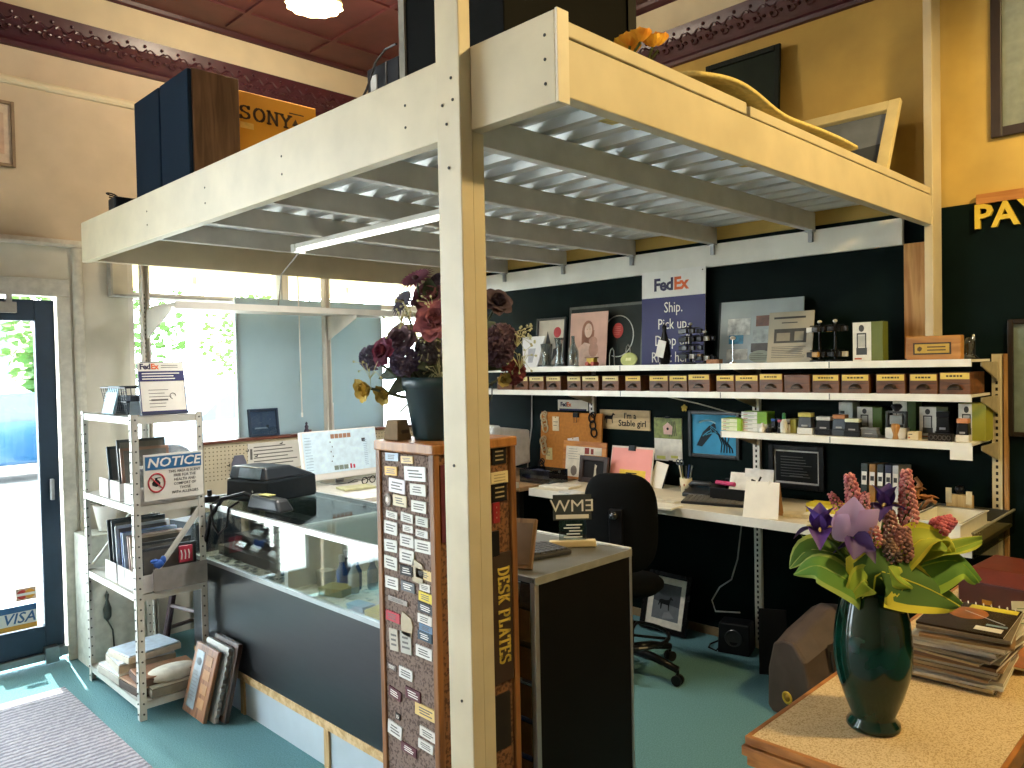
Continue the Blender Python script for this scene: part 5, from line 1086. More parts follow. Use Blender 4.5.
# bird with tag, racks
t, w_, h_ = wthing('penguin_figure', 'glossy black bird shaped figure holding a white card before the FedEx board', 'figurine', (656, 322, 674, 366), 3.92)
MB().lathe([(0, 0), (.03, .005), (.04, .06), (.035, .12), (.02, .17), (.012, .2), (.016, .225), (0, .245)], seg=18, sy=.7).build('bird_body', mat('#111113', .25), t, smooth=True)
MB().box(-.055, .0, -.034, -.031, .04, .14, Matrix.Rotation(.25, 4, 'Y')).build('card', PAPER, t)
def samplerack(label, box, seed, xp=3.92, tiers=3, R=.06):
    t, w_, h_ = wthing('sample_rack', label, 'rack', box, xp, group='small revolving sample racks on the top shelf'); rr = random.Random(seed)
    MB().lathe([(0, 0), (.05, 0), (.05, .008), (.008, .012), (.006, h_), (0, h_)], seg=18).build('post', BLACKP, t)
    for i in range(tiers):
        z = h_*(.28+.62*i/max(1, tiers-1))
        MB().tube([(-R, 0, z), (R, 0, z)], .003, 6).tube([(0, -R, z), (0, R, z)], .003, 6).build('arm', BLACKP, t)
        for (x, y) in ((-R, 0), (R, 0), (0, -R), (.5*R, -.5*R)):
            MB().cb((x, y, z-.02), (.032, .022, .026)).build('sample', mat(rr.choice(['#17181a', '#1d1d20', '#d6d6d2', '#3a3a3e', '#b08a4a', '#202024']), .3), t, .003)
    MB().sph((0, 0, h_), .012, (1, 1, .7), 2).build('cap', mat('#d6d6d2', .3), t)
samplerack('black sample rack of stampers in front of the right edge of the FedEx board', (682, 324, 700, 362), 1, tiers=4, R=.06)
samplerack('small black sample rack beside the collage plaque, right of the FedEx board', (696, 332, 714, 363), 2, tiers=2, R=.05)
samplerack('low dark sample rack with white tags right of the grey newspaper plaque', (814, 322, 826, 360), 3, tiers=2, R=.05)
samplerack('low dark sample rack with a gold tag, second right of the grey newspaper plaque', (829, 321, 842, 360), 4, tiers=2, R=.045)
t, w_, h_ = wthing('wood_block', 'small brown wood block lying left of the collage plaque', 'block', (708, 358, 721, 363), 3.9); MB().box(-w_/2, w_/2, -.02, .02, 0, .025).build('block_body', HONEY, t, .002)
t, w_, h_ = wthing('pin_stand', 'white topped pin stand in front of the collage plaque', 'stand', (728, 336, 738, 362), 3.88); MB().lathe([(0, 0), (.025, 0), (.025, .006), (.003, .01), (.003, h_-.02), (0, h_-.02)], seg=14).build('rod', CHROME, t); MB().sph((0, 0, h_-.012), .016, (1, 1, .7), 2).build('knob', WHITE, t)
c, w_, h_ = wallbox(720, 299, 803, 362, 4.06, Z1)
t = thing('collage_plaque', 'wide silver grey plaque collaged with small photos on the top shelf', 'plaque', (4.05, c.y, Z1+.001), -90, 7)
MB().box(-w_/2, w_/2, -.006, 0, 0, h_).build('board', mat('#9aa6a6', .4, 0, .08, 5), t, .002); MB().box(-w_/2-.012, -w_/2, -.008, 0, 0, h_).build('dark_edge', mat('#1c2422', .4), t)
def spic(x0, x1, z0, z1, col): 
    MB().box(x0, x1, -.008, -.006, z0, z1).build('small_photo', mat(col, .5, 0, .2, 30), t)
spic(-w_*.40, -w_*.12, .16, .255, '#d6dad4'); spic(-w_*.38, -w_*.2, .11, .18, '#2a8ab4'); spic(-w_*.05, w_*.2, .205, .265, '#7a4c3a'); spic(-w_*.08, w_*.17, .115, .185, '#a8b2b0'); spic(-w_*.1, w_*.13, .06, .11, '#4a4440'); spic(w_*.28, w_*.48, .22, .27, '#c4c8c4'); spic(-w_*.4, -w_*.14, .02, .08, '#bcbcb2')
m = MB().m(0).prism(arc(w_*.02, .035, .07, .035, 0, 360, 20)[:-1], -.009, -.006); m.m(1).lines(-w_*.1, w_*.14, .015, .055, 4, -.0095, .3); m.build('oval_photo', [mat('#8a8f7c', .5), mat('#4c5040', .5)], t)
c, w_, h_ = wallbox(768, 311, 813, 362, 3.95, Z1)
t = thing('newspaper_plaque', 'grey beige plaque engraved like a newspaper page, before the collage plaque', 'plaque', (3.94, c.y, Z1+.001), -90, 9)
MB().box(-w_/2, w_/2, -.008, 0, 0, h_).build('board', mat('#a39a84', .5, 0, .04, 8), t, .002)
m = MB().m(0).box(-w_*.36, w_*.36, -.009, -.008, h_*.38, h_*.66); m.m(1).box(-w_*.3, w_*.0, -.0096, -.009, h_*.42, h_*.58).box(w_*.1, w_*.3, -.0096, -.009, h_*.42, h_*.6); m.m(0).lines(-w_*.38, w_*.38, h_*.84, h_*.92, 1, -.0085, .5, .1).lines(-w_*.2, w_*.15, h_*.76, h_*.80, 1, -.0085, .5, .1).lines(-w_*.4, w_*.36, h_*.08, h_*.32, 7, -.0085, .25, .15); m.build('engraving', [mat('#36342e', .6), mat('#8c8572', .6)], t)
def carton(label, box, xp, zb, dep_=.09, hh=None, side='#7a9a28', face='#e4e4dc', stripe=.62, figure=True, grp='green and white stamp cartons'):
    t, w_, h_ = wthing('stamp_carton', label, 'box', box, xp, zb, group=grp); h_ = hh or h_
    MB().box(-w_/2, w_/2, 0, dep_, 0, h_).build('carton_body', mat(side, .5, 0, .04, 8), t, .001)
    MB().box(-w_/2+.0005, -w_/2+w_*stripe, -.0012, 0, .001, h_-.001).build('white_face', mat(face, .5), t)
    m = MB()
    if figure and h_ > .08:
        m.m(0).box(-w_*.38, -w_*.02, -.0022, -.0012, h_*.16, h_*.34).box(-w_*.36, -w_*.32, -.0022, -.0012, h_*.34, h_*.72).box(-w_*.08, -w_*.04, -.0022, -.0012, h_*.34, h_*.72).box(-w_*.36, -w_*.04, -.0022, -.0012, h_*.68, h_*.72).prism(arc(-w_*.2, h_*.84, w_*.09, h_*.09, 0, 360, 14)[:-1], -.0022, -.0012); m.m(1).box(-w_*.32, -w_*.08, -.0022, -.0012, h_*.36, h_*.66); m.m(2).box(-w_*.44, -w_*.2, -.0022, -.0012, h_*.04, h_*.08)
    else:
        m.m(0).lines(-w_*.4, w_*.05, h_*.55, h_*.8, 1, -.0014, .4, .3); m.m(2).box(-w_*.42, -w_*.25, -.002, -.0012, h_*.2, h_*.35)
    m.build('print', [mat('#3a3c3c', .5), mat('#b9bab4', .5), mat('#b8502c', .5)], t); return t
carton('white and lime stamp carton standing alone on the top shelf', (853, 322, 883, 361), 3.92, Z1, .07, side='#5f6a22')
t, w_, h_ = wthing('plaque_block', 'honey wood desk plaque block with brass plate on the top shelf', 'plaque', (906, 336, 961, 358), 3.86)
MB().box(-w_/2, w_/2, 0, .05, 0, h_).build('block', wood('#c08a46', '#96622a', 9, .4, (1, 9, 9)), t, .004); MB().box(-w_*.36, w_*.33, -.002, 0, h_*.22, h_*.72).build('dark_inset', mat('#3a2a14', .5), t); MB().box(-w_*.33, w_*.30, -.003, -.002, h_*.28, h_*.66).build('brass_plate', GOLD, t); m = MB().lines(-w_*.1, w_*.26, h_*.34, h_*.6, 2, -.0032, .4, .2); m.sph((-w_*.24, -.003, h_*.46), .012, (1, .1, 1), 1); m.build('engraving', mat('#5a4416', .5), t)
t, w_, h_ = wthing('glass_ornament', 'small clear glass ornament at the right end of the top shelf', 'glassware', (962, 343, 976, 358), 4.02); MB().lathe([(0, 0), (.03, 0), (.015, .03), (.025, .07), (.012, .1), (0, .1)], seg=16).build('glass_body', glassmat('#d6d6cc', .3), t, smooth=True)
t, w_, h_ = wthing('ornament_stand', 'black ornament stand with a silver tip behind the right end of the top shelf', 'stand', (968, 338, 980, 357), 4.08); MB().lathe([(0, 0), (.025, 0), (.006, .02), (.006, h_), (0, h_)], seg=12).build('rod', BLACKP, t); MB().sph((0, 0, h_), .014, (.6, .6, 1.4), 2).build('tip', CHROME, t)
# ---------------------------------------------------------------- stamps on the third shelf
X3 = 3.88
def sb(label, box, xp=X3, zb=Z3, **k): return carton(label, box, xp, zb, **k)
for i in range(3): sb('slim lime and white stamp carton, %s of the left stack on the third shelf' % ('bottom', 'middle', 'top')[i], (721.5, 431.2-4.4*(i+1), 741, 431.2-4.4*i), zb=Z3+.0225*i, hh=.0222, figure=False, side='#8fbe30', face='#dfe6c4', stripe=.8)
for i in range(5): sb('slim %s stamp carton, %s of the second stack on the third shelf' % ('white' if i < 2 else 'lime and white', ('bottom', 'second lowest', 'middle', 'second highest', 'topmost')[i]), (741.5, 432.4-4.0*(i+1), 767, 432.4-4.0*i), xp=3.90, zb=Z3+.0213*i, hh=.021, figure=False, side='#7fae2a' if i > 1 else '#c9c9c0', stripe=.62)
def ink(label, px, py0, py1, body, cap, xp=X3, r=.016):
    t, w_, h_ = wthing('ink_bottle', label, 'bottle', (px-4, py0, px+4, py1), xp, Z3, group='ink bottles on the third shelf')
    MB().lathe([(0, 0), (r, 0), (r*1.05, h_*.08), (r*1.05, h_*.5), (r*.5, h_*.66), (r*.45, h_*.72), (0, h_*.72)], seg=16).build('bottle_body', mat(body, .35), t, smooth=True); MB().lathe([(r*.55, h_*.7), (r*.5, h_*.95), (r*.3, h_), (0, h_)], seg=14).build('cap', mat(cap, .4), t)
ink('white ink bottle on the third shelf beside the second carton stack', 762.5, 423, 433.5, '#e6e4dc', '#e6e4dc')
ink('black ink bottle left of the blue capped stamps', 769, 426, 434, '#1c1c1e', '#303034')
ink('green capped white ink bottle between the red stamp and the yellow carton', 784, 413, 434.6, '#d9dacf', '#2f7a4a', r=.017)
def stamp(label, box, body, top, base, xp=X3, zb=Z3, kind=0, grp='self inking stamps on the third shelf'):
    t, w_, h_ = wthing('ink_stamp', label, 'stamp', box, xp, zb, group=grp); d_ = min(.05, w_*.8)
    MB().box(-w_/2, w_/2, 0, d_, 0, h_*.3).build('base', mat(base, .4), t, .002)
    if kind == 0:
        MB().hexa([(-w_*.46,.002,h_*.3),(w_*.46,.002,h_*.3),(w_*.46,d_,h_*.3),(-w_*.46,d_,h_*.3),(-w_*.4,.006,h_*.8),(w_*.4,.006,h_*.8),(w_*.4,d_*.9,h_*.8),(-w_*.4,d_*.9,h_*.8)]).build('body', mat(body, .35), t, .003)
        MB().box(-w_*.44, w_*.44, .002, d_*.95, h_*.8, h_).build('cap', mat(top, .4), t, .003); MB().box(-w_*.2, w_*.2, .0, .002, h_*.36, h_*.44).build('mark', mat('#9a9a98', .4), t)
    else:
        for sx in (-1, 1): MB().box(sx*w_*.44-.006, sx*w_*.44+.006, .01, .03, h_*.3, h_*.78).build('side_frame', mat(body, .3, .2), t, .002)
        MB().box(-w_*.44, w_*.44, .01, .03, h_*.72, h_*.78).build('top_frame', mat(body, .3, .2), t); MB().box(-w_*.3, w_*.3, .008, .034, h_*.4, h_*.66).build('plate', mat('#8c9090', .3, .3), t); MB().lathe([(0, 0), (.008, 0), (.014, h_*.06), (.026, h_*.14), (.02, h_*.22), (0, h_*.24)], (0, .02, h_*.76), 16).build('knob', mat(top, .3), t, smooth=True)
    return t
stamp('small blue capped stamp on the third shelf', (770.5, 419, 775.5, 434), '#1a1b20', '#2f5fb0', '#1a1b20', 3.9)
stamp('small blue grey capped stamp right of the blue capped one', (775.5, 419, 780, 434.3), '#1a1b20', '#44608c', '#1a1b20', 3.93)
stamp('small red capped stamp on the third shelf', (777, 420, 781.6, 434.4), '#1a1b20', '#a83a4c', '#1a1b20', 3.87)
sb('yellow and white ink carton beside the green capped bottle', (785.6, 419.5, 796, 435), xp=3.91, side='#a8a030', stripe=.45, figure=False)
stamp('stamp with yellow top, black body and white base on the third shelf', (797, 413, 812, 436.4), '#26262a', '#d9c85c', '#dcdcd6')
stamp('wide black stamp with a white top on the third shelf', (815, 417, 831, 437.2), '#1b1b1e', '#d6d8d4', '#141416')
stamp('orange topped dark stamp on the third shelf', (831.5, 415, 846, 438), '#3a4452', '#c07a3a', '#24282e')
stamp('black stamp with a lime and white strip on top', (843.5, 419, 860, 438.8), '#1b1b1e', '#d6dcc0', '#141416', 3.87)
sb('plain pale grey carton standing at the back of the third shelf', (839, 402.5, 853, 420), xp=4.05, zb=Z3, side='#c9ccc8', face='#d4d8d6', stripe=.98, figure=False)
sb('white and lime carton standing behind the grey stamp', (857.5, 407, 882, 431), xp=4.0, zb=Z3, side='#4c6a1c')
stamp('grey box shaped stamp on the third shelf', (859, 428, 878, 440), '#6a6c6e', '#7c7e80', '#4c4e50')
stamp('large framed self inking stamp with a tan knob on the third shelf', (885, 404, 906, 440.6), '#3a3c3e', '#23242a', '#e2dfd6', 3.9, kind=1)
t, w_, h_ = wthing('wooden_stamp', 'tan turned wooden stamp handle before the framed stamp', 'stamp', (891, 424, 900, 437.6), 3.86, Z3); MB().lathe([(0, 0), (.014, 0), (.01, h_*.3), (.018, h_*.7), (.02, h_*.9), (.012, h_), (0, h_)], seg=18).build('handle', wood('#c8955a', '#a0703a'), t, smooth=True); 
sb('white and lime carton behind the framed stamp', (893, 401.5, 916, 433), xp=4.03, zb=Z3, side='#3c5a18')
sb('cream small box beside the framed stamp', (907.5, 432, 918.5, 441.6), xp=3.87, side='#d9c59a', face='#e0cfa8', stripe=.98, figure=False, dep_=.05)
sb('carton printed with a stamp picture beside the cream box', (919.5, 407, 948, 442), xp=3.98, side='#3a421c', stripe=.6)
stamp('tall black stamp before the picture carton', (935, 412, 950, 441), '#141416', '#1b1b1f', '#141416', 3.93)
t, w_, h_ = wthing('stamp_tray', 'low black tray of rubber type in front of the tall black stamp', 'tray', (928, 434, 952, 443.4), 3.86, Z3); MB().box(-w_/2, w_/2, 0, .04, 0, h_).build('tray_body', mat('#1b1614', .4), t, .002)
m = MB()
for k in range(5): m.tube([(-w_*.36+w_*.18*k+.008*math.cos(a), -.001, h_*.5+.01*math.sin(a)) for a in range(7)], .002, 5, closed=True)
m.build('type_rings', mat('#4a443e', .4), t)
stamp('stamp with a pale orange face card at the right end of the third shelf', (955.5, 419, 969, 444), '#18181a', '#d08a5a', '#e0dccf', 3.87)
sb('tall lime sided carton at the right end of the third shelf', (958.5, 404, 986, 440), xp=3.96, zb=Z3, side='#9a9a2c', stripe=.5, dep_=.12)
t, w_, h_ = wthing('price_card', 'blank white price card hanging from the third shelf edge', 'card', (951.5, 446, 974, 458), 3.845, Z3-.075); t.location.x = 3.825; MB().box(-w_/2, w_/2, -.0015, 0, 0, .062).build('card', PAPER, t)
# ---------------------------------------------------------------- pictures and papers on the black wall
def wpic(name, label, box, fw, fm, art, xp=4.147, lean=0, **k):
    c, w_, h_ = wallbox(*box, xp); return framed(name, label, w_, h_, fw, fm, art, (xp, c.y, c.z), -90, lean, **k)
def horse(m, s, c, mi, y0, y1, fl=1):
    pts = [(-1,.1),(-.92,.5),(-.6,.62),(.0,.56),(.45,.66),(.62,1.0),(.72,1.08),(.75,.98),(1.05,.78),(1.0,.66),(.72,.72),(.6,.4),(.55,.1),(.6,-.6),(.47,-.6),(.4,0),(.0,.02),(-.5,.05),(-.55,-.6),(-.68,-.6),(-.7,-.1),(-.8,.2),(-.95,-.2),(-1.05,-.15)]
    m.m(mi).prism([(c[0]+fl*p[0]*s, c[1]+p[1]*s) for p in pts], y0, y1)
def ex_bhorse(m, hw, z0, z1):
    h = z1-z0; cz = (z0+z1)/2
    m.m(1).prism([(-hw*.8, z0+h*.2), (-hw*.55, z0+h*.18), (-hw*.1, z0+h*.5), (hw*.1, z0+h*.62), (hw*.05, z0+h*.8), (-hw*.2, z0+h*.72), (-hw*.5, z0+h*.55)], -.007, -.005)
    for k in range(5): m.m(1).tube([(-hw*.1+.03*k, -.006, z0+h*(.62-.02*k)), (hw*(.2+.1*k), -.006, z0+h*(.5-.05*k)), (hw*(.35+.11*k), -.006, z0+h*(.28-.03*k)), (hw*(.3+.13*k), -.006, z0+h*.06)], .004, 5)
    for k in range(4): m.m(2).tube([(-hw*.5+.02*k, -.0075, z0+h*(.45+.03*k)), (-hw*.3+.03*k, -.0075, z0+h*(.55)), (-hw*.15, -.0075, z0+h*(.6+.04*k))], .003, 5)
    m.m(3).tube([(-hw*.85+hw*.6*math.cos(2.2-a*.12)+hw*.55, -.006, z0+h*.55+h*.3*math.sin(2.2-a*.12)) for a in range(12)], .005, 5)
    return [mat('#14222c', .5), mat('#3aa0c8', .5), mat('#a6d6e8', .5)]
wpic('picture_frame', 'bright blue horse head picture in a black frame on the black wall', (690, 411, 741, 458), .022, mat('#26282a', .3), art_plain('#2f9ccc', ex_bhorse), dep_=.02)
def ex_cert(m, hw, z0, z1):
    m.m(1).box(-hw, hw, -.006, -.005, z1-.009, z1).box(-hw, hw, -.006, -.005, z0, z0+.009).box(-hw, -hw+.009, -.006, -.005, z0, z1).box(hw-.009, hw, -.006, -.005, z0, z1)
    m.m(2).lines(-hw*.7, hw*.7, z0+.03, z1-.03, 8, -.0054, .25, .3).lines(-hw*.3, hw*.3, z0+.03, z0+.05, 1, -.0056, .4, .1); return [mat('#c9c9c4', .4), mat('#4a4a48', .5)]
wpic('certificate_frame', 'black framed certificate with a white border line on the black wall above the desk', (770, 445, 825.5, 489), .03, mat('#141618', .4), art_plain('#101314', ex_cert), dep_=.018)
c, w_, h_ = wallbox(601, 410, 651, 429.5, 4.145)
t = thing('horse_sign', 'cream plank sign reading I\'m a Stable girl with a black horse', 'sign', (4.147, c.y, c.z), -90); t.rotation_euler.y = math.radians(0)
MB().box(-w_/2, w_/2, -.014, 0, 0, h_).build('plank', mat('#d0b78a', .6, 0, .1, 9, .04, stretch=(1, 1, 6)), t, .003)
m = MB(); horse(m, .042, (-w_*.29, h_*.5), 0, -.0155, -.014); m.m(0).text("I'm a", .052, (w_*.12, -.0148, h_*.70), bold=.02).text('Stable girl', .056, (w_*.16, -.0148, h_*.32), bold=.02); m.build('lettering', INK, t)
c, w_, h_ = wallbox(655, 418, 682.5, 461, 4.146)
t = thing('wall_calendar', 'wall calendar with a birdhouse photo on the black wall', 'calendar', (4.148, c.y, c.z), -90)
MB().box(-w_/2, w_/2, -.004, 0, 0, h_).build('pages', mat('#ebe8dd', .7), t)
MB().box(-w_/2, w_/2, -.0055, -.004, h_*.52, h_).build('birdhouse_photo', mat('#8d9a50', .5, 0, .2, 40), t)
MB().prism([(-.03, h_*.62), (.03, h_*.62), (.035, h_*.8), (0, h_*.9), (-.035, h_*.8)], -.0065, -.0055).build('birdhouse', mat('#d8b0a4', .5), t); MB().prism(arc(0, h_*.75, .009, .009, 0, 360, 12)[:-1], -.007, -.0065).build('entrance_hole', INK, t)
for k in range(5): MB().box(.03+.012*k, .036+.012*k, -.006, -.0055, h_*.56, h_*.9, Matrix.Rotation(-.12, 4, 'Y')).build('fence_stripe', mat('#4a4a2c', .5), t)
for a_ in ((-w_*.42, -w_*.1, .01, .03), (w_*.1, w_*.35, .02, .036)): MB().box(a_[0], a_[1], -.0048, -.004, a_[2], a_[3]).build('yellow_mark', mat('#d8dc70', .6), t)
MB().cb((0, -.007, h_+.004), (.03, .012, .012)).build('clip', BLACKP, t); MB().cb((.02, -.007, -.004), (.026, .012, .02)).build('clip', BLACKP, t)
p = hit(684.5, 408, 'x', 4.145); t = thing('flower_ornament', 'tiny yellow wooden flower on the black wall above the calendar', 'ornament', (4.148, p.y, p.z), -90); m = MB()
for k in range(5): m.sph((.014*math.cos(k*1.256+.3), -.006, .014*math.sin(k*1.256+.3)), .010, (1, .4, 1), 1)
m.sph((0, -.008, 0), .008, (1, .5, 1), 1); m.build('petals', mat('#d0b84e', .6), t)
c, w_, h_ = wallbox(558, 400, 588, 410.5, 4.146); t = thing('fedex_label', 'small white FedEx label on the wall above the cork board', 'label', (4.148, c.y, c.z), -90)
m = MB().m(0).box(-w_/2, w_/2, -.002, 0, 0, h_); fedex(m, .042, (-w_*.2, -.0024, h_*.55), (1, 2)); m.m(3).box(-w_*.45, w_*.45, -.003, -.002, 0, h_*.16); m.build('label_card', [PAPER, PURPLE, ORANGE, FXBLUE], t)
# cork board with hanging things
c, w_, h_ = wallbox(540, 413, 600.5, 486, 4.05, ZD)
t = thing('cork_board', 'tall tan cork board standing on the desk against the wall', 'board', (4.05, c.y, ZD+.002), -90, 4)
MB().box(-w_/2, w_/2, 0, .014, 0, h_).build('board', mat('#b8782e', .85, 0, .08, 50, .1), t, .002); CBY = c.y
def pin(dx, z, wx, h, col, label, nm='pinned_tag', cat='tag', tilt=0):
    t = thing(nm, label, cat, (4.05+z*math.tan(math.radians(4))-.006, CBY-dx, ZD+z), -90); m = MB().m(0).box(-wx/2, wx/2, -.002, 0, -h, 0, Matrix.Rotation(math.radians(tilt), 4, 'Y')); m.m(1).lines(-wx*.35, wx*.35, -h*.75, -h*.25, 2, -.0022, .2); m.build('card', [mat(col, .7), GREYINK], t); MB().sph((0, -.003, -.006), .005, (1, 1, 1), 1).build('pin', BRASS, t)
pin(-w_*.24, h_-.03, .06, .10, '#dccaa4', 'cream luggage tag pinned high on the cork board')
pin(w_*.06, h_-.17, .10, .065, '#e0d6cc', 'small white card pinned in the middle of the cork board', tilt=-8)
pin(-w_*.34, h_-.25, .06, .085, '#d2c88e', 'yellowish tag with a dark mark pinned at the left of the cork board')
for k, (dx, z, L, ll) in enumerate(((-w_*.42, h_+.005, .13, 'wire ring of keys hanging at the top left of the cork board'), (w_*.38, h_+.01, .16, 'string of black scissor grips hanging at the top right of the cork board'), (-w_*.42, h_-.17, .10, 'round key fob hanging mid left of the cork board'), (-w_*.44, h_-.33, .09, 'small bunch of dark keys hanging low on the left edge of the cork board'))):
    t = thing('key_ring', ll, 'keys', (4.05+z*math.tan(math.radians(4))-.008, CBY-dx, ZD+z), -90)
    col = BLACKP if k in (1, 3) else mat('#c9b890', .4, .4)
    m = MB().tube([(.018*math.cos(a*PI/6), -.004, -.018+.018*math.sin(a*PI/6)) for a in range(12)], .004, 6, closed=True)
    for j in range(3): m.tube([(.024*math.cos(a*PI/6)+.012*(j-1), -.008-.004*j, -.04-L*.3*j+.03*math.sin(a*PI/6)) for a in range(12)], .0055, 6, closed=True)
    m.build('ring', col, t)
p = hit(574, 416, 'x', 4.05); t = thing('binder_clip', 'black bulldog clip at the top of the cork board', 'clip', (4.05+.03, p.y, ZD+h_-.03), -90); MB().box(-.022, .022, -.018, .01, 0, .03).tube([(-.012, -.016, 0), (-.01, -.02, -.035), (.01, -.02, -.035), (.012, -.016, 0)], .002, 5).build('clip_body', BLACKP, t, .002)
c, w_, h_ = wallbox(563, 442, 606, 487, 3.97, ZD)
t = thing('letter_frame', 'orange wood framed sheet with a drawing leaning on the cork board', 'picture', (3.96, c.y, ZD+.002), -90, 6)
MB().box(-w_/2, w_/2, 0, .012, 0, h_).build('frame', wood('#c8863a', '#a0602a', 9, .5, (1, 1, 9)), t, .002); m = MB().m(0).box(-w_*.42, w_*.0, -.003, 0, .015, h_*.86); m.m(1).lines(-w_*.36, -w_*.08, h_*.5, h_*.82, 5, -.0032, .15); m.m(2).sph((-w_*.22, -.003, h_*.22), .035, (.8, .1, 1), 2); m.m(3).box(-w_*.0, w_*.4, -.003, 0, h_*.66, h_*.86); m.m(4).box(w_*.02, w_*.12, -.004, -.003, h_*.68, h_*.84).box(w_*.16, w_*.22, -.004, -.003, h_*.68, h_*.82); m.build('sheet', [mat('#e2d8c4', .7), GREYINK, mat('#7a6c60', .7), mat('#d8cdb8', .7), mat('#8a2c24', .6)], t)
c, w_, h_ = wallbox(578, 457, 606, 487, 3.88, ZD); framed('photo_folder', 'dark brown photo folder leaning in front of the letter frame', w_, h_, .03, mat('#3a2c28', .5), art_plain('#1c1819', lambda m, hw, z0, z1: (m.m(1).prism([(0, z0+.01), (.02, z0+.01), (.015, z0+.06), (.022, z0+.08), (.005, z0+.09)], -.007, -.005), [mat('#c0b8a4', .6)])[1]), (3.90, c.y, ZD+.002), -90, 8)
c, w_, h_ = wallbox(606, 449, 646, 480, 3.93, ZD+.02); t = thing('clip_board', 'clipboard of pink papers with a yellow note on the desk', 'clipboard', (3.95, c.y-.01, ZD+.002), -90, 12)
h_ += .02
MB().box(-w_/2-.008, w_/2+.008, 0, .005, 0, h_+.012).build('back_sheet', mat('#d9d0c4', .6), t); m = MB().m(0).box(-w_/2, w_/2, -.003, 0, .0, h_); m.m(1).box(-w_*.26, w_*.38, -.0045, -.003, .0, h_*.42); m.m(2).lines(-w_*.1, w_*.2, h_*.28, h_*.38, 1, -.0047, .3); m.build('pink_sheet', [mat('#e89a94', .6, 0, .04, 6), mat('#e8c43c', .6), INK], t); MB().box(-.025, .025, -.014, .006, h_-.015, h_+.018).build('clip', BLACKP, t, .002)
# ================================================================== DESK THINGS
t = thing('white_stand', 'white angled card stand beside the calendar on the desk', 'stand', (3.98, hit(655, 490, 'x', 3.98).y, ZD+.001), -90, 14); t.rotation_euler.y = math.radians(12)
MB().box(-.045, .045, -.003, .003, 0, .16).build('card', PAPER, t); MB().box(.04, .05, .004, .01, 0, .12).build('prop_leg', BLACKP, t)
p = hit(686, 489, 'x', 3.95)
t = thing('pen_cup', 'cream cup with a red pattern holding pens and a pair of scissors', 'cup', (3.95, p.y, ZD+.001), 0)
m = MB().m(0).lathe([(0, 0), (.030, 0), (.036, .085), (.032, .085), (.027, .006), (0, .006)], seg=24); m.m(1)
for k in range(6): m.sph((.033*math.cos(k+2.4), .033*math.sin(k+2.4), .035+.012*(k % 2)), .009, (.5, .5, 1), 1)
m.build('cup_body', [mat('#d8cdb0', .5), mat('#8a3a30', .5)], t, smooth=True)
rr = random.Random(4)
for k, (col, ll) in enumerate((('#2c4a8a', 'blue pen in the cream cup'), ('#b9b45a', 'yellow green pencil in the cream cup'), ('#d8d4c0', 'white pen in the cream cup'), ('#26282a', 'black pen in the cream cup'), ('#7f8a8c', 'grey pen leaning left in the cream cup'))):
    a = k*1.25; t = thing('pen', ll, 'pen', (3.95+.014*math.cos(a), p.y+.014*math.sin(a), ZD+.010), group='pens in the cream cup')
    MB().tube([(0, 0, 0), (.02*math.cos(a), .022*math.sin(a), .13)], .004, 8).build('barrel', mat(col, .4), t); MB().tube([(.02*math.cos(a), .022*math.sin(a), .13), (.024*math.cos(a), .026*math.sin(a), .15)], .0042, 8).build('cap', mat(col, .3), t)
t = thing('scissors', 'scissors with looped handles standing in the cream cup', 'scissors', (3.95, p.y+.02, ZD+.010)); m = MB()
for s_ in (-1, 1): m.tube([(0, .02+s_*.012+.012*math.cos(a*PI/5), .165+.016*math.sin(a*PI/5)) for a in range(10)], .0035, 6, closed=True); m.tube([(0, 0, 0), (0, .016+s_*.006, .15)], .003, 6)
m.build('scissor_pair', mat('#3a4a5a', .4), t)
p = hit(700, 492, 'x', 3.9); t = thing('desk_telephone', 'black desk telephone behind the keyboard', 'telephone', (3.90, p.y, ZD+.001), -80)
MB().prism([(-.075, 0), (.075, 0), (.075, .055), (.02, .04), (-.075, .022)], -.08, .08, 'yz').build('base', mat('#26282b', .35), t, .006); MB().tube([(-.065, .02, .05), (-.05, .02, .066), (.05, .02, .066), (.065, .02, .05)], .016, 10).build('handset', mat('#2e3033', .35), t, smooth=True)
p = hit(712, 503, 'z', ZD); t = thing('keyboard', 'black computer keyboard on the wall desk', 'keyboard', (3.73, 2.16, ZD+.001), -76)
MB().hexa([(-.20,-.065,0),(.20,-.065,0),(.20,.065,0),(-.20,.065,0),(-.20,-.065,.012),(.20,-.065,.012),(.20,.065,.026),(-.20,.065,.026)]).build('case', mat('#1e1f21', .5), t, .003)
m = MB()
for r in range(5):
    for c_ in range(15): m.box(-.19+c_*.0254, -.169+c_*.0254, -.056+r*.0225, -.038+r*.0225, .014+r*.0025, .022+r*.0028)
m.build('keys', mat('#6c665a', .5), t)
p = hit(735, 497, 'x', 3.8); t = thing('desk_organizer', 'black desk tray box filled with papers beside the keyboard', 'organizer', (3.84, p.y-.02, ZD+.001), -85)
MB().box(-.14, .14, -.10, -.095, 0, .085).box(-.14, .14, .095, .10, 0, .11).box(-.14, -.135, -.095, .095, 0, .10).box(.135, .14, -.095, .095, 0, .10).box(-.135, .135, -.095, .095, 0, .005).build('tray_body', BLACKP, t, .002)
for k, (dx, dy, h_, l, col, ll) in enumerate(((-.02, .03, .15, 20, '#eeece6', 'white papers standing in the black desk tray'), (.06, .06, .17, 10, '#e4e4e2', 'tall white folder at the back of the black desk tray'))):
    solo(MB().box(-.08, .08, -.003, .003, 0, h_).build('paper_sheet', mat(col, .7)), ll, 'paper', (3.84+dy, p.y-.02-dx, ZD+.010), -85, l)
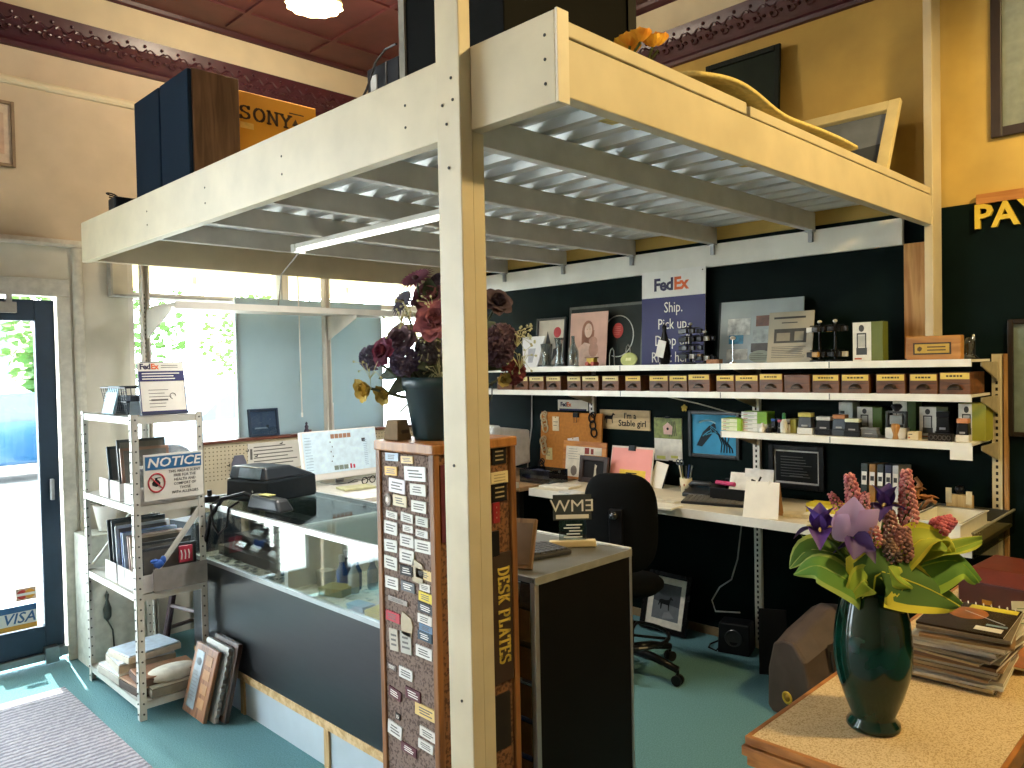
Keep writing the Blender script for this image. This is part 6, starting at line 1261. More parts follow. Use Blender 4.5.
o = MB().tube([(0, .06, 0), (0, -.06, 0)], .012, 10).build('pink_roll', mat('#c83a6c', .6)); solo(o, 'bright pink roll lying across the left side of the black desk tray', 'paper', (3.79, p.y+.05, ZD+.105), -8)
o = MB().sph((0, 0, .02), .022, (1, 1, .8)).tube([(-.03, 0, .02), (0, .02, .045), (.03, 0, .03), (.02, -.02, .06)], .006, 6).build('gift_rosette', mat('#3a3a3c', .5, .3)); solo(o, 'dark tangled bow on top of the black desk tray', 'bow', (3.82, p.y-.11, ZD+.088), 0)
o = MB().tube([(3.93, 2.52, ZD+.02), (3.88, 2.36, ZD+.028), (3.87, 2.30, ZD+.025)], .006, 6).build('ruler_rod', mat('#5a5c5a', .4, .5)); settle(o, 'grey metal rule lying on the desk left of the telephone', 'ruler')
# tent calendar
p0 = hit(745, 516, 'z', ZD); p1 = hit(772, 520, 'z', ZD); c = (p0+p1)/2
t = thing('tent_calendar', 'blank white tent calendar standing at the front of the desk', 'calendar', (c.x+.05, c.y, ZD+.001), -78)
hh = .17; wd = (p0-p1).length/2+.012
MB().hexa([(-wd,-.055,0),(wd,-.055,0),(wd,-.052,0),(-wd,-.052,0),(-wd*.95,-.003,hh),(wd*.95,-.003,hh),(wd*.95,0,hh),(-wd*.95,0,hh)]).build('front_page', PAPER, t)
MB().hexa([(-wd,.052,0),(wd,.052,0),(wd,.055,0),(-wd,.055,0),(-wd*.95,.001,hh),(wd*.95,.001,hh),(wd*.95,.003,hh),(-wd*.95,.003,hh)]).build('back_board', mat('#b8884a', .8), t)
m = MB()
for k in range(2): m.tube([(-.03+.06*k, -.008, hh-.012), (-.03+.06*k, 0, hh+.004), (-.03+.06*k, .006, hh-.01)], .004, 6)
m.build('binding', WHITE, t)
for k, (px, py, wx, wy, rz, col, h_, ll) in enumerate(((560, 487, .22, .15, 8, '#e6e2d6', .012, 'white papers on the desk below the cork board'), (572, 493, .14, .1, -14, '#d2d2ce', .008, 'loose sheet at the left front of the desk'), (660, 507, .20, .14, 6, '#ece8da', .010, 'cream envelope stack right of the office chair'), (672, 500, .18, .12, -16, '#e2d8c0', .006, 'cream sheet behind the envelope stack'), (800, 516, .15, .10, 20, '#d9ccae', .014, 'folded cream paper right of the tent calendar'), (832, 524, .18, .12, -10, '#cdbf9c', .008, 'tan paper under the yellow box on the desk'))):
    p = hit(px, py, 'z', ZD); solo(MB().box(-wy/2, wy/2, -wx/2, wx/2, 0, h_).build('paper_sheet', mat(col, .7), None, .001), ll, 'paper', (p.x, p.y, ZD+.001), rz, group='papers on the wall desk')
p = hit(822, 512, 'x', 3.72); t = thing('yellow_box', 'flat bright yellow box on the desk behind the vase flowers', 'box', (3.72, p.y, ZD+.001), -90); MB().box(-.08, .08, 0, .1, 0, .062).build('box_body', mat('#d8c42c', .5), t, .002); MB().box(-.07, .03, -.0012, 0, .03, .045).build('print', mat('#efe9b0', .5), t)
solo(MB().box(-.09, .09, -.0, .1, 0, .02).build('white_box', PAPER, None, .002), 'flat white box under the flowers beside the yellow box', 'box', (3.66, p.y-.02, ZD+.001), -90)
# binders
for k, (x0, x1, col, ll) in enumerate(((860, 867, '#20302f', 'dark green black binder at the left of the row'), (868, 875, '#9a6a20', 'mustard binder second in the row'), (876, 883, '#22282c', 'black binder in the middle of the row'), (884, 891, '#1f2448', 'navy binder fourth in the row'), (891.5, 898, '#c9ccd0', 'pale grey binder at the right of the row'))):
    c, w_, h_ = wallbox(x0, 461, x1, 505, 3.95, ZD); t = thing('binder', ll, 'binder', (3.95, c.y, ZD+.001), -90, 4, 'binders standing on the wall desk')
    MB().box(-w_/2+.001, w_/2-.001, 0, .18, 0, .245).build('cover', mat(col, .4), t, .003); MB().box(-w_*.36, w_*.36, -.001, 0, .14, .205).build('spine_label', PAPER, t); MB().box(-w_*.26, w_*.26, -.0016, -.001, .162, .185).build('label_print', mat('#3c3c3e', .6), t)
t = thing('dried_ornament', 'brown twisted wooden ornament right of the binders', 'ornament', (3.93, hit(918, 505, 'x', 3.93).y, ZD+.001)); m = MB().tube([(0, 0, 0), (0, .02, .1), (0, -.01, .17), (0, .01, .2)], .022, 8, taper=.4).tube([(0, -.01, .06), (0, -.05, .1), (0, -.08, .09)], .016, 8, taper=.5); m.build('carved_body', wood('#a06a38', '#6e4522'), t, smooth=True)
p0 = hit(908, 547, 'z', ZD)
t = thing('plastic_tray', 'white plastic tray at the right end of the wall desk', 'tray', (3.78, 1.07, ZD+.001), 0)
m = MB()
for (a, b, c_, d) in ((-.2,.2,-.105,-.1), (-.2,.2,.1,.105), (-.2,-.195,-.1,.1), (.195,.2,-.1,.1)): m.box(a, b, c_, d, .003, .07)
m.box(-.2, .2, -.105, .105, 0, .003).box(-.207, .207, -.112, -.1, .066, .07).box(-.207, .207, .1, .112, .066, .07).box(-.207, -.195, -.1, .1, .066, .07).box(.195, .207, -.1, .1, .066, .07); m.build('tray_body', mat('#dfdccc', .4, 0, .02), t)
solo(MB().box(-.11, .11, -.075, .075, 0, .012).build('paper_sheet', PAPER), 'white papers lying in the plastic tray', 'paper', (3.78, 1.07, ZD+.006), 8)
t = thing('end_guard', 'clear acrylic guard panel around the right end of the desk', 'panel'); MB().box(3.46, 4.12, .886, .892, ZD-.04, ZD+.06).build('side_pane', glassmat('#d6d4c4', .1), t); MB().box(3.46, 4.12, .884, .894, ZD+.06, ZD+.066).build('top_edge', mat('#8f8c76', .3), t); MB().box(4.10, 4.108, .894, 1.5, ZD, ZD+.06).build('rear_pane', mat('#3a3c38', .3), t); rebase(t)
t = thing('card_holder', 'small wooden block holder with a dark knob at the right end of the wall desk', 'holder', (4.03, hit(959, 509, 'x', 4.03).y, ZD+.001), -90); c, w_, h_ = wallbox(950, 499, 970, 510, 4.03, ZD+.1)
MB().box(-.055, .055, 0, .03, 0, .12).build('block', wood('#c9b07c', '#a88c58'), t, .002); MB().box(-.055, -.03, -.004, 0, .08, .15).build('horn', mat('#d8cba4', .5), t); MB().box(.03, .055, -.004, 0, .08, .14).build('horn', mat('#d8cba4', .5), t); MB().sph((0, .01, .145), .02, (1, 1, 1), 2).build('knob', BLACKP, t)
# old grey computer and stapler stuff at the left end of the desk, side table there
t = thing('side_desk', 'low brown desk at the far left end of the black wall', 'desk'); MB().box(3.45, 4.13, 3.40, 4.75, .862, .89).build('desktop', wood('#a8835a', '#86623c', 9, .5, (3, 1, 1)), t, .003)
for x in (3.5, 4.08):
    for y in (3.45, 4.7): MB().box(x-.02, x+.02, y-.02, y+.02, 0, .862).build('leg', BLACKP, t)
rebase(t)
t = thing('crt_monitor', 'old grey computer monitor at the far end of the black wall', 'monitor', (3.78, 3.90, .892), -100)
MB().box(-.19, .19, -.19, -.12, .05, .36).hexa([(-.17,-.12,.06),(.17,-.12,.06),(.12,.17,.08),(-.12,.17,.08),(-.17,-.12,.35),(.17,-.12,.35),(.12,.17,.31),(-.12,.17,.31)]).build('housing', mat('#c6c8c6', .5), t, .012); MB().lathe([(.12, 0), (.11, .02), (.06, .05)], (0, -.03, 0), 20).build('foot', mat('#9a9b96', .5), t); MB().box(-.155, .155, -.194, -.19, .09, .33).build('screen', mat('#2a3230', .15), t)
t = thing('plastic_bin', 'clear blue plastic bin of oddments beside the cork board', 'bin', (3.72, 3.44, .892), -90); m = MB()
for (a, b, c_, d) in ((-.13,.13,-.09,-.086), (-.13,.13,.086,.09), (-.13,-.126,-.086,.086), (.126,.13,-.086,.086)): m.box(a, b, c_, d, 0, .085)
m.build('bin_wall', glassmat('#9db0c4', .2), t); m = MB()
for k in range(9): m.cb((random.uniform(-.1, .1), random.uniform(-.06, .06), .03+.02*random.random()), (.05, .05, .05))
m.build('oddments', mat('#2c3c5c', .5), t); 
o = MB().tube([(4.142, 3.93, 1.46), (4.142, 3.94, 1.2), (4.12, 3.95, 1.05), (4.1, 3.95, .9)], .005, 6).build('wall_cable', mat('#c9ccc8', .6)); settle(o, 'white cable running down the dark wall above the grey monitor', 'cable')
o = MB().tube([(3.9, 2.66, 1.46), (3.98, 2.45, 1.41), (4.06, 2.3, 1.36), (4.12, 2.22, 1.34)], .004, 6).build('shelf_cable', mat('#c9c7bc', .6)); settle(o, 'white cable sagging under the drawer shelf above the blue horse picture', 'cable')
# ================================================================== OFFICE CHAIR
t = thing('office_chair', 'black office chair turned away at the wall desk', 'chair', (3.35, 2.50, 0), 24)
FAB = mat('#07090a', .95, 0, .08, 120, .1, spec=.15)
YB = Matrix.Rotation(math.radians(0), 4, 'Z')
def backpt(u, v):
    a = 2*PI*u; e = 3.2; cx, cz = math.cos(a), math.sin(a)
    x = math.copysign(abs(cx)**(2/e), cx)*.195; z = math.copysign(abs(cz)**(2/e), cz)*.255
    return x, z
prof = []
m = MB()
def bk(u, v):
    x, z = backpt(u, v); s_ = (math.sin(PI*v))**.5; th = .045*math.cos(PI*v)
    return Vector((-.20+th-.04*(x/.195)**2*s_*0+.05*(x/.195)**2*s_**2*1, x*s_, .84+z*s_+0))
m.grid(lambda u, v: bk(u, min(max(v, .001), .999)), 40, 16)
bmesh.ops.remove_doubles(m.bm, verts=m.bm.verts, dist=.0004)
m.build('backrest', FAB, t, smooth=True)
MB().box(-.262, -.235, -.035, .035, .45, .92).box(-.25, -.06, -.03, .03, .42, .455).build('back_support', BLACKP, t, .006)
MB().lathe([(.02, 0), (.024, .01), (.018, .03), (0, .034)], (0, 0, 0), 16, Matrix.Translation((-.262, .005, .89)) @ Matrix.Rotation(-PI/2, 4, 'Y')).build('knob', mat('#2c2e30', .2), t, smooth=True)
m = MB().lathe([(0, -.03), (.16, -.028), (.19, 0), (.19, .02), (.17, .04), (0, .045)], (0, 0, .47), 28); m.build('seat', FAB, t, smooth=True)
MB().lathe([(.028, .10), (.028, .28), (.018, .28), (.018, .43), (.05, .44)], seg=16).build('gas_lift', BLACKP, t)
MB().tube([(.21*math.cos(a*PI/14), .21*math.sin(a*PI/14), .20) for a in range(28)], .011, 8, closed=True).build('foot_ring', BLACKP, t)
MB().tube([(-.21, 0, .2), (0, 0, .2), (.21, 0, .2)], .008, 6).tube([(0, -.21, .2), (0, .21, .2)], .008, 6).build('ring_spoke', BLACKP, t)
for k in range(5):
    a = math.radians(-38+72*k); ca, sa = math.cos(a), math.sin(a)
    MB().tube([(.03*ca, .03*sa, .125), (.15*ca, .15*sa, .115), (.29*ca, .29*sa, .08)], .026, 10, taper=.7).build('leg', BLACKP, t, smooth=True)
    lg = t.children[-1]; w_ = MB(); 
    for s_ in (-1, 1): w_.lathe([(.012, -.009), (.026, -.008), (.027, .008), (.012, .009)], (0, 0, 0), 18, Matrix.Translation((.29*ca-s_*.014*sa, .29*sa+s_*.014*ca, .028)) @ Matrix.Rotation(a, 4, 'Z') @ Matrix.Rotation(PI/2, 4, 'X'))
    w_.tube([(.29*ca, .29*sa, .028), (.29*ca, .29*sa, .08)], .008, 8); w_.build('caster', mat('#1b1b1d', .35), lg)
# under the desk
def ex_hp(m, hw, z0, z1):
    h = z1-z0; m.m(1).prism([(-hw, z0), (hw, z0), (hw, z0+h*.4), (-hw, z0+h*.5)], -.0065, -.005); horse(m, .05, (-hw*.05, z0+h*.42), 2, -.008, -.0065); m.m(3).prism([(-hw*.2, z0+.005), (hw*.7, z0+.02), (hw*.3, z0+h*.25), (-hw*.1, z0+h*.2)], -.0075, -.0065); return [mat('#4c5258', .4), mat('#70757a', .4), mat('#141618', .4)]
fr = framed('picture_frame', 'black framed horse photograph with a white mat, leaning under the desk', .34, .36, .032, mat('#141314', .25), lambda m, hw, z0, z1: (m.m(0).box(-hw, hw, -.005, -.001, z0, z1), [mat('#43484e', .4)]+ex_hp(m, hw, z0, z1)[1:]+[mat('#8a8d90', .4)])[1], (3.98, 2.71, .004), -92, 14, .024, matw=.04, matm=mat('#efe9da', .6))
t = thing('speaker_box', 'small black speaker box on the carpet under the desk', 'speaker', (4.0, 2.23, 0), -75); MB().hexa([(-.09,-.07,0),(.09,-.07,0),(.09,.07,0),(-.09,.07,0),(-.085,-.05,.17),(.085,-.05,.17),(.085,.07,.17),(-.085,.07,.17)]).build('case', BLACKP, t, .008); MB().lathe([(.05, 0), (.045, .004), (.02, -.004), (0, .002)], (0, 0, 0), 20, Matrix.Translation((0, -.062, .09)) @ Matrix.Rotation(PI/2, 4, 'X')).build('cone', mat('#2a2c2e', .3), t)
o = MB().tube([(4.05, 2.36, .02), (3.97, 2.38, .012), (3.92, 2.36, .012), (3.90, 2.30, .012), (3.95, 2.29, .04), (3.97, 2.30, .12)], .005, 6).build('power_cable', BLACK); settle(o, 'black cable looping on the carpet by the speaker box', 'cable')
o = MB().tube([(4.11, 2.24, .75), (4.10, 2.27, .5), (4.08, 2.3, .38), (4.05, 2.36, .33), (4.03, 2.40, .25), (4.0, 2.36, .2), (4.03, 2.22, .215)], .0045, 6).build('grey_cable', mat('#8f938f', .6)); settle(o, 'grey cable hanging by the steel upright under the desk', 'cable')
struct('baseboard_right', MB().box(4.138, 4.15, -2.5, 5.0, 0, .05), mat('#8f7a58', .6))
# ================================================================== BAG
t = thing('soft_case', 'grey brown soft carrying case with a round brass eyelet on the carpet', 'bag')
BAGM = mat('#5a4a40', .65, 0, .1, 12, .06); BAGD = mat('#3a332e', .7, 0, .1, 12, .06)
bc = Vector((3.385, 1.63, 0)); ex = Vector((.95, -.31, 0)).normalized(); ey = Vector((.31, .95, 0)).normalized()    # ex: along the case, ey: away
def bp(a, b, z): return bc+ex*a+ey*b+Vector((0, 0, z))
prof = [(-.13, .02), (-.10, .0), (.10, 0), (.13, .02), (.125, .2), (.09, .33), (.03, .36), (-.03, .36), (-.10, .29), (-.135, .16)]
m = MB(); n = len(prof); rings = []
st = [(0, 1, 0), (.02, 1.0, 0), (.10, 1.08, .05), (.26, 1.12, .13), (.40, 1.08, .10), (.5, 1.0, .02), (.52, .98, 0)]
for a, s_, up in st: rings.append([m.bm.verts.new(bp(a, p[0]*(s_ if a else .97), p[1]+(up*(p[1]/.36)))) for p in prof])
for r0, r1 in zip(rings, rings[1:]):
    for k in range(n): m.bm.faces.new([r0[k], r0[(k+1) % n], r1[(k+1) % n], r1[k]])
m.bm.faces.new(rings[0][::-1]); m.bm.faces.new(rings[-1]); m.build('case_body', BAGM, t, .012)
m = MB()
for a, up in ((.16, .09), (.19, .105)): pass
m.grid(lambda u, v: bp(.12+.13*v, 0, 0)+ey*(-.152+.03*u)+Vector((0, 0, .06+.30*u)), 6, 2); m.build('flap', BAGD, t)
MB().tube([bp(.13, -.148, .03), bp(.14, -.15, .2), bp(.135, -.13, .33)], .006, 6).build('strap', BAGD, t)
E1 = Matrix.Translation(bp(-.002, .0, .10)) @ basis(-ex)
m = MB().m(0).lathe([(.018, 0), (.029, 0), (.030, .004), (.022, .007), (.018, .003)], (0, 0, 0), 24, E1); m.m(1).lathe([(0, .001), (.019, .001), (.019, .003), (0, .004)], (0, 0, 0), 20, E1); m.build('brass_eyelet', [mat('#e2be3c', .4, .2), mat('#b8902f', .4, .2)], t, smooth=True)
rebase(t)
t = thing('dark_panel', 'thin black panel standing behind the soft case', 'panel', (3.80, 1.93, 0), -62, 6); MB().box(-.05, .09, 0, .016, 0, .34).build('panel_sheet', mat('#171716', .5), t, .003)
# ================================================================== TABLE, VASE, MAGAZINES
TZT = .76
t = thing('counter_table', 'wood edged counter table with a speckled tan laminate top, in the foreground', 'table')
TBX0, TBX1, TBY0, TBY1 = 1.675, 3.45, .43, .915
MB().box(TBX0+.012, TBX1-.012, TBY0+.012, TBY1-.012, TZT-.035, TZT).build('laminate_top', mat('#d6bf94', .45, 0, .1, 260, .02, 'speckle', '#b0905e'), t)
EDGE = wood('#b8793a', '#8a5422', 9, .4, (3, 3, 12))
m = MB().box(TBX0, TBX0+.012, TBY0, TBY1, TZT-.02, TZT+.001).box(TBX0+.012, TBX1, TBY0, TBY0+.012, TZT-.045, TZT+.001).box(TBX0+.012, TBX1, TBY1-.012, TBY1, TZT-.02, TZT+.001)
m.box(TBX0-.006, TBX0+.012, TBY0, TBY1+.006, TZT-.045, TZT-.022).box(TBX0+.012, TBX1, TBY1-.012, TBY1+.006, TZT-.045, TZT-.022).box(TBX0+.003, TBX0+.02, TBY0, TBY1-.003, TZT-.07, TZT-.047).box(TBX0+.02, TBX1, TBY1-.02, TBY1-.003, TZT-.07, TZT-.047); m.build('wood_edging', EDGE, t, .002)
MB().box(TBX0+.06, TBX1-.06, TBY0+.03, TBY1-.06, .0, TZT-.07).build('cabinet_base', wood('#8a5a30', '#5f3a1c'), t, .003)
rebase(t)
VC = Vector((1.925, .711, TZT+.001))
t = thing('green_vase', 'tall glossy dark green vase standing on the foreground table', 'vase', VC)
MB().lathe([(0, 0), (.056, 0), (.061, .006), (.060, .014), (.050, .025), (.049, .033), (.066, .075), (.081, .125), (.088, .17), (.088, .21), (.083, .26), (.073, .305), (.064, .33), (.062, .338), (.054, .338), (.066, .29), (.08, .2), (.05, .06), (0, .05)], seg=48).build('vase_body', mat('#031d16', .1, 0, .15, 6, 0, 'noise', '#063026', coat=.1, spec=.4), t, smooth=True)
VD = (VC-EYE).dot(FW)
def V(px, py, off=0): return dep(px, py, VD+off)
MOUTH = VC+Vector((0, 0, .335))
def leaf(name, label, pts, W, col, col2, twist=0, fold=.25, wav=.01, grp='broad leaves in the green vase', nrm=None):
    t = thing(name, label, 'leaf', group=grp); n = len(pts)-1
    def spine(u):
        x = u*n; i = min(int(x), n-1); f = x-i; p0 = pts[max(i-1, 0)]; p1 = pts[i]; p2 = pts[i+1]; p3 = pts[min(i+2, n)]
        return .5*((2*p1)+(p2-p0)*f+(2*p0-5*p1+4*p2-p3)*f*f+(3*p1-p0-3*p2+p3)*f**3)
    ref = nrm or (-FWH*.6+Vector((0, 0, .8)))
    def fn(u, v):
        p = spine(u); d = (spine(min(1, u+.02))-spine(max(0, u-.02))).normalized(); s_ = d.cross(ref).normalized(); up = s_.cross(d); q = 2*v-1
        w_ = W*.5*(max(0.04, math.sin(PI*min(1, .08+.92*u**.85)))**.75)
        return p+s_*(w_*q)+up*(abs(q)**1.5*w_*fold+wav*math.sin(u*9+q*2)*abs(q))
    def band(v0, v1, nv):
        m = MB(); m.grid(lambda u, v: fn(u, v0+(v1-v0)*v), 18, nv); return m
    GM = translucent(col, .08); YM = translucent(col2, .08)
    m = MB(); m.m(0).grid(lambda u, v: fn(u, .13+.74*v), 18, 8); m.m(1).grid(lambda u, v: fn(u, .13*v), 18, 2).grid(lambda u, v: fn(u, .87+.13*v), 18, 2)
    bmesh.ops.remove_doubles(m.bm, verts=m.bm.verts, dist=.0002)
    m.build('blade', [GM, YM], t, smooth=True)
    m = MB().tube([spine(i/10)-Vector((0, 0, .0015)) for i in range(11)], .0022, 5); m.build('midrib', YM, t.children[-1]); return rebase(t)
G1, G2, Y1, Y2 = '#557a28', '#446622', '#aab038', '#c4bc34'
leaf('hosta_leaf', 'green leaf arching to the far left and drooping, upper of the left pair', [MOUTH+Vector((0, 0, -.03)), V(862, 566, .02), V(835, 553, .0), V(808, 550, .01), V(790, 568, .02)], .095, G1, '#a8b85c', wav=.006)
leaf('hosta_leaf', 'green leaf arching left in front, lower of the left pair', [MOUTH+Vector((-.02, .01, -.03)), V(852, 584, -.07), V(834, 572, -.07), V(815, 565, -.05), V(794, 574, -.02)], .10, '#5f8a2c', '#94a84a', wav=.006, fold=-.2, nrm=-FWH*.7+Vector((0, 0, .7)))
leaf('hosta_leaf', 'upright green leaf at the far left of the bouquet', [MOUTH+Vector((0, 0, -.03)), V(840, 572, .05), V(812, 556, .06), V(803, 536, .06)], .05, '#5a8a30', '#7fa84a')
leaf('hosta_leaf', 'large drooping leaf with bright yellow edge over the right front of the vase rim', [MOUTH+Vector((-.02, -.01, -.02)), V(878, 572, -.075), V(908, 580, -.075), V(936, 592, -.05), V(960, 606, -.03)], .16, G2, Y2, wav=.012, fold=-.1, nrm=-FWH*.75+Vector((0, 0, .55)))
leaf('hosta_leaf', 'yellow green leaf folded over the left front of the vase rim', [MOUTH+Vector((0, 0, -.04)), V(866, 580, -.07), V(856, 588, -.08), V(848, 600, -.075)], .07, '#8fa832', Y1, wav=.01, nrm=-FWH*.9+Vector((0, 0, .3)))
leaf('hosta_leaf', 'big rounded leaf reaching furthest right above the magazines', [MOUTH+Vector((.02, -.02, -.02)), V(905, 574, .0), V(935, 562, .0), V(960, 562, .0), V(979, 582, .01)], .15, '#527d26', '#8fac34', wav=.01, fold=-.1, nrm=-FWH*.6+Vector((0, 0, .75)))
leaf('hosta_leaf', 'curled yellow green leaf with a long tip at the upper right', [MOUTH+Vector((.02, -.02, 0)), V(905, 558, .03), V(925, 550, .02), V(950, 550, .02), V(982, 540, .03)], .10, '#7f9a2c', Y1, wav=.014, fold=.5)
leaf('hosta_leaf', 'yellow leaf curling upward in the right middle of the bouquet', [MOUTH+Vector((.02, -.02, 0)), V(903, 558, -.02), V(920, 540, -.01), V(942, 540, .0), V(952, 553, .0)], .075, '#a2aa34', Y2, wav=.01, fold=.6)
leaf('hosta_leaf', 'small curled yellow green leaf hanging at the centre front', [V(884, 560, -.05), V(890, 568, -.075), V(898, 580, -.09), V(912, 588, -.085)], .055, '#8fa832', Y1, wav=.006, fold=-.5, nrm=-FWH+Vector((0, 0, .3)))
def spike(label, a, b, R, col, col2, seed, n=90, stemto=None):
    t = thing('flower_spike', label, 'flower', group='pink flower spikes in the green vase'); rr = random.Random(seed); m = MB()
    ax = b-a; L = ax.length; axn = ax.normalized(); B = basis(axn).to_3x3()
    for k in range(n):
        u = (k+.5)/n; r = R*(1.0-.62*u**1.5)*(.65+.35*min(1, u*6)); g = k*2.399; p = a+axn*(L*u)+B @ Vector((math.cos(g)*r, math.sin(g)*r, 0))
        m.m(rr.choice((0, 0, 1))).sph(p, R*.24*rr.uniform(.8, 1.15), (1, 1, 1), 1)
    m.build('florets', [mat(col, .75), mat(col2, .75)], t, smooth=True)
    m = MB().tube([MOUTH*1.0+Vector((0, 0, -.06)), (MOUTH+a)/2+Vector((0, 0, .01)), a, a+ax*.8], .003, 6); m.build('stem', mat('#6c6a38', .7), t); return rebase(t)
PK, PK2 = '#e29c9c', '#c06a72'
spike('pink flower spike standing tallest on the left', V(858, 522, .03), V(849, 474, .03), .022, PK, PK2, 1, 100)
spike('tall thick pink flower spike right of the middle', V(909, 527, .02), V(906, 470, .02), .022, PK, PK2, 2, 120)
spike('short pink spike at the far left of the spikes', V(843, 513, .05), V(830, 493, .05), .014, '#dc8a90', PK2, 3, 50)
spike('pink spike leaning right beside the tallest left one', V(862, 525, .0), V(866, 492, .0), .016, PK, PK2, 4, 70)
spike('coral pink spike in the front centre', V(876, 546, -.04), V(867, 514, -.04), .019, '#e29a94', '#c46a6c', 5, 80)
spike('dusty pink spike in the middle behind the centre', V(892, 548, .02), V(889, 510, .02), .022, '#d09a92', '#a06a66', 6, 90)
spike('dry brown pink spike low in the centre', V(900, 560, -.03), V(904, 528, -.03), .026, '#a87468', '#6e4a44', 7, 100)
spike('dry brownish spike low at the left centre', V(878, 566, -.02), V(876, 544, -.02), .022, '#7a5a5c', '#4a343c', 8, 80)
spike('rosy red rounded flower head at the far right', V(935, 530, .02), V(953, 519, .02), .024, '#d8747c', '#ae4a58', 9, 90)
spike('brown seed head in the low centre', V(893, 562, -.05), V(887, 540, -.05), .022, '#8a6a58', '#54403a', 10, 80)
def iris(label, c, R, col, col2, seed, lean=Vector((0, 0, 1))):
    t = thing('iris_flower', label, 'flower', group='irises in the green vase'); m = MB(); up = lean.normalized(); B = basis(up).to_3x3()
    for k in range(3):
        a = 2*PI*k/3+seed; u = B @ Vector((math.cos(a), math.sin(a), 0))
        m.m(0).petal(c, up*1.0+u*.35, -u+up*.3, R*1.1, R*.75, -R*.25, .25, 7, 5, .8)
        a += PI/3; u = B @ Vector((math.cos(a), math.sin(a), 0)); m.m(1).petal(c, u+up*.15, up, R*1.15, R*.8, -R*.7, .2, 7, 5, .7)
    m.build('petals', [mat(col, .6, 0, .12, 30), mat(col2, .6, 0, .12, 30)], t, smooth=True)
    m = MB()
    for k in range(3):
        a = 2*PI*k/3+seed+PI/3; u = B @ Vector((math.cos(a), math.sin(a), 0)); m.tube([c+up*.004, c+u*R*.35+up*.008, c+u*R*.55+up*.004], .003, 6)
    m.build('beard', mat('#b8a060', .7), t); m = MB().tube([MOUTH+Vector((0, 0, -.06)), (MOUTH+c)/2, c], .0035, 6); m.build('stem', mat('#5c7a34', .7), t); return rebase(t)
iris('violet iris at the far left of the bouquet', V(820, 530, -.02), .062, '#5c3c9c', '#57338a', .4)
iris('second violet iris behind the left one, beside the pink spikes', V(835, 535, .04), .05, '#4c2f80', '#4a2a78', 1.2)
iris('violet iris between the pink spikes at the top of the bouquet', V(886, 506, .03), .055, '#553a8c', '#4a2f7c', 2.2)
iris('dark purple iris low in the centre left', V(860, 545, -.03), .055, '#452a6c', '#382058', .9)
t = thing('iris_flower', 'pale lilac iris with one large broad petal in front of the pink spikes', 'flower', group='irises in the green vase'); c = V(853, 537, -.05); m = MB()
for dx, w_, L in ((-.75, .07, .075), (-.1, .085, .10), (.6, .075, .085)): m.petal(c, UP*.9+RT*dx, -FWH, L, w_, .03, -.12, 8, 6, .75)
m.build('petals', translucent('#dcbce8', .35), t, smooth=True); MB().petal(c, -UP*.6-RT*.2-FWH*.5, -FWH, .06, .05, .0, .2, 6, 4).petal(c, -UP*.4+RT*.6-FWH*.4, -FWH, .055, .05, .0, .2, 6, 4).build('lower_petals', mat('#4a2c74', .6), t, smooth=True); m = MB().tube([MOUTH+Vector((0, 0, -.06)), (MOUTH+c)/2, c], .0035, 6); m.build('stem', mat('#5c7a34', .7), t); rebase(t)
for k, (px, py, R, col, ll) in enumerate(((925, 500, .035, '#a8703c', 'tan dried curled bloom at the right of the spikes'), (917, 490, .025, '#8a5c34', 'brown dried bloom behind the tall right spike'))):
    t = thing('dried_flower', ll, 'flower', group='dried blooms in the green vase'); c = V(px, py, .04); m = MB()
    for j in range(6): m.petal(c, Vector((math.cos(j), math.sin(j), .5)), Vector((0, 0, 1)), R, R*.7, -.01, .3, 5, 3)
    m.build('petals', mat(col, .8), t, smooth=True); m = MB().tube([MOUTH, (MOUTH+c)/2, c], .002, 5); m.build('stem', STEM, t); rebase(t)
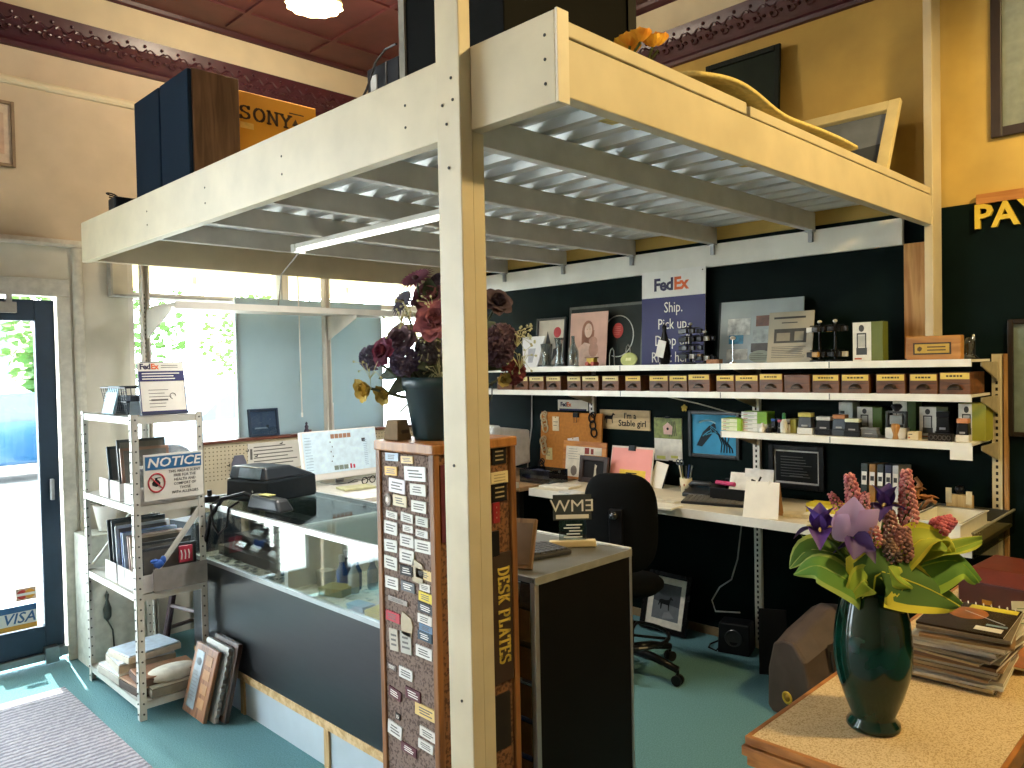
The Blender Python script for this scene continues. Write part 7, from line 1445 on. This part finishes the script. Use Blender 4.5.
# magazines
MC = Vector((2.45, .655, TZT+.001)); rr = random.Random(21); zz = 0.0
cols = ['#3a3028', '#c9b48a', '#8a7a64', '#d9d2c2', '#6a4a34', '#b9ae9a', '#e0dccf', '#54504c', '#a8845a', '#cfc8b8']
NM = 20
for k in range(NM):
    th = rr.choice((.006, .007, .008, .009)); wx, wy = .275+rr.uniform(-.015, .012), .215+rr.uniform(-.008, .01); top = k == NM-1
    ll = 'magazine with a dark brown cover on top of the stack behind the vase' if top else ('lowest magazine of the stack beside the vase' if k == 0 else ORD[NM-1-k]+' magazine from the top of the stack beside the vase')
    t = thing('magazine', ll, 'magazine', (MC.x+rr.uniform(-.014, .014), MC.y+rr.uniform(-.012, .012)-(.01 if k > 12 else 0), MC.z+zz), rr.uniform(-7, 5)+(6 if k > 13 else 0), group='magazines stacked on the foreground table')
    MB().box(-wx/2, wx/2, -wy/2, wy/2, .0006, th-.0006).build('pages', mat('#e9e4d6', .8, 0, .1, 40, stretch=(1, 1, 60)), t)
    m = MB(); cm = mat(rr.choice(cols), .3, 0, .15, 12)
    m.m(0).box(-wx/2-.001, wx/2+.001, -wy/2-.001, wy/2+.001, 0, .0006).box(-wx/2-.001, wx/2+.001, -wy/2-.001, wy/2+.001, th-.0006, th).box(-wx/2-.0015, -wx/2-.001, -wy/2, wy/2, 0, th)
    ms = [cm]
    if top:
        ms = [mat('#30231a', .25, 0, .15, 9), mat('#a8622c', .3, 0, .2, 20), mat('#d8c83a', .3), mat('#e4e0d4', .3), mat('#7f9aa8', .3)]
        m.m(1).prism(arc(.03, .01, .06, .05, 0, 360, 20)[:-1], th, th+.0005, 'xy'); m.m(2).box(.085, .125, -.1, .02, th, th+.0005); m.m(3).box(-.11, -.075, -.095, -.03, th, th+.0005); m.m(4).box(-.06, -.045, -.1, -.05, th, th+.0005)
        m.m(3).tube([(-.03+.01*i, -.09+.014*i, th+.0004) for i in range(9)], .0012, 4)
        for i in range(9): m.m(3).tube([(.128, -.09+.02*i, th-.002), (.134, -.088+.02*i, th+.005), (.139, -.086+.02*i, th-.002)], .0016, 5)
    m.build('cover', ms, t); zz += th+.0004
t = thing('magazine', 'orange covered magazine leaning out at the right side of the stack', 'magazine', (2.62, .56, TZT+.013), 25, group='loose magazines'); t.rotation_euler.x = math.radians(10)
MB().box(-.12, .12, -.09, .09, 0, .006).build('pages', mat('#d9d0ba', .8), t); MB().box(-.121, .121, -.091, .091, .006, .0068).build('cover', mat('#b8642a', .3, 0, .2, 16), t)
t = thing('white_card', 'white card standing at the right edge behind the magazines', 'card', (2.86, .565, TZT+.001), -52, 8); m = MB().m(0).box(-.06, .06, -.002, 0, 0, .115); m.m(1).lines(-.045, .04, .04, .10, 4, -.0022, .15); m.build('card', [mat('#dcdcc8', .6), mat('#6c8a6c', .6)], t)
t = thing('leather_box', 'reddish brown leather box at the back of the foreground table', 'box', (3.18, .66, TZT+.001), -6)
MB().hexa([(-.14,-.22,0),(.14,-.22,0),(.14,.16,0),(-.14,.16,0),(-.14,-.22,.10),(.14,-.22,.10),(.14,.16,.10),(-.14,.16,.10)]).build('box_body', mat('#4a1c14', .4, 0, .1, 14, .04), t, .006)
MB().hexa([(-.142,-.222,.10),(.142,-.222,.10),(.142,.162,.10),(-.142,.162,.10),(-.10,-.19,.145),(.12,-.19,.15),(.12,.13,.15),(-.10,.13,.145)]).build('lid', mat('#6a2a1c', .4, 0, .1, 14, .04), t, .006); MB().box(-.146, -.14, .05, .08, .03, .045).build('clasp', BRASS, t)
